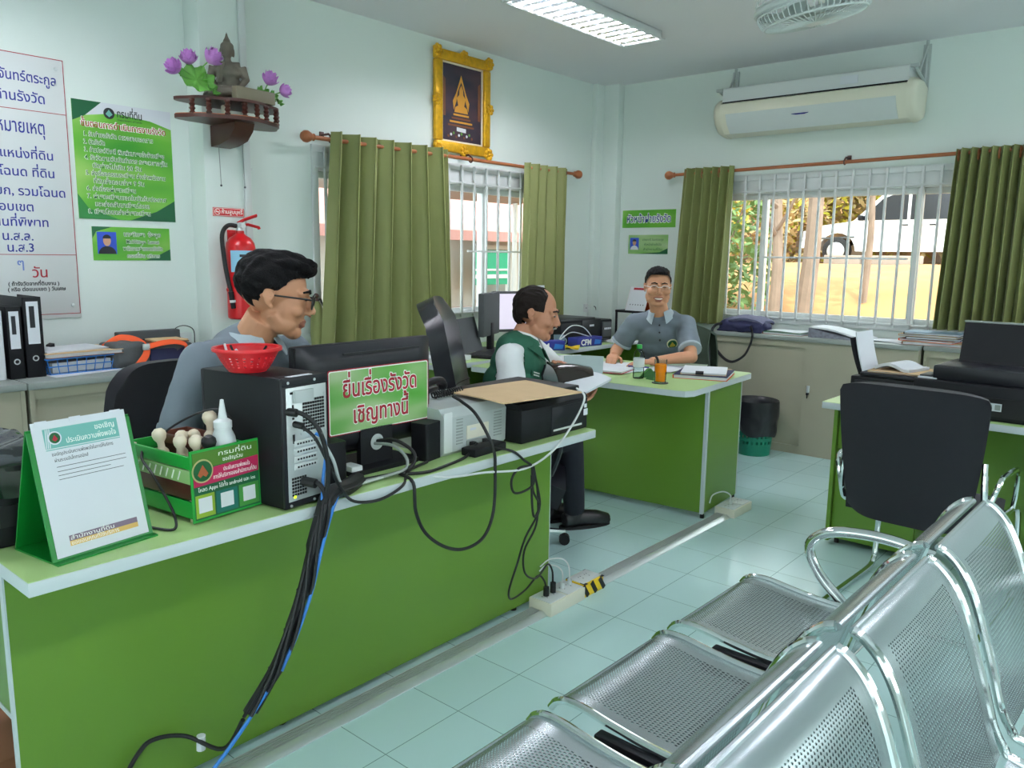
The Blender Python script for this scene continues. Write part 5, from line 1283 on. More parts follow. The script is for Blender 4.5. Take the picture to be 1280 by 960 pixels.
# ---- sockets and the rolled cloth by the curtain
def wall_socket(lab, loc, rot):
    t = thing('wall_socket', lab, 'socket', loc, 0, 'white wall sockets', rot=rot)
    MB().bx(-.058, .058, -.036, .036, 0, .012, .003).build('plate', M['white'], t)
    h_ = MB()
    for x in (-.03, .03): h_.bx(x-.007, x-.004, -.006, .006, .0115, .013).bx(x+.004, x+.007, -.006, .006, .0115, .013)
    h_.build('socket_holes', M['rubber'], t)
    return t
wall_socket('white wall socket with a plugged cord near the room corner', (XA+.001, 6.0, .97), WALL_A)
cable('power_cable', 'dark cord plugged into the wall socket near the room corner', [(XA+.02, 6.02, .97), (XA+.05, 6.04, .985), (XA+.05, 6.07, .96), (XA+.03, 6.08, .88), (XA+.03, 6.08, .78)], .004, extra=[('plug', [((XA+.012, 6.02, .97), (XA+.035, 6.022, .97), .012)], M['rubber'])])
wall_socket('white wall socket behind the bag on the left cabinet', (XA+.001, 2.135, .955), WALL_A)
t = thing('wall_charger', 'white charger plugged into the wall socket behind the orange strapped bag', 'charger', (XA+.014, 2.14, .958))
MB().bx(0, .04, -.025, .045, -.03, .035, .006).build('body', M['white'], t)
MB().tube(spline([(.035, -.02, .03), (.04, -.05, .06), (.04, 0, .075), (.045, .05, .05), (.045, .055, -.02), (.04, .06, -.08)], 6), .0025, 6).build('cord', M['rubber'], t)
t = thing('rolled_umbrella', 'slim rolled olive umbrella with a brown knob hanging beside the wide curtain', 'umbrella', (-4.16, 3.0, .68))
MB().lathe([(0, 0), (.012, .01), (.03, .08), (.045, .25), (.042, .36), (.03, .43), (.012, .455), (0, .457)], seg=22).build('cloth', M['curtain'], t)
MB().tube([(0, 0, .45), (0, 0, .475)], .008, 8).ell((0, -.005, .49), (.016, .016, .016)).build('knob', M['darkwood'], t)
MB().tube(spline([(0, .0, .455), (.015, .015, .47), (.02, .02, .45), (.03, .025, .43)], 4), .006, 6).build('strap', M['rubber'], t)
# ================================================================== PEOPLE
from mathutils.bvhtree import BVHTree

def frame(fwd, upv=(0, 0, 1)):
    """3x3 with columns (lateral right, front, up)"""
    f = Vector(fwd).normalized(); u = Vector(upv); r = f.cross(u).normalized(); u = r.cross(f).normalized()
    return Matrix((r, f, u)).transposed()

def add_hand(b, wrist, fd, n, thumb, curl, k=1.0, spread=.06, tcurl=.5):
    """palm and five fingers; fd finger direction, n back-of-hand normal, thumb=+1/-1 side along fd x n"""
    f = Vector(fd).normalized(); n = Vector(n); n = (n-f*n.dot(f)).normalized(); s = f.cross(n).normalized()*thumb; w = Vector(wrist)
    kn = []
    for off, L_, fl in ((.027, .070, .082), (.009, .078, .086), (-.010, .073, .083), (-.027, .057, .076)):
        kp = w+(f*fl+s*off)*k; kn.append((kp, L_, off))
        b.tube([w+(s*off*.55+f*.010)*k, w+(s*off*.8+f*.045)*k, kp], [.0155*k, .0155*k, .0115*k], 10)
    b.ell(w+f*.045*k, (.034*k, .048*k, .014*k), Matrix((s, f, n)).transposed())
    for (kp, L_, off), c in zip(kn, curl):
        d = (f+s*off*spread*30*.1).normalized(); p = kp; pts = [p]; ang = c*.7
        for seg, bend in ((.45, c), (.31, c*1.1), (.24, c*.7)):
            d2 = d*math.cos(ang)-n*math.sin(ang); p = p+d2*L_*seg*k; pts.append(p); ang += bend
        b.tube(pts, [.0102*k, .0092*k, .0084*k, .0068*k], 10).ell(pts[-1], (.0068*k,)*3, nu=8, nv=6)
    tb = w+(f*.022+s*.024)*k; d = (f*.62+s*.75-n*.15*tcurl).normalized(); p1 = tb+d*.036*k; d2 = (f*.85+s*.35-n*tcurl*.4).normalized(); p2 = p1+d2*.030*k; p3 = p2+(f*.95-n*tcurl*.5+s*.05).normalized()*.024*k
    b.tube([w+(f*.006+s*.012)*k, tb, p1, p2, p3], [.015*k, .0145*k, .0115*k, .0100*k, .0078*k], 10).ell(p3, (.0078*k,)*3, nu=8, nv=6)

def add_head(b, Hm, k=1.0, jaw=1.0, smile=0, fat=1.0):
    old = b.T; b.T = (old or Matrix()) @ Hm @ Matrix.Scale(k, 4)
    b.ell((0, -.012, .032), (.075, .095, .084), nu=28, nv=18)
    b.ell((0, .034, -.020), (.062*fat, .056, .085), nu=24, nv=16)
    b.ell((0, .020, -.055), (.058*fat*jaw, .055, .052), nu=20, nv=12)
    b.ell((0, .060, -.094), (.030*jaw, .026, .022))
    for s in (-1, 1):
        b.tube([(s*.046*fat, .0, -.045), (s*.038*fat*jaw, .028, -.076), (s*.016, .060, -.094)], [.020, .021, .020], 10); b.ell((s*.030*fat, .030, -.070), (.030, .040, .032))
        b.ell((s*.037*fat, .062+.004*smile, -.030+.006*smile), (.024+.004*smile, .022+.004*smile, .019+.003*smile))
        b.ell((s*.031, .077, .006), (.017, .011, .010))
        b.tube([(s*.010, .086, .024), (s*.030, .082, .028), (s*.050, .064, .020)], [.010, .010, .009], 8)
        b.ell((s*.0115, .097, -.033), (.0085, .010, .0075))
        b.ell((s*.076, -.012, .0), (.007, .015, .026), (0, 0, s*.35)); b.tube(arc((s*.081, -.014, .006), .014, -1.2, 3.6, 10, 'yz'), .0042, 6); b.ell((s*.075, -.004, -.024), (.006, .007, .009))
    b.tube([(0, .084, .020), (0, .096, -.004), (0, .108, -.026), (0, .106, -.034)], [.008, .0085, .011, .010], 10)
    w = .021+.006*smile
    b.tube([(-w, .079, -.060+.006*smile), (-w*.5, .087, -.0575), (0, .0895, -.0585), (w*.5, .087, -.0575), (w, .079, -.060+.006*smile)], [.003, .0048, .0052, .0048, .003], 8)
    b.tube([(-w, .078, -.063+.006*smile), (-w*.5, .085, -.0700-.004*smile), (0, .0875, -.0715-.005*smile), (w*.5, .085, -.0700-.004*smile), (w, .078, -.063+.006*smile)], [.003, .0055, .0060, .0055, .003], 8)
    b.T = old

def hairline(y, pts=((-.14, -.058), (-.06, -.052), (-.042, -.040), (-.032, -.002), (-.01, .014), (.012, .020), (.026, .034), (.042, .054), (.06, .062), (.12, .066))):
    if y <= pts[0][0]: return pts[0][1]
    for (a, p), (b, q) in zip(pts, pts[1:]):
        if y <= b: return p+(q-p)*(y-a)/(b-a)
    return pts[-1][1]

def put(o, mi_fn):
    me = o.data
    for p in me.polygons: p.material_index = mi_fn(p.center)

def hair_piece(name, parent, mats_, Hm, k, ells, keep, amp=.004, fr=60, loc=(0, 0, 0), vox=.0032):
    b = MB()
    for e in ells: b.ell(*e, nu=24, nv=16)
    o = remeshed(b, vox, 2, name, mats_, None)
    bm = bmesh.new(); bm.from_mesh(o.data); bm.normal_update()
    dl = [v for v in bm.verts if not keep(v.co.x, v.co.y, v.co.z)]
    bmesh.ops.delete(bm, geom=dl, context='VERTS')
    for v in bm.verts:
        c = v.co; d = mnoise.noise(Vector((c.x*fr*1.6, c.y*fr*.45, c.z*fr*.8)))*amp + mnoise.noise(c*22)*amp*.8
        v.co = c+v.normal*d
    for _ in range(5): bmesh.ops.smooth_vert(bm, verts=[v for v in bm.verts if v.is_boundary], factor=.5, use_axis_x=True, use_axis_y=True, use_axis_z=True)
    bm.to_mesh(o.data); bm.free(); o.data.update()
    o.data.transform(Matrix.Translation(-Vector(loc)) @ Hm @ Matrix.Scale(k, 4)); o.parent = parent
    return o

def stick(o, loc, origin, direc):
    """point and normal where a ray meets the clothing (world coordinates)"""
    bv = BVHTree.FromPolygons([v.co+Vector(loc) for v in o.data.vertices], [p.vertices[:] for p in o.data.polygons])
    h = bv.ray_cast(Vector(origin), Vector(direc).normalized())
    return h[0], h[1]

def person(label, loc, J, head, hd, k=1.08, skin='skin', shirt=None, legs=True, smile=0, fat=1.0, jaw=1.0, hands=None, sleeve=.72, belly=0, vest=None, group=None, twist=None):
    """J: world joints; head: head centre; hd: (facing vector, up vector)"""
    lo = Vector(loc); t = thing('person', label, 'person', loc)
    Tm = Matrix.Translation(-lo)
    V_ = {a: Vector(c) for a, c in J.items()}
    spine = (V_['neck']-V_['hip']); F = Vector(J['front']).normalized(); Rf = frame(F, spine)   # columns lateral right, front, spine
    up_s = spine.normalized(); Rlat = Rf.col[0].copy(); Ffr = Rf.col[1].copy()
    Hr = frame(hd[0], hd[1]); Hm = Matrix.Translation(Vector(head)) @ Hr.to_4x4()
    def torso(b, g):
        L_ = spine.length
        for s, rx, ry, off in ((.0, .165, .125, 0), (.18, .160, .120+belly*.6, .008+belly*.3), (.38, .155, .115+belly, .012+belly*.5), (.58, .165, .115+belly*.5, .012), (.76, .170, .108, .008), (.90, .135, .085, -.008)):
            p = V_['hip']+spine*s+Ffr*off; b.ell(p, (rx+g, ry+g, L_*.17+g), Rf, nu=20, nv=12)
        b.tube([V_['shr']-Rlat*.02, V_['hip']+spine*.93, V_['shl']+Rlat*.02], [.056+g, .062+g, .056+g], 14)
    # body: one continuous skin mesh
    b = MB(); b.T = Tm
    torso(b, -.012)
    b.tube([V_['hip']+spine*.92-Ffr*.012, Vector(head)+Hr @ Vector((0, -.022, -.062))*k], [.060*k, .053*k], 16)
    add_head(b, Hm, k, jaw, smile, fat)
    for sd in ('r', 'l'):
        s_, e_, w_ = V_['sh'+sd], V_['el'+sd], V_['wr'+sd]
        b.tube([s_, s_.lerp(e_, .5), e_], [.050, .046, .039], 14).ell(s_, (.052,)*3).ell(e_, (.040,)*3)
        b.tube([e_, e_.lerp(w_, .3), w_], [.039, .041, .027], 14).ell(w_, (.027,)*3)
        h = hands[sd]; b2 = b; add_hand(b2, w_, h[0], h[1], h[2], h[3], 1.0)
        hp, kn, an = V_['hp'+sd], V_['kn'+sd], V_['an'+sd]; toe = V_['toe'+sd]
        b.tube([hp, hp.lerp(kn, .5), kn], [.080, .070, .053], 14).ell(kn, (.054,)*3)
        b.tube([kn, kn.lerp(an, .35), an], [.052, .052, .034], 14)
        b.tube([an+Vector((0, 0, -.02)), an.lerp(toe, .6)+Vector((0, 0, -.045)), toe], [.036, .034, .024], 12)
    body = remeshed(b, .0040, 5, 'body', [M[skin], M['lip']], t)
    Hi = (Hm @ Matrix.Scale(k, 4)).inverted()
    w = .024+.006*smile
    def mi(c):
        q = Hi @ (c+lo)
        return 1 if (q.y > .07 and abs(q.x) < w and -.082-.004*smile < q.z+.0*q.x < -.050 and (q.x/w)**2+((q.z+.066)/(.0135+.003*smile))**2 < 1 and q.y > .076) else 0
    put(body, mi)
    Hk = Tm @ Hm @ Matrix.Scale(k, 4)
    for s in (-1, 1):
        e = MB(); e.T = Hk; e.ell((s*.031, .0865, .0065), (.0125, .0035, .0042-.0012*smile), (0, 0, -s*.30)); e.build('eye', M['eye'], t)
        e = MB(); e.T = Hk; e.tube([(s*.012, .0945, .025), (s*.030, .092, .031), (s*.048, .077, .026)], [.0035, .0042, .0028], 6); e.build('eyebrow', M['hair'], t)
        e = MB(); e.T = Hk; e.ell((s*.006, .103, -.041), (.0035, .004, .002)); e.build('nostril', M['lip'], t)
    if smile:
        e = MB(); e.T = Hk; e.tube([(-w*.72, .0835, -.0625), (-w*.4, .0900, -.0645), (0, .0925, -.0652), (w*.4, .0900, -.0645), (w*.72, .0835, -.0625)], [.002, .0042, .0048, .0042, .002], 8); e.build('teeth', M['teeth'], t)
    # shirt
    sm = M[shirt[0]]
    b = MB(); b.T = Tm; torso(b, .010)
    b.tube([V_['hip']+spine*.90, V_['hip']+spine*1.0], [.080, .070], 16)
    for sd in ('r', 'l'):
        s_, e_ = V_['sh'+sd], V_['el'+sd]; q = s_.lerp(e_, sleeve); b.tube([s_, s_.lerp(e_, sleeve*.55), q], [.068, .072, .070], 16).ell(s_, (.068,)*3)
    b.ell(V_['hip']-up_s*.02, (.185, .150, .11), Rf)
    sh = remeshed(b, .008, 14, shirt[1], sm, t)
    bm = bmesh.new(); bm.from_mesh(sh.data); bm.normal_update()
    for v in bm.verts:
        c = v.co; v.co = c+v.normal*(mnoise.noise(Vector((c.x*9, c.y*9, c.z*14)))*.007+mnoise.noise(Vector((c.x*22+5, c.y*22, c.z*30)))*.003)
    bm.to_mesh(sh.data); bm.free()
    for sd in ('r', 'l'):
        s_, e_ = V_['sh'+sd], V_['el'+sd]; q = s_.lerp(e_, sleeve); d = (e_-s_).normalized(); m_ = MB(); m_.T = Tm
        m_.tube([q-d*.016, q-d*.008, q+d*.001], [.0735, .0745, .073], 20); m_.build('sleeve_hem', M[shirt[2]], t)
    # trousers and shoes
    b = MB(); b.T = Tm; b.ell(V_['hip']-up_s*.03, (.178, .142, .115), Rf)
    for sd in ('r', 'l'):
        hp, kn, an = V_['hp'+sd], V_['kn'+sd], V_['an'+sd]
        b.tube([hp, hp.lerp(kn, .5), kn], [.094, .082, .068], 16).ell(kn, (.068,)*3); b.tube([kn, kn.lerp(an, .5), an+Vector((0, 0, -.005))], [.067, .064, .056], 16)
    remeshed(b, .009, 4, 'trousers', M['trouser'], t)
    for sd in ('r', 'l'):
        an, toe = V_['an'+sd], V_['toe'+sd]; d = Vector((toe.x-an.x, toe.y-an.y, 0)).normalized(); heel = Vector((an.x, an.y, 0))-d*.06; tip = heel+d*.285
        b = MB(); b.T = Tm
        b.tube([heel+Vector((0, 0, .045)), heel+d*.10+Vector((0, 0, .052)), heel+d*.19+Vector((0, 0, .040)), tip-d*.02+Vector((0, 0, .030))], [.042, .045, .046, .030], 14)
        b.tube([heel+d*.05+Vector((0, 0, .04)), Vector((an.x, an.y, .105))], [.045, .047], 14)
        so = remeshed(b, .006, 4, 'shoe', M['shoe'], t)
        for v in so.data.vertices: v.co.z = max(v.co.z, .004-lo.z)
        b = MB(); b.T = Tm; ang = math.atan2(d.y, d.x)
        Mx = Matrix.Translation(heel+d*.12) @ Matrix.Rotation(ang, 4, 'Z')
        b.prism([(.155*math.cos(a)*(1 if math.cos(a) > 0 else .95)+.0, .046*math.sin(a)) for a in [i*2*PI/24 for i in range(24)]], .0, .016, mtx=Mx); b.build('sole', M['rubber'], so)
    return dict(t=t, lo=lo, Tm=Tm, Hm=Hm, k=k, V=V_, Rf=Rf, spine=spine, shirt=sh, Ffr=Ffr, Rlat=Rlat, up=up_s, body=body)

def collar(P_, m, name='collar', r=.060, zo=0, drop=.055, gap=.30, th=.004, flare=.036):
    n = P_['V']['neck']-P_['Ffr']*.004; Rm = P_['Rf']; b = MB(); b.T = P_['Tm']
    def f(u, v):
        a = gap+(2*PI-2*gap)*u; fr = math.cos(a)          # a measured from the front
        lat, fy = math.sin(a), math.cos(a)
        pt = max(0, fy)**3
        if v < .4: rr = r+.004*v; z = .012+.030*(v/.4)
        else: q = (v-.4)/.6; rr = r+.006+(flare+.022*pt)*q; z = .042-(drop*(.75+.9*pt))*q
        return n+Rm @ Vector((lat*rr, fy*rr*.95+.012*pt*(v > .4), z+zo-.014*max(0, fy)))
    b.sheet(f, 36, 10, th); return b.build(name, m, P_['t'], 60)

# ---- the man in glasses behind the service desk
hk1 = frame((.62, .75, -.20))
P1 = person('person in glasses and a grey polo shirt sitting behind the service desk, looking right', (-2.60, 1.42, 0), dict(
    hip=(-2.58, 1.41, .56), neck=(-2.295, 1.395, 1.150), front=(.95, .28, 0),
    shr=(-2.255, 1.205, 1.095), shl=(-2.33, 1.575, 1.095), elr=(-2.215, 1.085, .825), ell=(-2.26, 1.74, .83), wrr=(-2.16, 1.29, .797), wrl=(-2.19, 1.52, .800),
    hpr=(-2.55, 1.32, .53), hpl=(-2.58, 1.50, .53), knr=(-2.17, 1.30, .54), knl=(-2.17, 1.58, .54), anr=(-2.20, 1.30, .10), anl=(-2.22, 1.58, .10), toer=(-2.06, 1.28, .03), toel=(-2.08, 1.60, .03)),
    (-2.225, 1.448, 1.293), ((.60, .77, -.16), (-.03, -.03, 1)), k=1.10, shirt=('polo', 'polo_shirt', 'polo'),
    hands=dict(r=((.25, .9, -.05), (.1, 0, 1), -1, (.25, .25, .3, .35)), l=((.35, -.9, -.05), (.1, 0, 1), 1, (.25, .25, .3, .35))))
collar(P1, M['polo2'], flare=.030, drop=.05)
hp = hair_piece('hair', P1['t'], M['hair'], P1['Hm'], P1['k'],
    [((0, -.016, .045), (.083, .104, .088)), ((0, .010, .098), (.070, .088, .036)), ((0, .062, .096), (.056, .042, .026), (.3, 0, 0)), ((.01, .086, .088), (.030, .020, .015), (.5, 0, 0))],
    lambda x, y, z: z > hairline(y), .007, 55, P1['lo'])
hk = P1['Tm'] @ P1['Hm'] @ Matrix.Scale(P1['k'], 4)
fr = MB(); fr.T = hk
for s in (-1, 1):
    fr.tube([(s*.033+.024*math.copysign(abs(math.cos(a))**.75, math.cos(a)), .106-.10*abs(.24*math.cos(a)+s*0)*0, .002+.019*math.copysign(abs(math.sin(a))**.8, math.sin(a))) for a in [i*2*PI/28 for i in range(28)]], .0030, 7, closed=True)
    fr.tube([(s*.057, .104, .010), (s*.074, .070, .010), (s*.080, .0, .008), (s*.081, -.02, -.004)], .0027, 6)
fr.tube([(-.010, .107, .006), (0, .110, .008), (.010, .107, .006)], .0026, 6)
g = fr.build('glasses', M['glassesm'], P1['t'])
for s in (-1, 1):
    l = MB(); l.T = hk; l.prism([(s*.033+.022*math.cos(i*2*PI/20), .002+.017*math.sin(i*2*PI/20)) for i in range(20)], -.0008, .0008, mtx=Matrix.Translation((0, .106, 0)) @ Matrix(((1, 0, 0, 0), (0, 0, 1, 0), (0, 1, 0, 0), (0, 0, 0, 1)))); l.build('lens', M['lens'], g)

# ---- the man in the green vest
P2 = person('person in a dark green vest over a white shirt, reading papers by the leather chair', (-2.50, 2.84, 0), dict(
    hip=(-2.53, 2.84, .56), neck=(-2.47, 2.975, 1.02), front=(.90, .42, 0),
    shr=(-2.405, 2.80, .965), shl=(-2.545, 3.135, .965), elr=(-2.33, 2.745, .70), ell=(-2.40, 3.30, .76), wrr=(-2.17, 2.94, .775), wrl=(-2.335, 3.085, .905),
    hpr=(-2.48, 2.79, .52), hpl=(-2.57, 2.92, .52), knr=(-2.33, 3.19, .53), knl=(-2.50, 3.28, .53), anr=(-2.40, 3.34, .10), anl=(-2.555, 3.34, .10), toer=(-2.33, 3.47, .03), toel=(-2.50, 3.49, .03)),
    (-2.425, 3.02, 1.158), ((.86, .50, -.20), (0, 0, 1)), k=1.08, skin='skin2', shirt=('shirtw', 'white_shirt', 'shirtw'), sleeve=.85, belly=.02, fat=1.05,
    hands=dict(r=((.5, .8, .1), (-.3, .2, -1), 1, (.35, .35, .4, .4)), l=((.75, -.35, .15), (.1, .4, 1), 1, (.5, .55, .6, .6))))
collar(P2, M['shirtw'], flare=.022, drop=.04, r=.062)
b = MB(); b.T = P2['Tm']; sp = P2['spine']; hp_ = P2['V']['hip']
for s, rx, ry, off in ((.0, .165, .125, 0), (.18, .160, .132, .014), (.38, .155, .135, .022), (.58, .165, .125, .012), (.76, .168, .108, .008), (.90, .130, .085, -.008)):
    b.ell(hp_+sp*s+P2['Ffr']*off, (rx+.022, ry+.024, sp.length*.17+.02), P2['Rf'], nu=20, nv=12)
b.tube([P2['V']['shr']-P2['Rlat']*.055+P2['up']*.014, hp_+sp*.94, P2['V']['shl']+P2['Rlat']*.055+P2['up']*.014], [.066, .078, .066], 14)
ve = remeshed(b, .008, 4, 'vest', M['vest'], P2['t'])
bm = bmesh.new(); bm.from_mesh(ve.data); bm.normal_update()
for v in bm.verts:
    c = v.co; v.co = c+v.normal*(mnoise.noise(c*12)*.008)
# open the vest around both arms and at the neck
nk = P2['V']['neck']-P2['lo']; dl = []
for v in bm.verts:
    c = v.co
    for sd in ('r', 'l'):
        s_, e_ = P2['V']['sh'+sd]-P2['lo'], P2['V']['el'+sd]-P2['lo']
        s2 = s_+(P2['Rlat'] if sd == 'r' else -P2['Rlat'])*.03
        d = (e_-s2); tt_ = max(0, min(1, (c-s2).dot(d)/d.length_squared)); 
        if (c-(s2+d*tt_)).length < .078: dl.append(v); break
    else:
        q = c-(nk+P2['Ffr']*.03)
        if (q-P2['up']*q.dot(P2['up'])).length < .078 and q.dot(P2['up']) > -.06: dl.append(v)
bmesh.ops.delete(bm, geom=dl, context='VERTS'); bm.to_mesh(ve.data); bm.free()
so = ve.modifiers.new('thickness', 'SOLIDIFY'); so.thickness = .006
collar(P2, M['vest'], 'vest_collar', r=.074, drop=.075, gap=.38, flare=.045, zo=-.012)
def patch(P_, o, lat, fr_, upv, w, h, m, name, round_=False, prt=None):
    """a flat badge laid on the garment where a ray from in front meets it"""
    C_ = P_['V']['hip']+P_['spine']*upv+P_['Rlat']*lat
    q, n = stick(o, P_['lo'], C_+P_['Ffr']*.5, -P_['Ffr'])
    if q is None: return None, None
    up_ = (P_['up']-n*P_['up'].dot(n)).normalized(); rx = up_.cross(n).normalized()
    mt_ = Matrix.Translation(q+n*.006-P_['lo']) @ Matrix((rx, up_, n)).transposed().to_4x4()
    pl = [(w/2*math.cos(i*2*PI/24), h/2*math.sin(i*2*PI/24)) for i in range(24)] if round_ else rrect(-w/2, w/2, -h/2, h/2, .004)
    x = MB(); x.T = mt_; x.prism(pl, -.006, .002); return x.build(name, m, prt or P_['t']), mt_
for upv, lat in ((.66, .075), (.56, .08)):
    o_, mt_ = patch(P2, ve, lat, 1, upv, .085, .030, M['vest'], 'name_patch')
    if o_:
        for r_ in range(2):
            x = MB(); x.T = mt_ @ Matrix.Translation((0, .006-.012*r_, .0022))
            for i in range(6): x.prism([(-.030+.010*i, -.003), (-.023+.010*i, -.003), (-.023+.010*i, .003), (-.030+.010*i, .003)], 0, .0006)
            x.build('embroidery', M['textwhite'], o_)
z_ = MB(); z_.T = P2['Tm']; pts = []
for i in range(12):
    C_ = hp_+sp*(.15+.62*i/11); q, n = stick(ve, P2['lo'], C_+P2['Ffr']*.5, -P2['Ffr'])
    if q is not None: pts.append(q+n*.003)
if len(pts) > 2: z_.tube(pts, .006, 6); z_.build('zip', M['black'], P2['t'])
hair_piece('hair', P2['t'], M['hairthin'], P2['Hm'], P2['k'], [((0, -.018, .034), (.0805, .099, .086)), ((0, -.045, .0), (.074, .066, .075))],
    lambda x, y, z: (z < .124-.6*max(0, y+.005)) and (z > -.060-.25*(y+.09)) and not (y > .042) and not (y > -.012 and z < .012) and not (y > -.045 and z < -.028), .004, 70, P2['lo'])
x = MB(); x.T = P2['Tm'] @ P2['Hm'] @ Matrix.Scale(P2['k'], 4); x.tube([(-.022, .090, -.052), (-.01, .098, -.0475), (0, .100, -.047), (.01, .098, -.0475), (.022, .090, -.052)], [.002, .0042, .0045, .0042, .002], 6); x.build('moustache', mat('grey_hair', '#8b8680', .8), P2['t'])

# ---- the smiling man behind the centre desk
P3 = person('smiling person in rimless glasses and a grey polo shirt sitting behind the centre desk', (-2.72, 4.85, 0), dict(
    hip=(-2.74, 4.86, .57), neck=(-2.682, 4.645, 1.055), front=(.40, -.92, 0),
    shr=(-2.835, 4.58, 1.000), shl=(-2.530, 4.71, 1.000), elr=(-2.955, 4.56, .815), ell=(-2.385, 4.535, .815), wrr=(-2.84, 4.345, .800), wrl=(-2.52, 4.29, .797),
    hpr=(-2.82, 4.82, .53), hpl=(-2.65, 4.88, .53), knr=(-2.72, 4.47, .54), knl=(-2.48, 4.55, .54), anr=(-2.72, 4.52, .10), anl=(-2.48, 4.60, .10), toer=(-2.68, 4.39, .03), toel=(-2.42, 4.48, .03)),
    (-2.662, 4.560, 1.243), ((.60, -.80, -.03), (.03, 0, 1)), k=1.06, shirt=('polo', 'polo_shirt', 'polo2'), smile=1.3, fat=1.15, jaw=1.12, sleeve=.78,
    hands=dict(r=((.35, -.75, -.1), (.2, -.1, 1), -1, (.45, .5, .55, .6)), l=((-.55, -.55, -.05), (-.05, 0, 1), 1, (.18, .2, .22, .25))))
collar(P3, M['polo2'], flare=.034, drop=.055, gap=.42)
hair_piece('hair', P3['t'], M['hair'], P3['Hm'], P3['k'], [((0, -.016, .043), (.081, .101, .084)), ((0, .0, .085), (.068, .086, .036))],
    lambda x, y, z: z > hairline(y)+.012*max(0, min(1, (y-.03)/.03))-.25*max(0, abs(x)-.045)*(y > .03), .005, 60, P3['lo'])
hk = P3['Tm'] @ P3['Hm'] @ Matrix.Scale(P3['k'], 4)
fr = MB(); fr.T = hk
for s in (-1, 1):
    fr.tube([(s*.033+.023*math.cos(a), .106, .002+.014*math.sin(a)) for a in [i*PI/10 for i in range(11)]], .0014, 6).tube([(s*.056, .105, .006), (s*.074, .070, .008), (s*.082, .0, .006)], .0016, 6)
fr.tube([(-.010, .107, .004), (0, .110, .006), (.010, .107, .004)], .0014, 6)
g = fr.build('glasses', M['alu'], P3['t'])
for s in (-1, 1):
    l = MB(); l.T = hk; l.prism([(s*.033+.023*math.cos(i*2*PI/20), .002+.014*math.sin(i*2*PI/20)) for i in range(20)], -.0008, .0008, mtx=Matrix.Translation((0, .106, 0)) @ Matrix(((1, 0, 0, 0), (0, 0, 1, 0), (0, 1, 0, 0), (0, 0, 0, 1)))); l.build('lens', M['lens'], g)
o_, mt_ = patch(P3, P3['shirt'], -.075, 1, .62, .070, .070, mat('badge_cream', '#d9d3b0', .6), 'chest_badge', True)
if o_:
    x = MB(); x.T = mt_ @ Matrix.Translation((0, 0, .002)); x.prism([(.029*math.cos(i*2*PI/24), .029*math.sin(i*2*PI/24)) for i in range(24)], 0, .001); x.build('badge_field', M['textgreen'], o_)
    x = MB(); x.T = mt_ @ Matrix.Translation((0, 0, .003)); x.prism([(-.02, -.012), (0, .018), (.02, -.012), (.012, -.018), (-.012, -.018)], 0, .001); x.build('badge_mark', mat('badge_gold', '#c9b23a', .5), o_)
for upv in (.88, .78, .68):
    o_, mt_ = patch(P3, P3['shirt'], 0, 1, upv, .012, .012, M['textblack'], 'button', True)
w_ = P3['V']['wrl']; d_ = (w_-P3['V']['ell']).normalized(); x = MB(); x.T = P3['Tm']; x.tube([w_-d_*.028, w_-d_*.014], [.0335, .032], 18); wt = x.build('wrist_watch', M['black'], P3['t'])
# ================================================================== LOOSE THINGS ON THE OTHER DESKS
def flat(nm, lab, cat, c, size, m, rz=0, th=.002, wav=.003, group=None, tilt=None, sd=0):
    w, d = size
    o = MB().sheet(lambda u, v: ((u-.5)*w, (v-.5)*d, th/2+.0005+wav*(.5+.5*math.sin(5*u+3*v+sd))), 8, 8, th).build(nm, m)
    o.location = c; o.rotation_euler = tilt if tilt else (0, 0, rz); return tag(o, lab, cat, group)
def folder(nm, lab, cat, c, size, h, mats_, rz=0, group=None, clip=None):
    """a closed file folder: cover, paper block, cover"""
    t = thing(nm, lab, cat, c, rz, group); w, d = size
    MB().bx(-w/2, w/2, -d/2, d/2, 0, .0025, .001).bx(-w/2-.0006, -w/2+.004, -d/2, d/2, .002, h-.002).build('back_cover', mats_[0], t)
    MB().bx(-w/2+.005, w/2-.006, -d/2+.006, d/2-.006, .0026, h-.0026).build('paper_block', M['paper'], t)
    MB().bx(-w/2, w/2, -d/2, d/2, h-.0025, h, .001).build('front_cover', mats_[-1], t)
    if clip: MB().prism([(-.004, -.012), (.014, -.004), (.014, .004), (-.004, .012)], -.022, .022, mtx=Matrix.Translation(clip) @ Matrix(((0, 0, 1, 0), (-1, 0, 0, 0), (0, 1, 0, 0), (0, 0, 0, 1)))).build('binder_clip', M['black'], t)
    return t

# held papers
def quad(nm, lab, cat, pts, th, m, bow=.0):
    c = sum((Vector(p) for p in pts), Vector())/4; P_ = [Vector(p)-c for p in pts]; n = (P_[1]-P_[0]).cross(P_[3]-P_[0]).normalized()
    o = MB().sheet(lambda u, v: P_[0]*(1-u)*(1-v)+P_[1]*u*(1-v)+P_[2]*u*v+P_[3]*(1-u)*v+n*bow*math.sin(PI*u)*math.sin(PI*(.2+.6*v)), 10, 10, th).build(nm, m); o.location = c
    return tag(o, lab, cat)
quad('document', 'white sheaf of papers tilted in the seated reader\'s right hand, beyond the black printer', 'document', [(-2.185, 2.83, .832), (-2.045, 2.81, .806), (-2.035, 3.10, .868), (-2.165, 3.125, .884)], .012, M['paper'], .01)
quad('plastic_folder', 'dark glossy plastic folder bent open in the hands of the man in the vest', 'folder', [(-2.33, 2.985, .930), (-2.20, 2.915, .855), (-2.10, 3.05, .858), (-2.20, 3.15, .905)], .010, mat('glossy_dark', '#2a2420', .18), .035)
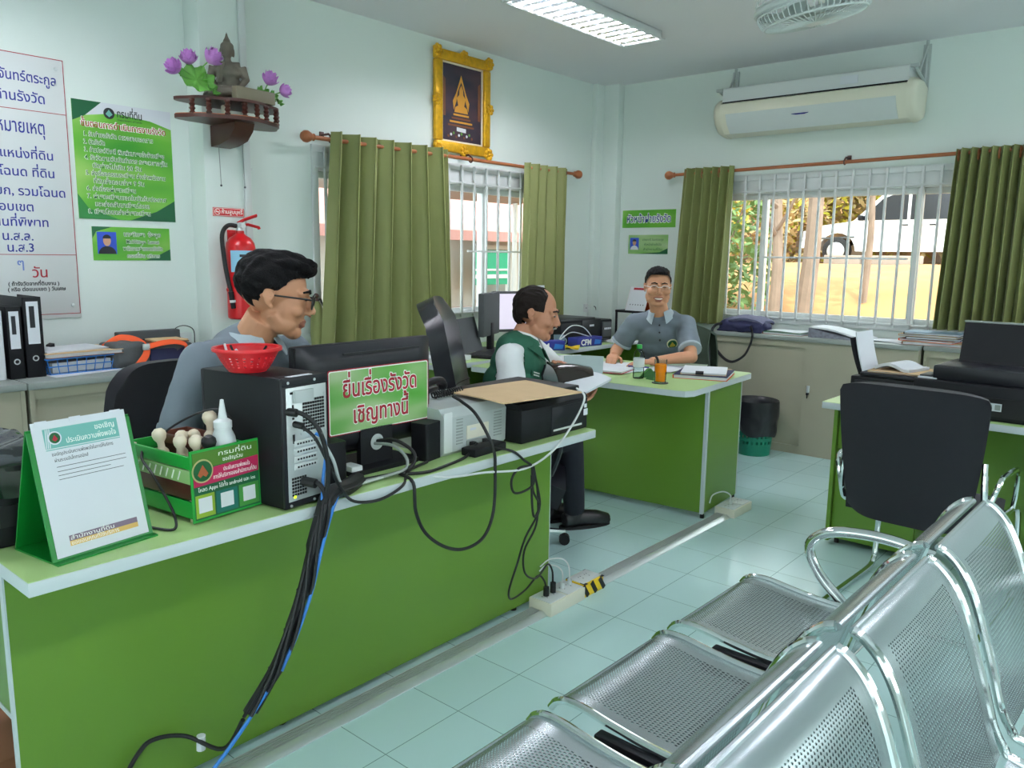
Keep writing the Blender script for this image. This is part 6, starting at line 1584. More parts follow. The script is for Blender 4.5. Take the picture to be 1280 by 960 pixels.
quad('grey_card', 'pale grey card raised between the fingers of the man in the vest', 'card', [(-2.24, 3.01, .882), (-2.14, 3.18, .868), (-2.20, 3.275, .945), (-2.295, 3.075, .957)], .004, mat('card_grey', '#8fa19f', .6), .008)

# ---- centre desk
def cd(x, y, z=.7602): return (x, y, z)
g_ = 'loose papers on the centre desk'
for i, (x, y, rz, lab) in enumerate(((-2.74, 4.20, .3, 'white sheet of paper under the right hand of the smiling man'), (-2.56, 4.06, -.2, 'white sheet of paper in front of the left hand of the smiling man'), (-2.95, 4.12, .7, 'white sheet lying left of the red folder on the centre desk'), (-2.42, 4.26, .1, 'white sheet under the left forearm of the smiling man'))):
    flat('paper_sheet', lab, 'paper', cd(x, y, .7602+.0012*i), (.21, .297), M['paper'], rz, .0012, .004, g_, sd=i)
folder('red_folder', 'red folder with a black clip and white papers on the centre desk', 'folder', cd(-2.66, 3.95, .7645), (.33, .22), .014, [M['redpl'], M['paper']], math.radians(12), clip=(.02, -.105, .012))
flat('magazine', 'pale printed magazine lying near the left edge of the centre desk', 'magazine', cd(-3.10, 4.22, .7604), (.23, .30), M['paperg'], .9, .010, .002)
flat('notebook', 'closed white notebook stacked on the far left of the centre desk', 'notebook', cd(-3.22, 4.06, .7604), (.20, .28), M['paper'], .4, .016, .001)
folder('file_folder', 'thick file of navy and orange folders topped with white papers at the desk corner', 'folder', cd(-2.12, 4.20), (.30, .34), .022, [M['orange'], M['navy']], math.radians(18))
folder('paper_file', 'stack of white papers with a black clip on the navy file', 'folder', cd(-2.125, 4.21, .7832), (.25, .31), .012, [M['kraft'], M['paper']], math.radians(24), clip=(-.02, -.15, .010))
flat('kraft_folder', 'brown kraft folder sticking out beside the clipped papers, on the right', 'folder', cd(-2.17, 4.41, .7602), (.20, .14), M['kraft'], .3, .008, .001)
folder('file_folder', 'grey green file folder by the left elbow of the smiling man', 'folder', cd(-2.36, 4.42, .764), (.24, .14), .018, [M['darkgrey'], mat('folder_sage', '#7f8f7c', .7)], math.radians(10))
t = thing('water_bottle', 'clear plastic water bottle with a green cap on the centre desk', 'bottle', cd(-2.345, 3.845))
MB().lathe([(0, 0), (.028, 0), (.031, .005), (.031, .05), (.0295, .055), (.031, .06), (.031, .125), (.026, .145), (.014, .162), (.012, .172), (0, .172)], seg=26).build('bottle_body', M['clear'], t)
MB().lathe([(0, .0), (.0275, .002), (.0295, .006), (.0295, .10), (0, .10)], seg=24).build('water', glass_mat('water', (.82, .90, .90, 1), .1), t)
MB().lathe([(.0316, .065), (.0318, .115), (.0312, .115), (.0312, .065)], seg=26).build('label_band', M['paperg'], t)
MB().lathe([(0, .168), (.0155, .168), (.0155, .188), (.014, .190), (0, .190)], seg=20).build('cap', M['green'], t)
t = thing('juice_glass', 'tall glass of orange juice on a dark coaster at the centre desk edge', 'glass', cd(-2.165, 3.775, .7645))
MB().lathe([(0, 0), (.030, 0), (.034, .125), (.0325, .125), (.029, .006), (0, .006)], seg=28).build('tumbler', M['clear'], t)
MB().lathe([(0, .007), (.0285, .007), (.0322, .100), (0, .100)], seg=28).build('juice', M['juice'], t)
o = MB().lathe([(0, 0), (.044, 0), (.045, .002), (.044, .004), (0, .004)], seg=28).build('coaster', M['black2']); o.location = cd(-2.165, 3.775); tag(o, 'round dark coaster under the orange juice glass', 'coaster')
for i, (x, y, r, lab) in enumerate(((-2.325, 3.925, .4, 'small folded banana leaf parcel beside the water bottle'), (-2.255, 3.885, 1.3, 'small folded banana leaf parcel between the bottle and the juice glass'))):
    t = thing('leaf_parcel', lab, 'food', cd(x, y), r, 'banana leaf parcels on the centre desk')
    b = MB(); v_ = [(-.05, -.032, 0), (.05, -.032, 0), (.05, .032, 0), (-.05, .032, 0), (-.012, 0, .05), (.012, 0, .05)]
    b.add(v_, [(3, 2, 1, 0), (0, 1, 5, 4), (2, 3, 4, 5), (1, 2, 5), (3, 0, 4)]); b.build('leaf_wrap', M['leafd'], t)
    MB().tube([(-.045, -.03, .004), (0, -.005, .050), (.04, .028, .006)], .0025, 6).build('tie', M['leaf'], t)
o = MB().tube([(0, 0, .004), (.13, .03, .004)], .004, 8); t = thing('pen', 'blue pen lying on the papers of the centre desk', 'pen', cd(-2.60, 4.14, .772)); o.build('barrel', M['textnavy'], t); MB().cyl((.13, .03, .004), (.142, .033, .004), .003, .001, 8).build('tip', M['alu'], t)

# ---- computer desk along the left wall
t = thing('inkjet_printer', 'black printer against the left wall behind the smiling man, paper standing in its rear tray', 'printer', (-3.84, 5.20, DT), 0)
MB().bx(-.20, .20, -.37, .33, 0, .17, .012).build('body', M['black'], t)
MB().bx(-.19, .19, -.36, .10, .168, .195, .006).build('scanner_lid', M['black2'], t)
MB().bx(.198, .205, -.10, .16, .05, .18, .004).build('front_panel', M['black2'], t)
MB().bx(.2045, .2065, .0, .06, .125, .14).build('badge', M['paperg'], t)
MB().bx(.198, .215, .18, .30, .03, .15, .004).build('control_panel', M['darkgrey'], t)
for i in range(4): MB().bx(.2145, .2175, .195+.025*i, .212+.025*i, .09, .105).build('button', M['paperg'], t)
MB().bx(.19, .30, -.12, .16, .02, .03, .003).build('output_tray', M['black'], t)
MB().sheet(lambda u, v: (-.12-.10*v+.03*v*v, -.34+.24*u, .18+.21*v), 6, 8, .003).build('paper_tray', M['black2'], t)
o = MB().sheet(lambda u, v: (-.105-.10*v+.035*v*v, -.33+.215*u, .20+.24*v), 8, 8, .004).build('paper_ream', M['paper']); o.location = (-3.84, 5.20, DT); tag(o, 'white paper standing in the rear tray of the printer by the left wall', 'paper')
for i, (x, y, r, lab) in enumerate(((-3.55, 4.52, math.radians(62), 'blue box printed CFM in white, nearer the vested man'), (-3.52, 4.98, math.radians(84), 'blue box printed CFM in white, under the black printer'))):
    t = thing('cardboard_box', lab, 'box', (x, y, DT), r, 'blue CFM boxes')
    MB().bx(-.14, .14, -.05, .05, 0, .068, .002).build('carton', M['textnavy'], t)
    text('CFM', .060, M['textwhite'], t, -.10, -.0505, .012, rot=(PI/2, 0, 0), depth=.0004, bold=.002)
    MB().prism([(.05, .012), (.12, .012), (.13, .04), (.06, .05)], .0502, .0508, mtx=Matrix(((1, 0, 0, 0), (0, 0, -1, 0), (0, 1, 0, 0), (0, 0, 0, 1)))).build('light_blue_print', M['blue'], t)
def small_monitor(lab, loc, rz, w, h, scr):
    t = thing('computer_monitor', lab, 'monitor', loc, rz)
    MB().bx(-.022, .022, -w/2, w/2, .11, .11+h, .006).build('bezel', M['darkgrey'], t); MB().bx(.0215, .0235, -w/2+.018, w/2-.018, .13, .11+h-.018).build('screen', scr, t)
    MB().bx(-.03, .01, -.03, .03, .01, .2, .004).build('neck', M['black'], t); MB().prism(rrect(-.09, .09, -.11, .11, .03), 0, .012).build('foot_plate', M['black'], t)
small_monitor('grey monitor with a pale lit screen behind the balding man', (-3.86, 4.60, DT), math.radians(-28), .44, .30, mat('screen_lit', '#d8cfe0', .3, emit=.35))
small_monitor('black monitor turned away, left of the pale screen', (-3.82, 4.22, DT), math.radians(-155), .38, .30, M['screen'])
t = thing('laptop', 'dark laptop with its lid open, left of the balding man', 'laptop', (-3.60, 3.98, DT), math.radians(20))
MB().bx(-.12, .12, -.17, .17, 0, .018, .004).build('base', M['black'], t); k = MB()
for i in range(5):
    for j in range(12): k.bx(-.06+.028*i, -.038+.028*i, -.15+.025*j, -.129+.025*j, .018, .021)
k.build('keys', M['black2'], t)
MB().sheet(lambda u, v: (-.12-.07*v, -.17+.34*u, .018+.23*v), 2, 2, .010).build('lid', M['darkgrey'], t)
o = thing('mug', 'grey blue mug on the desk beyond the balding man', 'mug', (-3.60, 4.76, DT)); MB().lathe([(0, 0), (.038, 0), (.042, .09), (.039, .09), (.035, .006), (0, .006)], seg=24).build('cup', mat('mug_blue', '#7f93a3', .4), o); MB().tube(arc((.045, 0, .048), .022, -1.5, 1.5, 10, 'xz'), .005, 8).build('handle', mat('mug_blue2', '#7f93a3', .4), o)
flat('yellow_packet', 'crumpled yellow packet beside the grey blue mug', 'packet', (-3.46, 4.72, DT), (.12, .09), M['yellow'], .5, .012, .015)
for i, (x, y, rz, h, lab) in enumerate(((-3.62, 3.58, .2, .03, 'stack of white papers behind the leather chair'), (-3.95, 3.60, .1, .02, 'thin stack of papers against the left wall behind the leather chair'), (-3.50, 4.30, .6, .012, 'thin white papers in front of the black monitor'), (-3.47, 5.40, 1.4, .01, 'white papers in front of the black printer by the left wall'))):
    flat('paper_stack', lab, 'paper', (x, y, DT), (.21, .297), M['paper'], rz, h, .001, 'paper stacks on the computer desk', sd=i)
cable('data_cable', 'thin white cord looping in the air in front of the wall printer', [(-3.55, 4.66, .775), (-3.53, 4.70, .86), (-3.53, 4.82, .92), (-3.52, 4.96, .90), (-3.50, 5.04, .82), (-3.52, 4.98, .84), (-3.54, 4.84, .87), (-3.56, 4.74, .83), (-3.58, 4.68, .77)], .004, M['whitep'])
t = thing('document_rack', 'black document rack in the corner behind the smiling man', 'rack', (-3.62, 5.95, 0))
MB().bx(-.18, .18, -.14, .14, 0, .02, .004).build('base', M['black'], t)
for z in (.50, .75, .965): MB().bx(-.18, .18, -.14, .14, z, z+.02, .004).build('shelf', M['black'], t)
for x in (-.17, .17):
    for y in (-.13, .13): MB().cyl((x, y, .02), (x, y, .965), .010, seg=10).build('post', M['black'], t)
MB().bx(-.10, .10, -.10, .10, .77, .90, .003).build('file_box', M['brown'], t)
t = thing('desk_calendar', 'tent calendar with an orange side and a white page, behind the smiling man', 'calendar', (-3.60, 5.88, .985), math.radians(-8))
sw = Matrix(((0, 0, 1, 0), (1, 0, 0, 0), (0, 1, 0, 0), (0, 0, 0, 1)))
MB().prism([(-.07, 0), (-.066, 0), (.002, .20), (-.002, .20)], -.10, .11, mtx=sw).build('page', M['paper'], t)
MB().prism([(.066, 0), (.07, 0), (.002, .20), (-.002, .20)], -.10, .11, mtx=sw).prism([(-.066, 0), (.066, 0), (0, .195)], -.104, -.100, mtx=sw).build('stand', M['orange'], t)
cf = MB()
for i in range(4):
    for j in range(6): cf.box((-.06+.028*j, -.053+.0135*i, .05+.035*i), (.008, .0012, .010), rot=(-.33, 0, 0))
cf.build('date_print', M['textblack'], t); MB().box((.0, -.010, .182), (.12, .0025, .018), rot=(-.33, 0, 0)).build('month_print', M['textred'], t)

# ---- right desk printers
t = thing('inkjet_printer', 'black printer with white paper in its raised left tray on the right desk', 'printer', (-1.09, 4.16, DT), math.radians(-2))
MB().bx(-.15, .155, -.16, .16, 0, .118, .006).build('body', M['black'], t)
MB().bx(-.11, .155, -.155, .155, .118, .140, .005).build('scanner_lid', M['black2'], t)
MB().bx(-.13, .15, -.163, -.159, .02, .10).build('side_panel', M['black2'], t)
MB().sheet(lambda u, v: (-.12-.075*v+.02*v*v, -.12+.24*u, .122+.175*v), 6, 10, .014).build('paper_tray', M['black'], t)
o = MB().sheet(lambda u, v: (-.108-.070*v+.02*v*v, -.112+.222*u, .124+.20*v), 8, 8, .006).build('paper_ream', M['paperg']); o.matrix_world = Matrix.Translation((-1.09, 4.16, DT)) @ Matrix.Rotation(math.radians(-2), 4, 'Z'); tag(o, 'grey white paper leaning in the left tray of the printer on the right desk', 'paper')
folder('kraft_folder', 'brown kraft folder lying on the printer lid on the right desk', 'folder', (-1.05, 4.16, DT+.1405), (.26, .27), .008, [M['kraft'], M['kraft']], .05)
o = MB().sheet(lambda u, v: (-.085+.17*u, -.10+.20*v, .008+.022*math.sin(PI*min(1, u*1.25))), 12, 6, .014).build('booklet', M['paper']); o.location = (-1.06, 4.17, DT+.148); o.rotation_euler = (0, 0, -.2); tag(o, 'curled white booklet on the kraft folder on the right desk', 'booklet')
t = thing('inkjet_printer', 'large black printer with its rear paper support raised on the right desk', 'printer', (-.64, 4.08, DT), math.radians(-3))
MB().bx(-.29, .30, -.20, .18, 0, .15, .010).build('body', M['black'], t)
MB().bx(-.22, .30, -.17, .18, .148, .215, .010).build('upper_body', M['black2'], t)
MB().bx(-.28, -.20, -.17, .0, .149, .158, .002).build('ink_window', M['paperg'], t)
MB().bx(-.275, -.225, -.16, -.03, .157, .165, .002).build('ink_cap', M['black2'], t)
MB().sheet(lambda u, v: (-.175+.34*u, .06+.05*v, .21+.19*v), 6, 8, .012).build('paper_support', M['black'], t)
MB().bx(-.18, .17, .10, .122, .395, .403, .002).build('support_edge', M['cabtop'], t)
MB().bx(-.21, .27, -.202, -.199, .02, .10).build('front_tray', M['rubber'], t)
lb = MB().bx(.00, .07, -.2035, -.2015, .045, .078).build('label', M['paper'], t)
MB().bx(.045, .066, -.2042, -.2034, .05, .073).build('label_print', M['cabtop'], lb)

# ---- on the cabinets under the window
CT = .8705
t = thing('shoulder_bag', 'dark navy shoulder bag slumped on the cabinet left of the window', 'bag', (-2.68, 5.95, CT))
b = MB(); b.ell((0, 0, .045), (.20, .13, .05)).ell((-.10, 0, .05), (.10, .12, .055)).ell((.12, .0, .045), (.09, .12, .05)).box((0, 0, .012), (.36, .22, .024))
bg_ = remeshed(b, .009, 3, 'bag_body', M['navy'], t)
for v in bg_.data.vertices: n_ = mnoise.noise(v.co*14)*.016; v.co.z = max(.0, v.co.z+n_); v.co.x += n_*.5
MB().tube([(p[0]+2.68, p[1]-5.95, p[2]-CT) for p in spline([(-2.82, 5.86, .93), (-2.855, 5.80, .915), (-2.868, 5.768, .86), (-2.84, 5.764, .76), (-2.76, 5.764, .67), (-2.68, 5.764, .645), (-2.59, 5.764, .70), (-2.545, 5.764, .79), (-2.535, 5.77, .86), (-2.56, 5.80, .905), (-2.60, 5.86, .92)], 6)], .011, 8, sx=.5).build('strap', M['black'], t)
MB().box((-2.845+2.68, 5.766-5.95, .80-CT), (.03, .012, .035), .003).build('buckle', M['alu'], t)
def clth(u, v): a = (u-.5)*2; c = (v-.5)*2; return (.15*a, .11*c, .118-.035*a*a-.02*c*c+.012*mnoise.noise(Vector((a*2.2, c*2.2, 1))))
o = MB().sheet(clth, 18, 14, .02).build('folded_jacket', mat('cloth_lavender', '#5d5f78', .85, bump=.4, bs=40)); o.location = (-2.65, 5.97, CT); tag(o, 'folded grey lavender jacket on top of the navy bag', 'jacket')
folder('document_file', 'thin dark folder with a white page on top, next to the navy bag', 'folder', (-2.34, 5.97, CT), (.30, .24), .018, [M['brown'], M['signgreen']], -.05)
flat('paper_sheet', 'white page lying askew on the thin dark folder by the window', 'paper', (-2.33, 5.99, CT+.019), (.27, .21), M['paper'], -.15, .002, .004)
t = thing('ring_binder', 'grey patterned ring binder lying down on the window cabinet, papers bulging up', 'binder', (-1.97, 5.97, CT), -.06)
MB().prism([(-.17, 0), (-.17, .065), (-.165, .066), (.17, .006), (.17, 0)], -.12, .12, mtx=Matrix(((1, 0, 0, 0), (0, 0, 1, 0), (0, 1, 0, 0), (0, 0, 0, 1)))).build('cover', mat('binder_marble', '#777a86', .6, var=.7, vs=40), t)
MB().sheet(lambda u, v: (-.16+.40*u, -.115+.23*v, .072-.062*u+.012*math.sin(PI*min(1, u*1.3))), 12, 4, .012).build('paper_block', M['paper'], t)
for i, (x, rz, lab) in enumerate(((-1.66, .1, 'white papers spread between the ring binder and the file pile'), (-1.60, -.25, 'second sheet of white paper spread left of the file pile, lower one'))):
    flat('paper_sheet', lab, 'paper', (x, 5.985, CT+.004*(1-i)), (.26, .20), M['paper'], rz, .003, .002)
pile = [('brown file folder at the bottom of the pile on the window cabinet', M['brown'], M['kraft'], .022, .05), ('orange edged file folder second from the bottom of the pile', M['orange'], M['brown'], .016, -.12), ('dark file folder in the middle of the pile on the window cabinet', M['navy'], M['darkgrey'], .016, .10), ('kraft file folder fourth from the bottom of the pile', M['kraft'], M['kraft'], .014, -.04), ('black file folder with blue cover on top of the pile on the window cabinet', M['black'], mat('folder_blue', '#6f8a9a', .6), .016, .02)]
z = CT
for i, (lab, m1, m2, h, rz) in enumerate(pile):
    folder('file_folder', lab, 'folder', (-1.33-.02*(i % 2), 5.985, z), (.36-.015*(i % 3), .24), h, [m1, m2], rz, 'files piled on the window cabinet'); z += h+.0006
flat('file_stack', 'dark files lying right of the pile, behind the raised printer support', 'folder', (-.98, 5.99, CT), (.30, .22), M['darkgrey'], .05, .03, .001)
wall_socket('white wall socket on the cabinet front behind the kraft folder', (-1.385+.0, 5.776, .80), WALL_B) if False else None

# ---- on the cabinets of the left wall
def binder(lab, y, m, w=.075, x=-4.02, h=.32, d=.28, face=True):
    t = thing('ring_binder', lab, 'binder', (x, y, CT), 0, 'ring binders on the left cabinet')
    MB().bx(-d/2, d/2, -w/2, -w/2+.003, 0, h, .001).bx(-d/2, d/2, w/2-.003, w/2, 0, h, .001).bx(d/2-.004, d/2, -w/2, w/2, 0, h, .001).build('cover', m, t)
    MB().bx(-d/2+.01, d/2-.03, -w/2+.006, w/2-.012, .008, h-.012).build('paper_block', M['paper'], t)
    if face:
        lb = MB().bx(d/2, d/2+.0012, -w*.32, w*.32, h*.42, h-.02).build('spine_label', M['paperg'], t)
        MB().bx(d/2+.001, d/2+.0018, -w*.18, w*.1, h*.62, h-.04).build('label_print', M['textblack'], lb)
        MB().lathe([(.008, 0), (.013, 0), (.013, .0015), (.008, .0015)], (d/2, 0, h*.24), 18, rot=(0, PI/2, 0)).build('finger_ring', M['alu'], t)
    return t
binder('white file standing at the far left of the left cabinet', 1.145, M['paper'], .07, h=.30, face=False)
binder('shorter black ring binder standing next to the white file', 1.225, M['black'], .06, h=.315)
binder('taller black ring binder standing next to the blue wire tray', 1.300, M['black'], .075, h=.355)
t = thing('wire_tray', 'blue wire letter tray full of papers on the left cabinet', 'tray', (-4.0, 1.50, CT), math.radians(4))
w_, d_, h_ = .115, .155, .075
wr = MB()
for z in (.004, .04, h_):
    k_ = 1+.12*z/h_; wr.tube([(w_*k_, -d_*k_, z), (w_*k_, d_*k_, z), (-w_*k_, d_*k_, z), (-w_*k_, -d_*k_, z)], .0028 if z < h_ else .004, 6, closed=True)
for i in range(9):
    for s in (-1, 1):
        q = -1+.25*i; wr.tube([(s*w_, q*d_, .004), (s*w_*1.12, q*d_*1.12, h_)], .0022, 5).tube([(q*w_, s*d_, .004), (q*w_*1.12, s*d_*1.12, h_)], .0022, 5)
for i in range(7): wr.tube([(-w_+i*w_/3, -d_, .004), (-w_+i*w_/3, d_, .004)], .002, 5)
wr.build('wire_frame', M['blue'], t)
flat('paper_stack', 'white papers inside the blue wire tray', 'paper', (-4.0, 1.50, CT+.008), (.20, .28), M['paper'], math.radians(4), .045, .002)
flat('paper_sheet', 'loose white papers sticking out under the front of the blue wire tray', 'paper', (-3.89, 1.50, CT), (.14, .33), M['paper'], math.radians(8), .002, .001)
folder('file_folder', 'brown file folder lying on the blue wire tray', 'folder', (-3.99, 1.50, CT+.080), (.27, .34), .020, [M['brown'], M['kraft']], math.radians(2))
folder('document_file', 'white papers with a black clip on the brown folder of the blue tray', 'folder', (-4.01, 1.48, CT+.101), (.22, .30), .006, [M['paper'], M['paper']], math.radians(8), clip=(-.10, -.02, .010))
t = thing('laptop_bag', 'dark grey bag with orange straps on the left cabinet behind the fabric chair', 'bag', (-3.96, 1.83, CT))
b = MB(); b.box((0, -.12, .065), (.18, .16, .12), .02).box((0, .08, .055), (.19, .26, .10), .02); bb = remeshed(b, .01, 3, 'bag_body', M['darkgrey'], t)
for v in bb.data.vertices: n_ = mnoise.noise(v.co*13)*.010; v.co += Vector((n_, n_*.4, max(-v.co.z, n_)))
MB().bx(.085, .100, -.03, .20, .02, .085, .01).build('pocket', M['navy'], t)
for pts in ([(-.02, -.20, .10), (.02, -.14, .145), (.06, -.07, .13), (.10, -.045, .08), (.11, -.09, .02), (.112, -.12, .0)], [(.10, -.04, .10), (.11, .03, .115), (.11, .10, .115), (.112, .15, .09), (.114, .12, .03)]):
    MB().tube(spline(pts, 6), .016, 8, sx=.22).build('strap', M['orange'], t)
MB().box((.105, -.05, .10), (.012, .035, .03), .004).build('buckle', M['alu'], t)
for i, (m, rz) in enumerate(((M['brown'], .1), (M['kraft'], -.05))): flat('kraft_folder', ['brown folder lying on the bag with orange straps', 'kraft folder on top of the brown one on the strapped bag'][i], 'folder', (-3.95, 1.93, CT+.106+.009*i), (.14, .16), m, rz, .007, .001)
o = thing('storage_case', 'flat dark grey case standing against the wall behind the strapped bag', 'case', (-4.13, 1.93, CT)); MB().bx(-.03, .03, -.17, .15, 0, .152, .006).build('shell', M['darkgrey'], o); MB().bx(-.031, .031, -.17, .15, .108, .112).build('lid_seam', M['black'], o)
# ================================================================== OUTSIDE THE WINDOWS
M['soil'] = mat('dry_soil', '#a5784a', .95, var=.35, vs=1.5, bump=.8, bs=6)
M['bark'] = mat('bark', '#8d7a6c', .9, var=.3, vs=8, bump=.6, bs=20)
M['fol1'] = mat('foliage_green', '#77935a', .6, var=.4, vs=3)
M['fol2'] = mat('foliage_yellow', '#b5ad3c', .6, var=.3, vs=3)
M['fol3'] = mat('foliage_dry', '#a08a5e', .8, var=.3, vs=3)
M['conc'] = mat('concrete', '#948980', .9, var=.15, vs=3)
M['truckw'] = mat('truck_paint', '#dfe6ea', .25, coat=.4)
M['roofp'] = mat('roof_tiles', '#a9756c', .8, var=.2, vs=6)
M['housew'] = mat('house_wall', '#c9c9c4', .8)
# sloping bank behind the window wall
def bank(u, v):
    x = -22+34*u; y = 6.9+26*v
    h = (-.15 if y < 7.6 else (-.15+1.25*(y-7.6)/4.6 if y < 12.2 else (1.10+.18*min(1, (y-12.2)/4))))+(max(0, y-24.5)*.75)+.05*mnoise.noise(Vector((x*.8, y*.8, 0)))+.03*mnoise.noise(Vector((x*3, y*3, 2)))
    return (x, y, h)
struct('ground_bank', MB().sheet(bank, 90, 70, .1), M['soil'], ang=80)
struct('ground_yard', MB().bx(-26, XA-.2, -8, 20, -.25, -.15), mat('yard_concrete', '#a9a6a0', .9, var=.1))
# low concrete blocks along the top of the bank
for i, (x, y, w_, lab) in enumerate(((-6.35, 19.2, .8, 'concrete block on the bank before the truck wheel'), (-5.3, 19.3, 1.2, 'long concrete kerb block on the bank before the truck door'))):
    t = MB().bx(-w_/2, w_/2, -.15, .15, -.1, .26, .02).build('concrete_block', M['conc']); t.location = (x, y, 1.28); tag(t, lab, 'block')
# pickup truck
t = thing('pickup_truck', 'white pickup truck parked on the bank outside the window', 'truck', (-5.35, 21.0, 1.30), math.radians(0))
def side(poly, y0, y1, nm, m, parent=t): return MB().prism(poly, y0, y1, mtx=Matrix(((1, 0, 0, 0), (0, 0, 1, 0), (0, 1, 0, 0), (0, 0, 0, 1)))).build(nm, m, parent)
def wheel_arch(cx, r, n=10): return [(cx+r*math.cos(PI*i/n), .34+r*math.sin(PI*i/n)) for i in range(n+1)]
prof = [(-2.35, .42), (-2.33, .80), (-2.15, .92), (-1.15, 1.05), (-.55, 1.62), (-.3, 1.72), (.95, 1.74), (1.12, 1.70), (1.28, 1.08), (2.7, 1.06), (2.72, .5), (2.2, .42)]+[(x, max(z, .36)) for x, z in wheel_arch(1.75, .44)]+[(1.2, .34), (-1.05, .34)]+[(x, max(z, .36)) for x, z in wheel_arch(-1.5, .44)]+[(-2.1, .42)]
side(prof, -.85, .85, 'body', M['truckw'])
for y in (-.86, .852):
    side([(-1.0, 1.07), (-.5, 1.56), (-.28, 1.64), (.05, 1.65), (.05, 1.07)], y, y+.008, 'window', M['screen']); side([(.12, 1.07), (.12, 1.65), (.92, 1.66), (1.02, 1.07)], y, y+.008, 'window', M['screen'])
    side([(-2.1, .62), (-1.1, .66), (-1.1, .70), (-2.1, .66)], y, y+.01, 'trim_strip', M['darkgrey'])
    for cx in (-1.5, 1.75):
        w_ = MB().lathe([(0, -.1), (.24, -.1), (.33, -.08), (.345, 0), (.33, .08), (.24, .1), (0, .1)], (cx, y*.93, .345), 26, rot=(PI/2, 0, 0)).build('wheel', M['rubber'], t)
        MB().lathe([(0, -.112), (.2, -.112), (.21, -.10), (0, -.10)], (cx, y*.93, .345), 20, rot=(PI/2, 0, 0)).lathe([(0, .10), (.21, .10), (.2, .112), (0, .112)], (cx, y*.93, .345), 20, rot=(PI/2, 0, 0)).build('hub', M['alu'], w_)
MB().box((-.95, -.95, 1.12), (.10, .16, .12), .02).build('side_mirror', M['black'], t)
MB().bx(-2.40, -2.30, -.8, .8, .40, .58, .02).build('bumper', M['greyplast'], t)
for y in (-.65, .65): MB().box((-2.33, y, .76), (.06, .3, .14), .02).build('headlamp', M['alu'], t)
for x in (.02, .60): MB().box((x, -.858, .95), (.14, .02, .03), .004).build('door_handle', M['black'], t)
# trees and shrubs
def foliage(name, parent, c, r, n, size, m, seed, flat_=1.0):
    rnd = random.Random(seed); b = MB()
    for i in range(n):
        while True:
            p = Vector((rnd.uniform(-1, 1), rnd.uniform(-1, 1), rnd.uniform(-1, 1)))
            if .25 < p.length < 1: break
        p = Vector((p.x*r[0], p.y*r[1], p.z*r[2]))+Vector(c); s = size*rnd.uniform(.6, 1.3)
        R_ = Euler((rnd.uniform(-.9, .9), rnd.uniform(-.9, .9), rnd.uniform(0, 6.3))).to_matrix()
        vs = [R_ @ Vector(q)*s+p for q in ((-.5, 0, 0), (-.15, .22, .04), (.25, .18, .02), (.55, 0, -.05), (.25, -.18, .02), (-.15, -.22, .04))]
        b.add(vs, [(0, 1, 2, 3, 4, 5)])
    return b.build(name, m, parent)
def tree(lab, loc, h, r, parts, seed, lean=0, group='trees on the bank'):
    rnd = random.Random(seed); t = thing('tree', lab, 'tree', loc, 0, group)
    MB().tube(spline([(0, 0, -.15), (lean*.3+.04, 0, h*.3), (lean*.7-.03, .05, h*.65), (lean, 0, h)], 5), [r*(1-.5*i/15) for i in range(16)], 10).build('trunk', M['bark'], t)
    for i in range(7):
        a = rnd.uniform(0, 6.3); z0 = h*rnd.uniform(.4, .85); L_ = rnd.uniform(.5, 1.1)
        MB().tube(spline([(lean*z0/h, 0, z0), (lean*z0/h+L_*.5*math.cos(a), L_*.5*math.sin(a), z0+.25), (lean*z0/h+L_*math.cos(a), L_*math.sin(a), z0+.65)], 4), [.03, .028, .026, .024, .02, .017, .014, .011, .008], 6).build('branch', M['bark'], t)
    for i, (c, rr, n, s, m) in enumerate(parts): foliage('foliage', t, c, rr, n, s, m, seed*10+i)
tree('pale slim tree trunk leftmost of the two before the bank outside', (-3.98, 9.6, .35), 3.4, .075, [((0, .3, 3.2), (1.2, 1.2, .9), 260, .16, M['fol3'])], 1, -.05)
tree('thicker leaning tree trunk beside the slim one outside', (-3.75, 9.9, .45), 3.4, .12, [((.2, .4, 3.2), (1.2, 1.2, .9), 260, .16, M['fol1'])], 2, .18)
tree('slim white trunked tree in front of the truck bonnet', (-3.42, 11.2, .8), 3.2, .05, [((.1, .2, 2.6), (.9, .8, .8), 200, .14, M['fol2'])], 3, .02)
tree('tree with dry yellow foliage behind the truck bonnet', (-9.2, 23.8, 1.2), 4.8, .10, [((0, 0, 2.0), (2.9, 1.6, 2.6), 2900, .28, M['fol3']), ((.6, -.4, 1.8), (2.2, 1.2, 1.8), 800, .22, M['fol2'])], 4)
tree('tall green and yellow tree behind the truck cab', (-5.6, 24.4, 1.2), 5, .12, [((0, 0, 2.4), (3.3, 1.6, 2.6), 2400, .30, M['fol3']), ((-.8, -.3, 2.2), (2.6, 1.2, 2.0), 1000, .24, M['fol2']), ((.8, -.2, 2.0), (2, 1, 1.6), 600, .24, M['fol1'])], 5)
tree('bare branched dry tree beyond the truck load bed', (-1.9, 24.4, 1.2), 5, .12, [((0, 0, 2.4), (3.1, 1.6, 2.6), 2500, .30, M['fol1'])], 6)
def shrub(lab, loc, r, n, m, seed, size=.15):
    t = thing('shrub', lab, 'shrub', loc, 0, 'shrubs outside the window')
    foliage('foliage', t, (0, 0, r[2]*.9), r, n, size, m, seed)
    for i in range(5):
        a = i*1.3; MB().tube([(0, 0, -.15), (.3*r[0]*math.cos(a), .3*r[1]*math.sin(a), r[2]*.8), (.6*r[0]*math.cos(a), .6*r[1]*math.sin(a), r[2]*1.4)], [.02, .015, .008], 6).build('stem', M['bark'], t)
shrub('large pale green shrub outside the left pane of the window', (-5.35, 10.4, .15), (1.05, .8, 1.6), 2200, M['fol1'], 21)
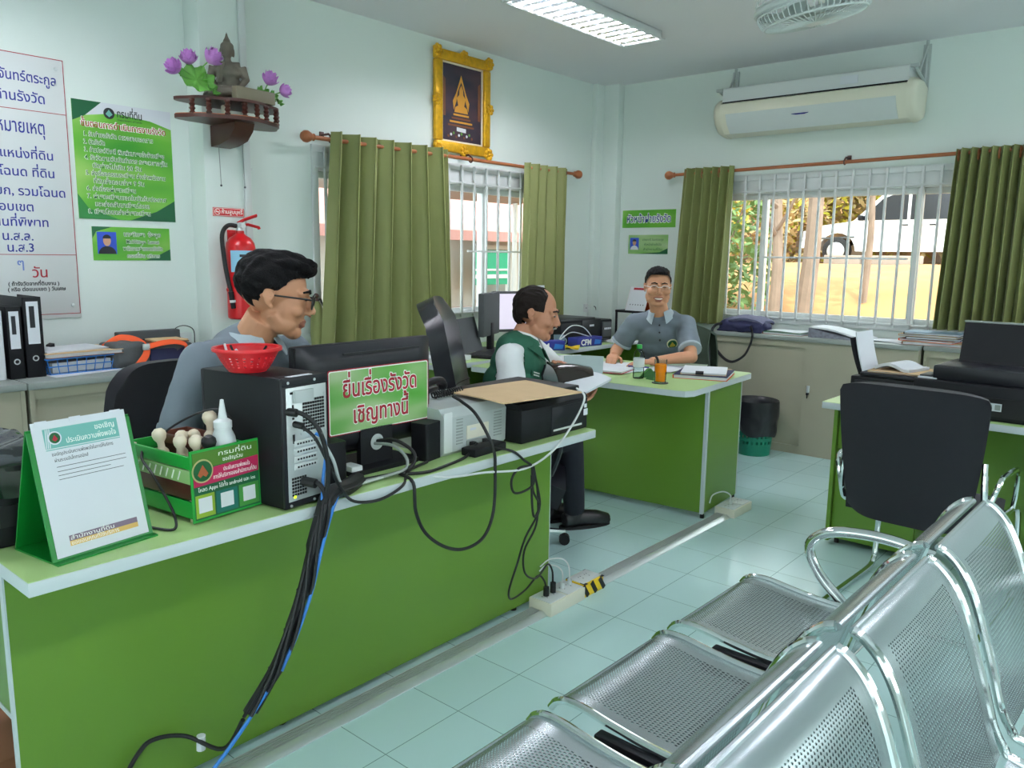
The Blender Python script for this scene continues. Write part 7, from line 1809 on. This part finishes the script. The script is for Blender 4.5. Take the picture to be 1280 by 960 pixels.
shrub('green shrub at the foot of the bank outside the left pane', (-4.75, 9.0, -.05), (.5, .5, .55), 420, M['fol1'], 22)
shrub('yellow green shrub behind the large pale green one outside', (-7.3, 13.2, 1.0), (1.3, 1.0, 1.8), 1900, M['fol2'], 23, .18)
shrub('dry brown shrub behind the two tree trunks outside', (-8.0, 17.4, 1.2), (1.1, .9, 1.3), 1500, M['fol3'], 24, .16)
shrub('green shrub outside the right pane of the window beyond the truck', (-1.5, 14.0, 1.1), (.5, .5, .3), 260, M['fol1'], 25)

# neighbouring house seen through the left wall window
t = thing('neighbour_house', 'white neighbouring house with a pink tiled roof outside the left window', 'house', (-11.5, 11.0, -.15))
MB().bx(-2.5, 2.4, -6, 5, 0, 1.95).build('wall', M['housew'], t)
MB().bx(2.4, 2.43, -6, 5, 0, .75).build('lower_wall', mat('house_red', '#b9766c', .8), t)
MB().prism([(2.95, 1.86), (2.95, 1.94), (.0, 3.15), (-2.9, 1.94), (-2.9, 1.86), (0, 3.02)], -6.6, 5.6, mtx=Matrix(((1, 0, 0, 0), (0, 0, 1, 0), (0, 1, 0, 0), (0, 0, 0, 1)))).build('roof', M['roofp'], t)
MB().bx(2.95, 2.99, -6.6, 5.6, 1.80, 1.95).build('fascia', mat('fascia_pink', '#b98a86', .7), t)
for y in (-3.2, -.9, 2.6):
    f_ = MB().bx(2.40, 2.46, y-.45, y+.45, .85, 1.75).build('window', M['white'], t); MB().bx(2.455, 2.465, y-.38, y+.38, .92, 1.68).build('pane', M['cabtop'], f_)
s = thing('sign_board', 'green sign board with a white stripe standing outside the left window', 'sign', (-8.6, 9.55, -.15))
MB().bx(-.02, .02, -.42, .42, 1.12, 1.66).build('board', mat('board_green', '#1f9673', .5), s); MB().bx(.02, .026, -.40, .40, 1.22, 1.28).build('stripe', M['white'], s); MB().bx(.02, .026, -.40, .40, 1.34, 1.37).build('stripe', M['white'], s)
for y in (-.38, .38): MB().cyl((-.02, y, 0), (-.02, y, 1.2), .02, seg=8).build('post', M['alu'], s)
c = thing('carport', 'grey sloping carport roof crossing the upper part of the left window', 'carport', (-7.2, 8.4, -.15))
MB().prism([(-.9, 2.35), (-.9, 2.45), (1.3, 2.98), (1.3, 2.88)], -3.4, 1.2, mtx=Matrix(((1, 0, 0, 0), (0, 0, 1, 0), (0, 1, 0, 0), (0, 0, 0, 1)))).build('roof_sheet', mat('carport_grey', '#9c958f', .7), c)
for y in (-3.2, 1.0): MB().cyl((-.8, y, 0), (-.8, y, 2.36), .04, seg=10).build('post', M['white'], c); MB().cyl((1.2, y, 0), (1.2, y, 2.86), .04, seg=10).build('post', M['white'], c)
t = thing('garden_table', 'grey concrete garden table outside the left window', 'table', (-6.6, 6.9, -.15))
MB().bx(-.5, .5, -.9, .9, .70, .78, .02).build('table_top', M['conc'], t)
for y in (-.5, .5): MB().bx(-.15, .15, y-.1, y+.1, 0, .70).build('leg', M['conc'], t)
